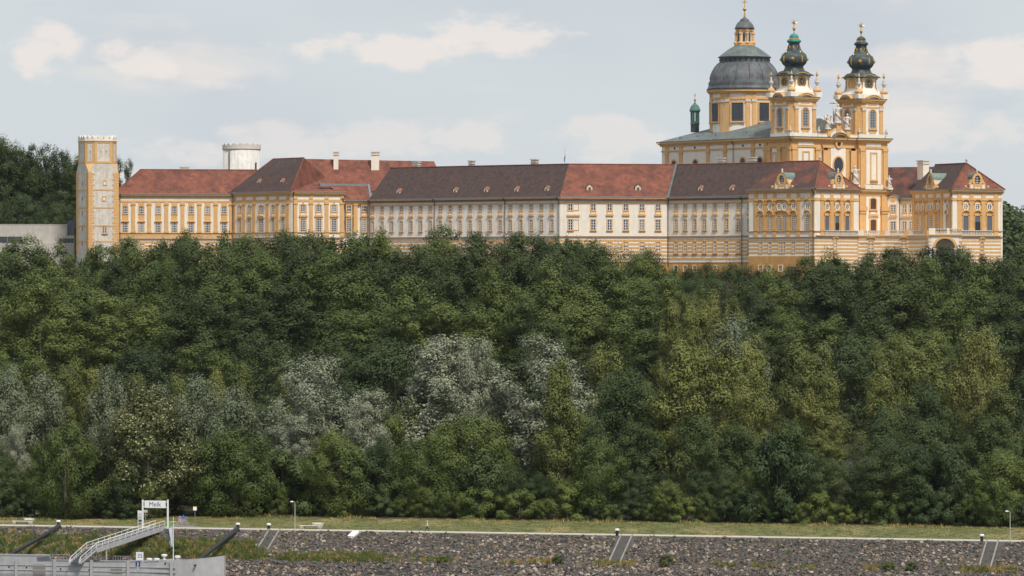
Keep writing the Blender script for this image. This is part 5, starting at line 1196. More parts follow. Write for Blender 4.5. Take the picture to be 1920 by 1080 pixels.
blades('lawn_grass', 'short uneven grass blades over the riverside lawn', sp, (mat('lawn green blades', (.115, .125, .035), var=.3), mat('lawn dry blades', (.19, .155, .065), var=.3)), .05, .16, 9, width=.05)
sp = []
for _ in range(620):
    px_ = rs.uniform(-10, 1930); d_ = edge = (16 if px_ < 300 else (30 if px_ < 480 else 35)) + rs.uniform(-2.5, 1.0)
    if 322 < px_ < 358: continue
    p = from_d(st_of(px_, d_), d_); sp.append((p.x, p.y, 0, .6, rs.uniform(.3, 1.0) * (.5 + .7 * (math.sin(px_ * .03) + math.sin(px_ * .011 + 2) > .2)), 1 if rs.rand() < .6 else 0))
blades('wood_edge_grass', 'dry straw grass fringe along the foot of the wood', sp, (GR1, GR2), .2, .8, 12, width=.04)
# ------------------------------------------------------------------ trees
def leafmat(name, col, var=.28, trans=.08, objvar=.34):
    return mat(name, col, rough=.62, var=var, vscale=.22, trans=trans, objvar=objvar, spec=.25)
LM = {'green': leafmat('mid green leaves', (.092, .124, .030)), 'dark': leafmat('dark green leaves', (.052, .074, .021)), 'olive': leafmat('olive green leaves', (.136, .154, .042)),
      'blue': leafmat('bluish green leaves', (.050, .076, .024)), 'silver': leafmat('silvery white poplar leaves', (.29, .305, .225), objvar=.08), 'willow': leafmat('grey green willow leaves', (.15, .178, .105), objvar=.08),
      'yellow': leafmat('yellow green leaves', (.165, .165, .042), objvar=.08), 'chest': leafmat('chestnut leaves', (.06, .075, .022)), 'bloom': leafmat('pale seed clusters', (.29, .28, .15)), 'brown': leafmat('dry brown leaves', (.095, .062, .048))}
BARK = mat('grey brown bark', (.12, .095, .075), var=.3, vscale=2); PBARK = mat('pale poplar bark', (.36, .33, .28), var=.25, vscale=2)
def crown_mesh(name, seed, H, Wd, base, prof, nclump, nleaf, leaf, mats_, cr=(.10, .17), tops=1, second=0.0, droop=0.0, bough=.21, bz=1.7):
    """leaf quads on many clumps through a crown; foot of the tree at the origin, crown from base*H to H"""
    r = np.random.RandomState(seed); hc_ = H * (1 - base); cen = []
    heads = [(0, 0, 1.0, 1.0)] if tops == 1 else [(r.uniform(-.32, .32) * Wd, r.uniform(-.32, .32) * Wd, 1.0 if i_ == 0 else r.uniform(.8, 1.0), r.uniform(.5, .75)) for i_ in range(tops)]
    lob = r.uniform(0, 6.28, 4)
    nl = max(16, nclump // 9); lobes = []
    for k in range(nl):                                   # boughs, then leaf clumps round each bough
        hx, hy, hh, hw = heads[k % len(heads)]; u = ((k // len(heads) + r.rand()) / max(1, nl / len(heads))) ** .85; u = min(u, .97); rad = np.interp(u, [a for a, b in prof], [b for a, b in prof]) * Wd / 2 * hw; a = k * 2.4 + r.uniform(-.6, .6)
        rad *= 1 + .2 * math.sin(3 * a + lob[0]) * math.sin(5 * u + lob[1]); q = .35 + .55 * math.sqrt(r.rand()); lobes.append((hx + rad * q * math.cos(a), hy + rad * q * math.sin(a), base * H + hc_ * hh * u * .93, bough * min(Wd, hc_ * .8) * r.uniform(.75, 1.25) * (1 - .3 * u)))
    for k in range(nclump):
        L0 = lobes[k % nl]; d_ = r.normal(size=3); d_ /= np.linalg.norm(d_); d_[2] = d_[2] * .8 + .15; w = r.uniform(.55, 1.0)
        cen.append((L0[0] + d_[0] * L0[3] * w, L0[1] + d_[1] * L0[3] * w, max(base * H * .5, L0[2] + d_[2] * L0[3] * w * bz), r.uniform(*cr) * min(Wd, hc_ * .8), *L0[:3]))
    cen = np.array(cen); m = nleaf
    C = np.repeat(cen[:, :3], m, 0); R = np.repeat(cen[:, 3], m)[:, None]; n = len(C)
    dirs = r.normal(size=(n, 3)); dirs /= np.linalg.norm(dirs, axis=1)[:, None]; rr = (.4 + .75 * r.rand(n, 1)); pos = C + dirs * R * rr * np.array((1.05, 1.05, 1.0))
    pos[:, 2] -= droop * rr[:, 0] * R[:, 0] * np.abs(dirs[:, 0] + dirs[:, 1]); pos[:, 2] = np.maximum(pos[:, 2], .15)
    axis = np.array((0, 0, base * H + hc_ * .4)); out = pos - axis; out /= np.linalg.norm(out, axis=1)[:, None] + 1e-6
    bd = pos - np.repeat(cen[:, 4:7], m, 0); bd /= np.linalg.norm(bd, axis=1)[:, None] + 1e-6
    nr = dirs * .42 + bd * .7 + out * .35 + np.array((0, 0, .12)) + r.normal(size=(n, 3)) * .2; nr /= np.linalg.norm(nr, axis=1)[:, None]
    t1 = np.cross(nr, r.normal(size=(n, 3))); t1 /= np.linalg.norm(t1, axis=1)[:, None] + 1e-9; t2 = np.cross(nr, t1)
    sz = (leaf * (.6 + .8 * r.rand(n, 1))); a_, b_ = t1 * sz, t2 * sz * .62
    quad = np.stack([pos - a_, pos - b_ * .9, pos + a_, pos + b_], 1).reshape(-1, 3)
    me = bpy.data.meshes.new(name); me.vertices.add(4 * n); me.vertices.foreach_set('co', quad.ravel()); me.loops.add(4 * n); me.loops.foreach_set('vertex_index', np.arange(4 * n, dtype=np.int32)); me.polygons.add(n); me.polygons.foreach_set('loop_start', np.arange(0, 4 * n, 4, dtype=np.int32))
    for q in mats_: me.materials.append(q)
    if second: me.polygons.foreach_set('material_index', (r.rand(n) < second).astype(np.int32) * ((pos[:, 2] > 0)).astype(np.int32))
    zs = np.sort(quad[:, 2]); k_ = H / zs[int(len(zs) * .998)]; quad[:, 2] *= k_; me.vertices.foreach_set('co', quad.ravel()); cen[:, 2] *= k_
    me.update(); me.validate(); return me, cen
def trunk_mesh(name, seed, H, base, cen, m, r0, limbs, top=.8):
    r = random.Random(seed); q = MB(); prev = Vector((0, 0, -.8)); n = 7; pts = [prev]
    for k in range(1, n + 1): pts.append(Vector((r.uniform(-.02, .02) * H * k / n * 1.5, r.uniform(-.02, .02) * H * k / n * 1.5, H * top * k / n)))
    for k in range(n): q.tube(pts[k], pts[k + 1], r0 * (1 - k / n * .85), r0 * (1 - (k + 1) / n * .85), 8, caps=(k == 0 or k == n - 1))
    idx = list(range(len(cen))); r.shuffle(idx)
    for i in idx[:limbs]:
        c = Vector(cen[i][:3]); zz = max(H * base * .7, c.z - r.uniform(.1, .28) * H); k = min(n - 1, max(0, int(zz / (H * top) * n))); a = pts[k].lerp(pts[k + 1], .5)
        if a.z > c.z: continue
        mid = a.lerp(c, .5) + Vector((0, 0, -.03 * H)); rr = r0 * (1 - k / n * .85) * .5; q.tube(a, mid, rr, rr * .65, 6, caps=False); q.tube(mid, c, rr * .65, rr * .2, 6, caps=False)
    return q.mesh(name, m)
ROUND = [(0, .45), (.12, .8), (.35, 1), (.6, .95), (.8, .72), (.93, .42), (1, .12)]
TALL = [(0, .55), (.15, .85), (.4, 1), (.65, .85), (.85, .55), (1, .1)]
POINT = [(0, .7), (.2, 1), (.45, .85), (.7, .55), (.9, .25), (1, .04)]
OPEN = [(0, .2), (.25, .6), (.5, .95), (.75, 1), (.92, .65), (1, .2)]
BUSH = [(0, .95), (.3, 1), (.6, .85), (.85, .55), (1, .15)]
TK = {}
def kind(key, n, H, Wd, base, prof, ncl, nlf, leaf, mats_, bark=BARK, r0=.3, limbs=14, **kw):
    TK[key] = []
    for i in range(n):
        sd = (hash_(key) + i * 17) % 9973; cm, cen = crown_mesh('crown', sd, H, Wd, base, prof, ncl, nlf, leaf, mats_, **kw); TK[key].append((cm, trunk_mesh('trunk', sd, H, base, cen, bark, r0, limbs, .8 if kw.get('tops', 1) == 1 else .62), H))
def hash_(s): return sum((i + 1) * ord(c) * 31 for i, c in enumerate(s))
LD = LM
kind('poplar', 4, 28, 14, .10, TALL, 300, 112, .185, [LM['green']], r0=.4, limbs=18, tops=4, cr=(.06, .11))
kind('darkpop', 3, 28, 14, .08, TALL, 300, 112, .185, [LM['dark']], r0=.4, limbs=14, tops=4, cr=(.06, .11))
kind('broad', 3, 18, 13, .06, ROUND, 240, 112, .155, [LM['blue']], limbs=12, cr=(.07, .12))
kind('olive', 3, 18, 9, .08, TALL, 220, 112, .145, [LM['olive']], limbs=14, cr=(.075, .13), tops=2, bz=1.9)
kind('point', 3, 18, 7.5, .06, POINT, 180, 112, .14, [LM['olive']], limbs=10, cr=(.09, .16), bz=1.9)
kind('acacia', 3, 14, 12, .03, ROUND, 230, 112, .145, [LM['green']], limbs=10, droop=.5, cr=(.07, .13), bz=1.0)
kind('silver', 3, 20, 11, .20, OPEN, 210, 140, .125, [LM['silver'], LM['willow']], PBARK, .26, 26, second=.5, cr=(.06, .12), tops=3)
kind('willow', 2, 14, 9, .05, ROUND, 180, 115, .135, [LM['willow']], limbs=8, cr=(.09, .15))
kind('chestnut', 1, 18, 16, .04, ROUND, 260, 125, .19, [LM['chest'], LM['bloom']], limbs=10, second=.22, cr=(.06, .10))
kind('yellow', 1, 20, 13, .10, TALL, 210, 112, .15, [LM['yellow']], PBARK, .26, 22, cr=(.07, .11))
kind('bush', 3, 5, 6.5, 0, BUSH, 90, 110, .12, [LM['green']], limbs=4, r0=.1, cr=(.11, .18), bz=1.0)
kind('dbush', 2, 5, 6.5, 0, BUSH, 90, 110, .12, [LM['blue']], limbs=4, r0=.1, cr=(.11, .18), bz=1.0)
kind('brown', 1, 9, 6, .05, TALL, 70, 80, .15, [LM['brown']], limbs=8, cr=(.10, .15))
TR_ = random.Random(5)
def tree(key, x, y, z, H, wf, label, cat='tree', group=None, name=None, v=None):
    cm, tm, H0 = TK[key][(v if v is not None else TR_.randrange(99)) % len(TK[key])]
    root = thing(name or ('shrub' if cat == 'shrub' else 'tree'), label, cat, (x, y, z), group); s = H / H0; rz = TR_.uniform(0, 6.28); wf *= TR_.uniform(.9, 1.08)
    for nm, me in (('crown', cm), ('trunk', tm)):
        o = bpy.data.objects.new(nm, me); COL.objects.link(o); o.parent = root; o.scale = (s * wf, s * wf, s); o.rotation_euler = (0, 0, rz)
    return root
def tree_px(key, px, py_top, Y, label, wf=1.0, cat='tree', group=None, minh=3.0, v=None):
    p = P(px, Y); z = ground_z(p.x, p.y); H = max(minh, ZP(py_top, Y) - z); k0 = TK[key][0][2]
    wf *= (k0 / H) ** .45 if H > k0 else 1.0
    return tree(key, p.x, p.y, z - .1, H, wf, label, cat, group, v=v)
# the wood: rows from the slope below the abbey down to the riverside
def top_line(px):
    xs_ = [-60, 60, 140, 220, 300, 450, 640, 850, 1000, 1090, 1140, 1200, 1250, 1300, 1400, 1480, 1600, 1750, 1990]
    ys_ = [458, 455, 472, 466, 452, 447, 447, 440, 452, 452, 474, 480, 515, 560, 545, 496, 479, 476, 476]
    return float(np.interp(px, xs_, ys_))
G1 = 'trees of the wood below the abbey'
LB = {'poplar': 'tall mid green poplar', 'darkpop': 'tall dark green poplar', 'broad': 'round crowned green tree', 'olive': 'olive green tree', 'point': 'slender pointed olive tree', 'acacia': 'drooping mid green tree'}
def row(Y, off, step, keys, jit, where, wf=1.0, x0=-80, x1=2000):
    px = x0 + TR_.uniform(0, step)
    while px < x1:
        yy = Y + TR_.uniform(-14, 14); t = off(px) + TR_.uniform(-jit, jit); k = TR_.choice(keys(px) if callable(keys) else keys); tree_px(k, px, t, yy, LB[k] + ' ' + where + (', tower side' if px < 640 else (', church side' if px > 1060 else ', behind the silvery poplars')), wf * TR_.uniform(.88, 1.15), group=G1); px += step * TR_.uniform(.75, 1.25)
mix1 = lambda px: ('poplar', 'poplar', 'darkpop') if px < 1250 else ('darkpop', 'darkpop', 'poplar')
row(1118, lambda x: top_line(x) - 11, 47, mix1, 5, 'in the highest row under the abbey walls', 1.2)
row(1085, lambda x: top_line(x) + 10, 72, mix1, 9, 'in the second row below the abbey walls', 1.2)
row(1035, lambda x: top_line(x) + 34, 128, mix1, 16, 'in the upper part of the wood', 1.45)
row(985, lambda x: top_line(x) + 84, 138, mix1, 24, 'in the middle of the wood', 1.5)
row(930, lambda x: top_line(x) + (195 if x < 1200 else 124), 125, lambda x: ('darkpop', 'broad', 'poplar'), 26, 'halfway down the wood', 1.3)
row(855, lambda x: 728 if x < 1120 else 650, 108, lambda x: ('broad', 'acacia', 'darkpop') if x < 1100 else ('olive', 'point', 'acacia', 'olive'), 30, 'in the third row back from the lawn')
row(815, lambda x: 770 if x < 1120 else 705, 104, lambda x: ('broad', 'acacia', 'broad') if x < 1100 else ('olive', 'point', 'olive', 'broad'), 30, 'in the second row back from the lawn')
row(785, lambda x: 820 if x < 1120 else 775, 96, lambda x: ('acacia', 'broad') if x < 1100 else ('olive', 'broad', 'acacia'), 28, 'just behind the edge of the wood')
def edge_Y(px): d = 20 if px < 300 else (34 if px < 480 else 38.5); p = from_d(st_of(px, d), d); return p.y
px = -40.0
while px < 1960:
    if not 318 < px < 356: tree_px(TR_.choice(('acacia', 'broad', 'broad', 'dbush')), px, TR_.uniform(815, 900), edge_Y(px) + TR_.uniform(5, 9), 'low bushy tree at the edge of the riverside wood', 1.15, group='low trees along the wood edge')
    px += TR_.uniform(42, 68)
px = -30.0
while px < 1950:
    if not 316 < px < 360: tree_px(TR_.choice(('dbush', 'dbush', 'bush', 'acacia')), px, TR_.uniform(905, 955), edge_Y(px) + TR_.uniform(1.5, 4), 'dense green shrub where the lawn meets the wood', TR_.uniform(.9, 1.25), 'shrub', 'shrubs along the wood edge', 1.5)
    px += TR_.uniform(30, 46)
# trees one can pick out
FT = [('silver', 612, 662, 792, 'tall silvery white poplar with a leaning narrow top', 1.35, 0), ('silver', 700, 728, 780, 'smaller silvery poplar with bare forked stems', 1.0, 1), ('silver', 590, 775, 779, 'low silvery poplar crown at the foot of the leaning one', 1.2, 2),
      ('silver', 805, 626, 812, 'broad silvery poplar with pale twin trunks', 1.6, 1), ('silver', 895, 632, 806, 'thin silvery poplar with bare pale stems between two fuller ones', .8, 2), ('silver', 985, 630, 812, 'full silvery poplar beside the olive column tree', 1.6, 0), ('silver', 18, 795, 775, 'grey silvery tree near the white bench and landing stage', .8, 2),
      ('chestnut', 278, 718, 764, 'broad dark tree covered in pale seed clusters beside the landing sign', 1.0, 0), ('yellow', 1836, 612, 812, 'tall yellow green tree with pale trunk', 1.0, 0),
      ('point', 1052, 672, 776, 'olive column tree in front of the full silvery poplar', .95, 0), ('point', 1275, 640, 782, 'tall pointed olive tree at the edge of the lighter trees', 1.15, 1),
      ('olive', 1365, 640, 800, 'yellowish tree with bare pale branches near the top', 1.1, 1), ('broad', 1172, 700, 790, 'round dark green tree right of the silvery poplars', .95, 1), ('acacia', 880, 775, 770, 'drooping dense tree below the silvery poplars', 1.25, 1), ('acacia', 440, 800, 766, 'spreading leafy tree beside the path into the wood', 1.3, 2),
      ('acacia', 122, 790, 757, 'drooping dark tree behind the white bench', .95, 0), ('brown', 1368, 528, 1130, 'small dry brown tree on the slope under the abbey', 1.0, 0)]
for k, px, py, Y, lab, wf, vv in FT: tree_px(k, px, py, Y, lab, wf, v=vv)
for px, py, Y, wf in ((80, 695, 800, .95), (205, 690, 805, .9), (300, 715, 806, .75), (372, 700, 802, .95), (440, 722, 796, 1.05), (12, 680, 800, .9), (1375, 592, 900, 1.1)): tree_px('willow', px, py, Y, 'rounded grey green willow in the riverside wood', wf, group='grey green willows in the wood')
for px, py in ((140, 672), (175, 690), (255, 700), (405, 690), (535, 700), (330, 700), (455, 680)): tree_px('point', px, py, 808, 'slender young poplar among the willows', .8, group='slender poplars among the willows')
# shrubs hugging the foot of the abbey walls
for px, py in ((1215, 462), (1190, 470), (1262, 500), (1290, 496), (1318, 490), (1345, 496), (1372, 487), (1398, 497), (1425, 503), (1452, 510), (300, 450), (330, 446), (460, 446), (480, 448), (540, 446), (565, 444), (598, 440), (612, 444), (663, 446), (682, 440), (1030, 452), (1018, 454), (1068, 446), (1085, 450), (1128, 466), (250, 462), (170, 466), (1540, 488), (1575, 485)):
    tree_px('broad' if px > 1180 and px < 1470 else 'dbush', px, py, 1178, 'dark small tree on the slope at the foot of the abbey walls', .8, group='small dark trees under the abbey walls')
px = 1225.0
while px < 1480: tree_px('broad', px, TR_.uniform(515, 540), 1150, 'dark small tree on the slope at the foot of the abbey walls', .9, group='small dark trees under the abbey walls'); px += 24
for px, py, Y in ((1275, 548, 960), (1315, 560, 950), (1350, 545, 960), (1395, 560, 950), (1300, 536, 985)): tree_px('olive', px, py, Y, 'light green tree in the gap below the abbey corner', .75, group='light green trees in the gap')
# old trees on the plateau behind the modern building
for px, py, wf in ((22, 258, 1.15), (-40, 300, 1.1), (62, 288, 1.0), (118, 272, .85), (132, 300, .8), (205, 296, .7), (224, 300, .55)): tree_px('darkpop', px, py, 1400, 'tall dark old tree behind the square tower', wf, group='old trees behind the square tower')
for px, py, wf in ((10, 268, 1.1), (50, 276, 1.0), (-30, 290, 1.1), (112, 284, .75), (135, 296, .7)): tree_px('broad', px, py, 1412, 'dense dark round old tree behind the square tower', wf, group='dense old trees behind the square tower')
for px, py, wf in ((42, 362, 1.0), (102, 374, .9), (-10, 378, .9), (75, 378, .9), (128, 385, .7)): tree_px('broad', px, py, 1345, 'round green tree behind the flat concrete building', wf, group='round trees behind the concrete building')
# wooded hill on the far right
q = MB(); gx = [i / 14 for i in range(15)]
HV = [[(110 + 560 * u, 1900 + 600 * w, 30 + (36 + 14 * u) * smooth(-.05, .30, w) * (.94 + .06 * math.sin(u * 13)) * smooth(-.15, .22, u)) for u in gx] for w in gx]
for i in range(14):
    for j in range(14): q.face([HV[i][j], HV[i][j + 1], HV[i + 1][j + 1], HV[i + 1][j]])
struct(q.build('hill', SOIL, smooth=True))
r = np.random.RandomState(3); cc = []
for k in range(2600):
    u, w = r.uniform(.05, .6), r.rand() ** 1.2 * .42; i, j = int(w * 14), int(u * 14); b = HV[i][j]; cc.append((b[0] + r.uniform(-15, 15), b[1] + r.uniform(-15, 15), b[2] + r.uniform(0, 7), r.uniform(4.5, 8.5)))
cc = np.array(cc); m = 60; C = np.repeat(cc[:, :3], m, 0); R = np.repeat(cc[:, 3], m)[:, None]; n = len(C); dr = r.normal(size=(n, 3)); dr /= np.linalg.norm(dr, axis=1)[:, None]; dr[:, 2] = np.abs(dr[:, 2]) * 1.0; pos = C + dr * R
nr = dr + r.normal(size=(n, 3)) * .4; nr /= np.linalg.norm(nr, axis=1)[:, None]; t1 = np.cross(nr, r.normal(size=(n, 3))); t1 /= np.linalg.norm(t1, axis=1)[:, None]; t2 = np.cross(nr, t1); quad = np.stack([pos - t1 * 1.1, pos - t2 * .8, pos + t1 * 1.1, pos + t2 * .8], 1).reshape(-1, 3)
me = bpy.data.meshes.new('hillside_wood'); me.vertices.add(4 * n); me.vertices.foreach_set('co', quad.ravel()); me.loops.add(4 * n); me.loops.foreach_set('vertex_index', np.arange(4 * n, dtype=np.int32)); me.polygons.add(n); me.polygons.foreach_set('loop_start', np.arange(0, 4 * n, 4, dtype=np.int32)); me.materials.append(LM['blue']); me.update(); me.validate()
o = bpy.data.objects.new('hillside_wood', me); COL.objects.link(o); o['kind'] = 'stuff'; tag(o, 'distant dark bluish wood covering the hill behind the right pavilion', 'wood')

for px, d_, H_, lab in ((1250, -13.2, 1.9, 'rounded green bush on the stony bank right of the middle stair'), (827, -13.4, 1.3, 'small bright green bush on the stony bank below the walker'), (1045, -13.0, 1.3, 'small dark bush beside straw grass left of the middle stair'), (1668, -13.2, 1.5, 'grey green bush low on the stony bank between two stairs'), (1710, -13.2, 1.4, 'small green bush near the stair by the far lamp'), (330, -11.5, 1.9, 'leafy green bush on the bank above the pontoon bow')):
    p_ = from_d(st_of(px, d_), d_); tree('bush', p_.x, p_.y, bank_z(d_) - .15, H_, 1.35, lab, 'bush', 'bushes on the stony bank', name='bank_bush')
# ------------------------------------------------------------------ riverside furniture
def at(px, d):
    s = st_of(px, d); p = from_d(s, d); return s, p
SHIP = mat('light grey ship paint', (.40, .40, .405), rough=.5, var=.10, vscale=.5, streak=.15); SHIPD = mat('dark grey deck paint', (.10, .105, .12), rough=.6, var=.15); RAILW = mat('white painted steel', (.74, .74, .74), rough=.45, var=.05); BLACKT = mat('black steel', (.022, .023, .026), rough=.5, var=.2)
TAN = mat('primer brown panel', (.22, .20, .19), var=.1); BLUE = mat('blue lettering', (.02, .06, .20), rough=.5, var=.0); SIGNW = mat('white sign board', (.80, .80, .80), rough=.4, var=.02); BROWN = mat('brown sign', (.16, .05, .025), var=.05); GREENB = mat('green litter bin', (.12, .38, .06), rough=.5, var=.05); YSIGN = mat('yellow sign rim', (.7, .5, .04), var=.05)
WOODW = mat('white painted bench slats', (.72, .70, .66), var=.06); BENCHC = mat('sand concrete bench', (.45, .40, .33), var=.1)
def text_mesh(name, body, size, m, parent, W, face):
    """flat lettering; W = world point of the lower left corner, face = Fac whose direction the text follows"""
    cu = bpy.data.curves.new(name, 'FONT'); cu.body = body; cu.size = size; cu.extrude = .004
    t = bpy.data.objects.new('tmp_text', cu); COL.objects.link(t); bpy.context.view_layer.update()
    me = bpy.data.meshes.new_from_object(t.evaluated_get(bpy.context.evaluated_depsgraph_get())); bpy.data.objects.remove(t); bpy.data.curves.remove(cu)
    me.name = name; me.materials.clear(); me.materials.append(m)
    o = bpy.data.objects.new(name, me); COL.objects.link(o); o.parent = parent; o.location = Vector(W) - Vector(parent['_w']); o.rotation_euler = (math.radians(90), 0, face.rz); return o
def level(px, py, d): s, p = at(px, d); return Vector((p.x, p.y, ZP(py, p.y)))

# mooring pontoon
s0, p0 = at(200, -26); TB = bank_frame(s0); ship = thing('landing_pontoon', 'long grey steel landing pontoon with raised bow moored at the bank', 'boat', (p0.x, p0.y, -7.6))
def xs_of(px, d): return (st_of(px, d) - s0) / CB
hw = 3.2; dC = -26
zt0 = ZP(1057, from_d(s0, dC - hw).y)
sec = [(-24, 1, .75, 0), (-11.2, 1, .75, 0), (-11.0, 1, 0, 0), (0, 1, 0, 0), (8, 1, .1, 0), (13, .96, .35, 0), (16.5, .84, .7, 0), (19, .56, 1.05, .1), (20.6, .14, 1.3, .4)]
xb = xs_of(418, dC - 1); q = MB(); rows = []
for x, k, dz, bz in sec:
    xx = x + (xb - 20.6); w = hw * k; zt = zt0 + dz
    rows.append([TB(xx, dC - w * .9, -7.7), TB(xx, dC - w, -6.2 + bz), TB(xx, dC - w, zt), TB(xx, dC + w, zt), TB(xx, dC + w, -6.2 + bz), TB(xx, dC + w * .9, -7.7)])
for a, b in zip(rows[:-1], rows[1:]):
    for i in range(5): q.face([a[i], b[i], b[i + 1], a[i + 1]], 1 if i == 2 else 0)
q.face(rows[0]); q.face(rows[-1][::-1]); q.build('hull', [SHIP, SHIPD], ship)
q = MB()
for a, b in zip(rows[:-1], rows[1:]):
    for i in (2, 3):
        u = Vector((0, 0, .18)); q.hexa([a[i], b[i], b[i] + (b[5 - i] - b[i]).normalized() * .12, a[i] + (a[5 - i] - a[i]).normalized() * .12] + [p + u for p in (a[i], b[i], b[i] + (b[5 - i] - b[i]).normalized() * .12, a[i] + (a[5 - i] - a[i]).normalized() * .12)])
q.build('bulwark', SHIP, ship)
for px in (31, 103, 172, 241, 322):
    x = xs_of(px, dC - hw); q = MB(); A = [TB(x - .22, dC - hw - .28, -7.6), TB(x + .22, dC - hw - .28, -7.6), TB(x + .22, dC - hw + .02, -7.6), TB(x - .22, dC - hw + .02, -7.6)]; q.hexa(A + [Vector((p.x, p.y, zt0 + (.55 if px != 322 else .8))) for p in A]); q.build('fender_post', SHIP, ship)
q = MB()
for z in (zt0 - .5, zt0 - 1.3): 
    A = [TB(xs_of(-20, -29), dC - hw - .09, z), TB(xs_of(330, -29), dC - hw - .09, z), TB(xs_of(330, -29), dC - hw + .02, z), TB(xs_of(-20, -29), dC - hw + .02, z)]; q.hexa(A + [p + Vector((0, 0, .12)) for p in A])
q.build('rubbing_strake', SHIP, ship)
for px, py in ((17, 1063), (50, 1064), (114, 1067), (167, 1069), (234, 1071), (310, 1056), (365, 1060)):
    x = xs_of(px, dC - hw); z = ZP(py, TB(x, dC - hw, 0).y); q = MB(); kk = .93 if px > 330 else 1; q.tube(TB(x, dC - hw - .06, z), TB(x, dC - hw * kk + .3, z), .14, n=10); q.build('porthole', BLACKT, ship)
for px0, px1, y0, y1 in ((62, 85, 1058, 1077), (208, 229, 1066, 1075)):
    a, b = xs_of(px0, dC - hw), xs_of(px1, dC - hw); Yh = TB(a, dC - hw, 0).y; q = MB(); A = [TB(a, dC - hw - .07, ZP(y1, Yh)), TB(b, dC - hw - .07, ZP(y1, Yh)), TB(b, dC - hw + .05, ZP(y1, Yh)), TB(a, dC - hw + .05, ZP(y1, Yh))]; q.hexa(A + [Vector((p.x, p.y, ZP(y0, Yh))) for p in A]); q.build('hull_hatch', TAN, ship)
for px, w, h in ((280, 1.0, .5), (294, 1.0, .5), (308, 1.0, 1.2), (333, .9, 1.0)):
    x = xs_of(px, dC); p = TB(x, dC, 0); q = MB(); q.lathe((p.x, p.y), [(.22, zt0), (.22, zt0 + h), (.5, zt0 + h + .02), (.5, zt0 + h + .28), (.3, zt0 + h + .34)], 12); q.build('mooring_bollard', RAILW, ship)
q = MB(); a, b = xs_of(300, dC), xs_of(340, dC); A = [TB(a, dC - .8, zt0 - .1), TB(b, dC - .8, zt0 - .1), TB(b, dC + .8, zt0 - .1), TB(a, dC + .8, zt0 - .1)]; q.hexa(A + [p + Vector((0, 0, .75)) for p in A]); q.build('deck_housing', SHIP, ship)
q = MB()
for pxa, pxb, h in ((68, 130, 1.0), (212, 240, .9), (60, 125, .55)):
    a, b = xs_of(pxa, dC + 2.6), xs_of(pxb, dC + 2.6); n = 7
    q.tube(TB(a, dC + 2.6, zt0 + h), TB(b, dC + 2.6, zt0 + h), .03, n=5)
    for i in range(n): x = a + (b - a) * i / (n - 1); q.tube(TB(x, dC + 2.6, zt0), TB(x, dC + 2.6, zt0 + h), .03, n=5)
q.build('deck_railing', SHIP, ship)
# number boards on the deck
fs = Fac(TB(0, dC - 2, 0).xy, TB(1, dC - 2, 0).xy)
nb = thing('number_board', 'white board reading 35 standing on the pontoon deck', 'sign', tuple(level(261, 1052, dC - 2)))
x0, x1 = xs_of(255, dC - 2), xs_of(268.5, dC - 2); Yn = TB(x0, dC - 2, 0).y
q = MB(); A = [TB(x0, dC - 2, ZP(1050, Yn)), TB(x1, dC - 2, ZP(1050, Yn)), TB(x1, dC - 1.9, ZP(1050, Yn)), TB(x0, dC - 1.9, ZP(1050, Yn))]; q.hexa(A + [Vector((p.x, p.y, ZP(1035, Yn))) for p in A]); q.build('board', SIGNW, nb)
q = MB(); [q.tube(TB(x, dC - 1.95, zt0 - .05), TB(x, dC - 1.95, ZP(1049, Yn)), .05, n=6) for x in (x0 + .1, x1 - .1)]; q.build('post', RAILW, nb)
text_mesh('lettering', '35', .95, BLUE, nb, TB(x0 + .22, dC - 2.012, ZP(1045.5, Yn)), fs)
n3 = thing('number_plate', 'small blue plate with a white 3 below the board reading 35', 'sign', tuple(level(259, 1060, dC - 2.2)))
q = MB(); dN = dC - hw - .12; xa = xs_of(254.5, dN); A = [TB(xa, dN, ZP(1060.5, Yn)), TB(xa + .72, dN, ZP(1060.5, Yn)), TB(xa + .72, dN + .1, ZP(1060.5, Yn)), TB(xa, dN + .1, ZP(1060.5, Yn))]; q.hexa(A + [Vector((p.x, p.y, ZP(1051, Yn))) for p in A]); q.build('plate', BLUE, n3)
q = MB(); q.tube(TB(xa + .36, dN + .05, zt0 - 1.0), TB(xa + .36, dN + .05, zt0 + .2), .06, n=6); q.build('bracket', RAILW, n3)
text_mesh('lettering', '3', .75, SIGNW, n3, TB(xa + .17, dN - .012, ZP(1059, Yn)), fs)

# gangway: steps up from the deck, then ramp to the bank
gw = thing('gangway', 'grey steel gangway with white handrails rising from the pontoon to the bank', 'gangway', tuple(level(165, 1050, dC)))
def L3(px, py, d): return level(px, py, d)
A1, A2 = L3(172, 1037, -25.2), L3(300, 987.5, -3.6)
A1.z = zt0 + 2.1; A2.z = .35
run = (A2 - A1); fwd = Vector((run.x, run.y, 0)).normalized(); side = Vector((fwd.y, -fwd.x, 0)) * .95
def beam(mb, a, b, w, h, m=0):
    d = (b - a).normalized(); s_ = Vector((d.y, -d.x, 0)).normalized() * w / 2; u = Vector((0, 0, h)); mb.hexa([a - s_, a + s_, b + s_, b - s_] + [p + u for p in (a - s_, a + s_, b + s_, b - s_)], m)
q = MB(); q.hexa([A1 - side, A1 + side, A2 + side, A2 - side] + [p + Vector((0, 0, .08)) for p in (A1 - side, A1 + side, A2 + side, A2 - side)]); q.build('ramp_deck', SHIPD, gw)
for sg in (-1, 1): q = MB(); beam(q, A1 + side * sg * 1.05 - Vector((0, 0, .55)), A2 + side * sg * 1.05 - Vector((0, 0, .55)), .12, .75); q.build('girder', SHIP, gw)
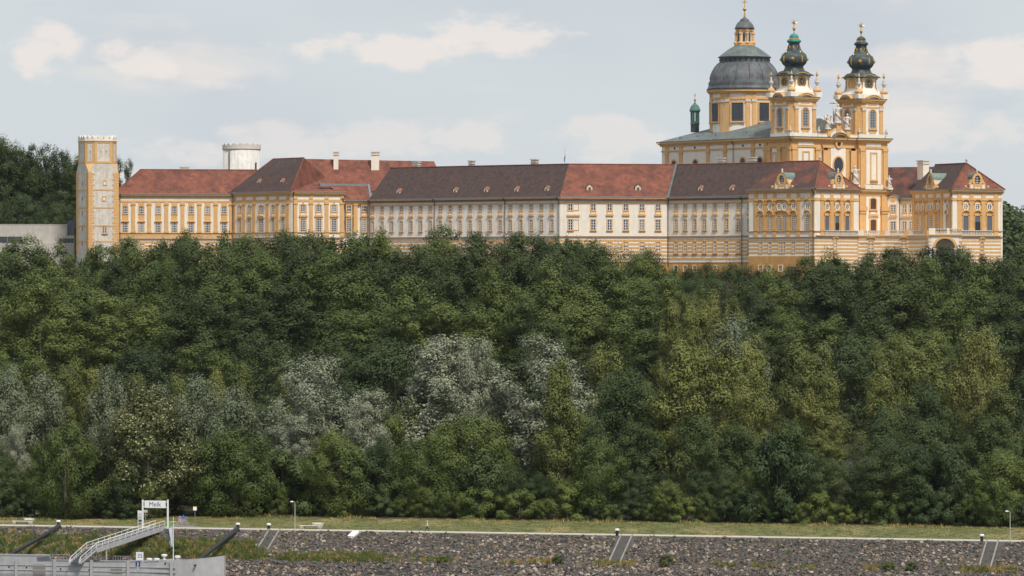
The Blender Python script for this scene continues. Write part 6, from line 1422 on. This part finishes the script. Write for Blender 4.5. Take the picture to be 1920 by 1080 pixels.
for sg in (-1, 1):
    q = MB(); n = 12
    for h in (.55, 1.05): q.tube(A1 + side * sg + Vector((0, 0, h)), A2 + side * sg + Vector((0, 0, h)), .045 if h > 1 else .03, n=6)
    for i in range(n + 1): p = A1.lerp(A2, i / n) + side * sg; q.tube(p, p + Vector((0, 0, 1.05)), .035, n=6)
    q.build('handrail', RAILW, gw)
B1 = A1 - fwd * 5.0; B1.z = zt0 + .05
q = MB(); n = 8
for i in range(n): a = B1.lerp(A1, i / n); b = B1.lerp(A1, (i + 1) / n); z = b.z; q.hexa([Vector((p.x, p.y, z - .3)) for p in (a - side, a + side, b + side, b - side)] + [Vector((p.x, p.y, z)) for p in (a - side, a + side, b + side, b - side)])
q.build('stair', SHIPD, gw)
for sg in (-1, 1):
    q = MB(); beam(q, B1 + side * sg * 1.05 - Vector((0, 0, .1)), A1 + side * sg * 1.05 - Vector((0, 0, .2)), .1, .35); q.build('stair_stringer', SHIP, gw); q = MB(); e0 = B1 - fwd * .5
    for h in (.5, 1.05): q.tube(B1 + side * sg + Vector((0, 0, h)), A1 + side * sg + Vector((0, 0, h)), .045 if h > 1 else .03, n=6); q.tube(e0 + side * sg + Vector((0, 0, h * .4)), B1 + side * sg + Vector((0, 0, h)), .045, n=6)
    for i in range(4): p = B1.lerp(A1, i / 3) + side * sg; q.tube(p, p + Vector((0, 0, 1.05)), .04, n=6)
    q.tube(e0 + side * sg + Vector((0, 0, -.1)), e0 + side * sg + Vector((0, 0, .42)), .045, n=6); q.build('handrail', RAILW, gw)
q = MB(); pm = A1 + fwd * 3.2
for sg in (-1, 1): p = pm + side * sg * .9; q.tube((p.x, p.y, zt0 - .1), (p.x, p.y, A1.lerp(A2, 3.2 / run.length).z - .1), .14, n=8)
q.build('support_leg', SHIP, gw)

# station sign
fb = Fac(from_d(0, -3), from_d(CB, -3)); sg_ = thing('station_sign', 'white gantry sign reading Melk above the gangway head', 'sign', tuple(level(291, 993, -2.7)))
pl, pr = at(267.5, -2.7)[1], at(314.5, -2.7)[1]; Fg = Fac(pl, pr)
for t in (0, Fg.L): q = MB(); p = Fg.W(t, 0, 0); q.tube((p.x, p.y, -.2), (p.x, p.y, ZP(937, p.y)), .16, n=10); q.build('post', RAILW, sg_)
for y in (940.5, 950.5): q = MB(); z = ZP(y, pl.y); q.tube(Fg.W(0, 0, z), Fg.W(Fg.L, 0, z), .07, n=6); q.build('crossbar', RAILW, sg_)
q = MB(); q.fbox(Fg, Fg.L * .085, Fg.L * .915, -.02, .16, ZP(952, pl.y), ZP(938.3, pl.y)); q.build('board', SIGNW, sg_)
tm = text_mesh('lettering', 'Melk', 1.12, BLUE, sg_, Fg.W(Fg.L * .26, .168, ZP(949.2, pl.y)), Fg)
ib = thing('information_board', 'white information board with blue lower panel beside the sign gantry', 'board', tuple(level(262, 984, -1))); pa = at(258.5, -1)[1]; pb = at(267.5, -1)[1]; Fi_ = Fac(pa, pb)
q = MB(); q.fbox(Fi_, 0, Fi_.L, -.05, .05, ZP(980, pa.y), ZP(957.5, pa.y)); q.build('board', SIGNW, ib); q = MB(); q.tube(Fi_.W(.03, 0, -.1), Fi_.W(.03, 0, ZP(957, pa.y)), .07, n=6); q.tube(Fi_.W(Fi_.L, 0, -.1), Fi_.W(Fi_.L, 0, ZP(958, pa.y)), .05, n=6); q.build('post', RAILW, ib)
q = MB(); q.fbox(Fi_, .15, Fi_.L - .1, .05, .06, ZP(978, pa.y), ZP(974.5, pa.y)); q.build('blue_panel', BLUE, ib); q = MB(); [q.fbox(Fi_, .15, Fi_.L - .2, .05, .056, ZP(y + .5, pa.y), ZP(y - .3, pa.y)) for y in (962, 964.5, 967, 970)]; q.build('printed_lines', LEAD, ib)
dp = thing('direction_post', 'grey post with two grey plates and a brown direction sign', 'sign', tuple(level(272.5, 984, 1))); pd = at(272.5, 1)[1]; q = MB(); q.tube((pd.x, pd.y, -.1), (pd.x, pd.y, ZP(956, pd.y)), .06, n=8); q.build('post', LEAD, dp)
Fd = Fac(pd - Vector((.5, 0)), pd + Vector((.5, 0)))
for y0, y1, w, m, nm in ((961, 956, .34, CONC, 'plate'), (968, 964.5, .34, CONC, 'plate'), (967, 965, .62, BROWN, 'brown_sign')): q = MB(); q.fbox(Fd, .5 - w - (.25 if m is BROWN else -.05), .5 + w - (.25 if m is BROWN else -.05), .07 + (.05 if m is BROWN else 0), .1 + (.05 if m is BROWN else 0), ZP(y0, pd.y), ZP(y1, pd.y)); q.build(nm, m, dp)
lb = thing('litter_bin', 'bright green litter bin beside the sign gantry post', 'bin', tuple(level(316.5, 988, -1.5))); pq = at(316.5, -1.2)[1]; q = MB(); q.lathe(pq, [(.28, 0.0), (.33, .2), (.36, .95), (.38, 1.0), (.3, 1.02)], 14); q.build('bin_body', GREENB, lb, smooth=False); q = MB(); q.lathe(pq, [(.36, 1.02), (.34, 1.1), (.1, 1.16)], 14); q.build('lid', GREENB, lb)
ss = thing('footpath_sign', 'small white and yellow sign on a thin post by the wood path', 'sign', tuple(level(365.5, 984, 9))); pq = at(365.5, 9)[1]; Fq = Fac(pq - Vector((.5, 0)), pq + Vector((.5, 0))); zt2 = ZP(949.5, pq.y)
q = MB(); q.tube((pq.x, pq.y, -.1), (pq.x, pq.y, zt2), .045, n=6); q.build('post', LEAD, ss); q = MB(); q.fbox(Fq, .18, .82, .05, .09, zt2 - .68, zt2); q.build('plate', SIGNW, ss); q = MB(); q.fbox(Fq, .18, .82, .09, .1, zt2 - .12, zt2); q.build('yellow_rim', YSIGN, ss)
# flag on the deck
fl = thing('flag_mast', 'white mast with crossbar and hanging white and blue flag on the pontoon', 'flag', tuple(level(325, 1050, dC))); pm_ = level(325, 1050, dC + .5); zt3 = ZP(969.5, pm_.y)
q = MB(); q.tube((pm_.x, pm_.y, zt0 - .1), (pm_.x, pm_.y, zt3), .08, .05, 8); q.build('mast', RAILW, fl); q = MB(); zz = ZP(978.5, pm_.y); q.tube((pm_.x - .45, pm_.y, zz - .05), (pm_.x + .45, pm_.y, zz + .05), .04, n=6); q.build('crossbar', RAILW, fl)
q = MB(); nu, nvv = 6, 14; g = [[None] * (nvv + 1) for _ in range(nu + 1)]
for i in range(nu + 1):
    for j in range(nvv + 1): u, w = i / nu, j / nvv; g[i][j] = (pm_.x - .08 - u * .95 * (1 - .55 * w) - .0, pm_.y + .22 * math.sin(u * 7 + w * 2), ZP(986, pm_.y) - w * 3.4 - u * .65 * (1 - w) * 1.2)
for i in range(nu):
    for j in range(nvv): q.face([g[i][j], g[i + 1][j], g[i + 1][j + 1], g[i][j + 1]], 1 if i >= 4 and j < 9 else 0)
q.build('flag', [mat('white flag cloth', (.62, .62, .64), var=.05, trans=.2), mat('blue flag cloth', (.08, .13, .38), var=.05)], fl, smooth=True)

# bollards, mooring spars, benches, lamps
for px, y, lab in ((109.5, 988, 'black white-capped bollard at the spar beyond the bench'), (446, 996.5, 'black white-capped bollard at the spar near the bow'), (504, 996.5, 'black white-capped bollard at the head of the stair near the lamp'), (1157, 1008, 'black white-capped bollard at the stair on the open path'), (1841, 1019, 'black white-capped bollard beside the stair near the far lamp')):
    pq = at(px, -3.1)[1]; b = thing('bollard', lab, 'bollard', (pq.x, pq.y, 0), 'black bollards with white caps'); q = MB(); q.lathe(pq, [(.27, -.2), (.25, .1), (.25, .85), (.3, .9)], 14); q.build('post', BLACKT, b, smooth=False); q = MB(); q.lathe(pq, [(.31, .84), (.38, .9), (.38, 1.1), (.28, 1.19), (.1, 1.21)], 14); q.build('cap', SIGNW, b)
for pa_, pb_, lab in (((8, 1048, -23.5), (110, 992, -4.3), 'thick black mooring spar slanting from pontoon to bank behind the stern'), ((370, 1045, -23.5), (444, 997, -4.3), 'thick black mooring spar slanting from the bow to the bank')):
    a = level(*pa_); b = level(pb_[0], pb_[1], pb_[2]); a.z = zt0 + .25; b.z = .05; q = MB(); q.tube(a, a.lerp(b, .12), .16, .3, 12); q.tube(a.lerp(b, .12), a.lerp(b, .75), .3, .36, 12); q.tube(a.lerp(b, .75), a.lerp(b, .93), .36, .5, 12); q.tube(a.lerp(b, .93), b, .5, .55, 12); q.tube(b - Vector((0, 0, .5)), b + Vector((0, 0, .18)), .5, n=12)
    tag(q.build('mooring_spar', BLACKT, None, loc=tuple(a), smooth=False), lab, 'mooring spar', 'mooring spars')
for pxa, pxb, d, lab in ((22, 61, 4.5, 'long white and sand coloured bench beside the dark drooping tree'), (561, 604, 4.0, 'long white and sand coloured bench beside the lamp post')):
    pa, pb = at(pxa, d)[1], at(pxb, d)[1]; Fb = Fac(pa, pb); bn = thing('bench', lab, 'bench', (*((pa + pb) / 2), 0), 'riverside benches'); Lb = Fb.L
    for t in (.1, Lb - .75): q = MB(); q.fbox(Fb, t, t + .65, -.6, 0, -.05, .42); q.build('support_block', BENCHC, bn)
    q = MB(); q.fbox(Fb, .15, Lb - .2, -.5, -.1, .22, .42); q.build('seat_beam', BENCHC, bn)
    for k in range(3): q = MB(); q.fbox(Fb, 0, Lb, -.62 + .22 * k, -.44 + .22 * k, .42, .49); q.build('seat_slat', WOODW, bn)
    for z in (.66, .84): q = MB(); q.fbox(Fb, Lb * .52, Lb, -.72, -.66, z, z + .14); q.build('back_slat', WOODW, bn)
    for t in (Lb * .56, Lb * .95): q = MB(); q.fbox(Fb, t - .04, t + .04, -.66, -.6, .4, .98); q.build('back_support', LEAD, bn)
for px, yt, d, lab in ((553, 939, -1.9, 'slim grey street lamp beside the bench'), (1894, 957, -2.3, 'slim grey street lamp beside the stair at the end of the bank')):
    pq = at(px, d)[1]; H = ZP(yt + 2, pq.y); l = thing('street_lamp', lab, 'lamp', (pq.x, pq.y, 0), 'slim street lamps'); q = MB(); q.tube((pq.x, pq.y, -.2), (pq.x, pq.y, H * .5), .085, .075, 10); q.tube((pq.x, pq.y, H * .5), (pq.x, pq.y, H - .25), .07, .05, 10); pts = [Vector((pq.x - .35 * (1 - math.cos(a)), pq.y, H - .25 + .3 * math.sin(a))) for a in (0, .5, 1.0, 1.5)]; q.path(pts, .045); q.build('pole', CONC, l)
    q = MB(); c0_ = pts[-1]; q.ball((c0_.x - .2, c0_.y, c0_.z - .02), .3, 10, 6, sc=(1, .55, .42)); q.build('lamp_head', SIGNW, l, smooth=True)

# ------------------------------------------------------------------ people
SKIN = mat('skin', (.42, .23, .15), rough=.6, var=.03)
def cloth(name, c): return mat(name, c, var=.1, vscale=4)
def person(label, pos, H, rz, cols, stride=0.25, arm=.2, hat=None, group=None):
    """one continuous skinned body; cols: hair, top, legs, shoes, sleeve(bool long), trousers(bool long)"""
    hair, top, legs, shoe, lslv, ltr = cols; s = H / 1.75; J = {}; E_ = []
    def v(n, x, y, z, r): J[n] = (x, y, z, r)
    v('pel', 0, 0, .95, .145); v('wst', 0, .0, 1.10, .125); v('chs', 0, .0, 1.32, .155); v('nkb', 0, .0, 1.46, .075); v('nk', 0, -.01, 1.52, .055); v('hd', 0, -.02, 1.63, .095); v('hdt', 0, -.01, 1.71, .075)
    E_ += [('pel', 'wst'), ('wst', 'chs'), ('chs', 'nkb'), ('nkb', 'nk'), ('nk', 'hd'), ('hd', 'hdt')]
    for sg, nm in ((-1, 'l'), (1, 'r')):
        f = -stride * sg
        v('hip' + nm, .09 * sg, 0, .90, .095); v('kn' + nm, .10 * sg, f * .55 - .03, .50, .065); v('an' + nm, .10 * sg, f + (.05 if f > 0 else 0), .10 + (.03 if f > 0 else 0), .042); v('to' + nm, .11 * sg, f - .15, .045, .035)
        E_ += [('pel', 'hip' + nm), ('hip' + nm, 'kn' + nm), ('kn' + nm, 'an' + nm), ('an' + nm, 'to' + nm)]
        g = arm * sg
        v('sh' + nm, .19 * sg, 0, 1.41, .062); v('el' + nm, .25 * sg, g * .4 + .03, 1.13, .045); v('wr' + nm, .26 * sg, g - .06, .90, .032); v('pm' + nm, .26 * sg, g - .09, .83, .034)
        E_ += [('chs', 'sh' + nm), ('sh' + nm, 'el' + nm), ('el' + nm, 'wr' + nm), ('wr' + nm, 'pm' + nm)]
    names = list(J); me = bpy.data.meshes.new('tmp'); me.from_pydata([J[n][:3] for n in names], [(names.index(a), names.index(b)) for a, b in E_], []); ob = bpy.data.objects.new('tmp', me); COL.objects.link(ob)
    sk = ob.modifiers.new('s', 'SKIN'); ob.modifiers.new('d', 'SUBSURF').levels = 1
    for i, n in enumerate(names): d = me.skin_vertices[0].data[i]; d.radius = (J[n][3], J[n][3] * (.75 if n in ('pel', 'wst', 'chs') else 1)); d.use_root = (n == 'pel')
    bpy.context.view_layer.update(); bm_ = bpy.data.meshes.new_from_object(ob.evaluated_get(bpy.context.evaluated_depsgraph_get())); bpy.data.objects.remove(ob)
    co = [tuple(x.co) for x in bm_.vertices]; q = MB(); q.v = co
    for p in bm_.polygons:
        c = p.center; x, y, z = abs(c.x), c.y, c.z
        armp = x > .2 and z < 1.36
        if armp: m = (1 if (lslv and z > .9) or z > 1.17 else 3)
        elif z > 1.645 or (z > 1.56 and y > .03): m = 0
        elif z > 1.475: m = 3
        elif z > .97: m = 1
        elif z > (.12 if ltr else .52): m = 2
        elif z < .11: m = 4
        else: m = 3
        q.f.append(tuple(p.vertices)); q.m.append(m)
    for sg, nm in ((-1, 'l'), (1, 'r')):
        px_, py_, pz_, _ = J['pm' + nm]
        for k in range(4): x = px_ + (-.024 + .016 * k); ln = (.07, .08, .075, .058)[k]; a = Vector((x, py_, pz_ - .01)); b = a + Vector((0, -.015, -ln * .55)); q.tube(a, b, .0095, .009, 6, 3); q.tube(b, b + Vector((0, -.025, -ln * .4)), .009, .007, 6, 3)
        a = Vector((px_ - sg * .02, py_ - .02, pz_ + .01)); q.tube(a, a + Vector((-sg * .02, -.03, -.035)), .011, .008, 6, 3)
    q.ball((0, -.115, 1.62), .018, 6, 5, 3)
    for sg in (-1, 1): q.ball((.037 * sg, -.105, 1.645), .011, 6, 4, 4); q.ball((.092 * sg, -.01, 1.63), .022, 6, 4, 3, (.5, .8, 1.2))
    q.box(-.022, .022, -.112, -.1, 1.575, 1.582, 0)
    if hat: q.lathe((0, -.01), [(.13, 1.68), (.11, 1.70), (.1, 1.77), (.05, 1.80)], 12, 5)
    M4 = Matrix.Translation(pos) @ Matrix.Rotation(rz, 4, 'Z') @ Matrix.Scale(s, 4); q.v = [tuple(M4 @ Vector(x)) for x in q.v]
    o = q.build('person', [hair, top, legs, SKIN, shoe, hat or hair], None, smooth=True, loc=tuple(pos)); return tag(o, label, 'person', group)
HB, HD = cloth('brown hair', (.06, .035, .02)), cloth('dark hair', (.02, .016, .014)); WJ = cloth('white jacket', (.70, .69, .67)); NAVY = cloth('dark trousers', (.02, .025, .04)); PINK = cloth('pink shirt', (.52, .20, .30)); BLUS = cloth('bright blue shirt', (.03, .16, .55)); LSH = cloth('pale blue shorts', (.42, .50, .60)); BSH = cloth('blue grey shorts', (.25, .36, .52)); SHO = cloth('dark shoes', (.03, .03, .03))
def ppos(px, d, dz=.02): p = at(px, d)[1]; return Vector((p.x, p.y, dz))
person('person walking in pink shirt and pale shorts next to the blue shirt', ppos(337.5, 8, .05), 1.7, .1, (HB, PINK, LSH, SHO, False, False), .12, .08)
person('person walking in bright blue shirt and shorts by the wood path', ppos(343.8, 8, .05), 1.82, -.1, (HD, BLUS, BSH, SHO, False, False), -.14, .1)
person('person striding in white jacket, dark trousers and pale cap on the path', ppos(801, .3), 1.74, -1.45, (HB, WJ, NAVY, SHO, True, True), .33, .22, hat=WJ)
pt = B.W(B.t(1751), -1.6, zTb + .02); person('person in white top behind the terrace balustrade', pt, 1.72, .2, (HB, WJ, NAVY, SHO, False, True), .05, .1)
pt = B.W(B.t(1763), -1.8, zTb + .02); person('dark haired person in black behind the terrace balustrade', pt, 1.75, .5, (HD, NAVY, NAVY, SHO, True, True), .05, .1)

# ------------------------------------------------------------------ air
q = MB(); q.box(-2700, 2700, -60, 6300, -14, 131); hz_o = q.build('haze', [], None); hz_o['kind'] = 'stuff'; tag(hz_o, 'thin pale summer haze filling the river valley', 'haze')
hm_ = bpy.data.materials.new('haze air'); hm_.use_nodes = True; nt = hm_.node_tree; nt.nodes.clear(); o_ = nt.nodes.new('ShaderNodeOutputMaterial'); vs = nt.nodes.new('ShaderNodeVolumePrincipled'); nt.links.new(vs.outputs[0], o_.inputs['Volume'])
vs.inputs['Color'].default_value = (.80, .88, 1.0, 1); vs.inputs['Density'].default_value = .00001; hz_o.data.materials.append(hm_)
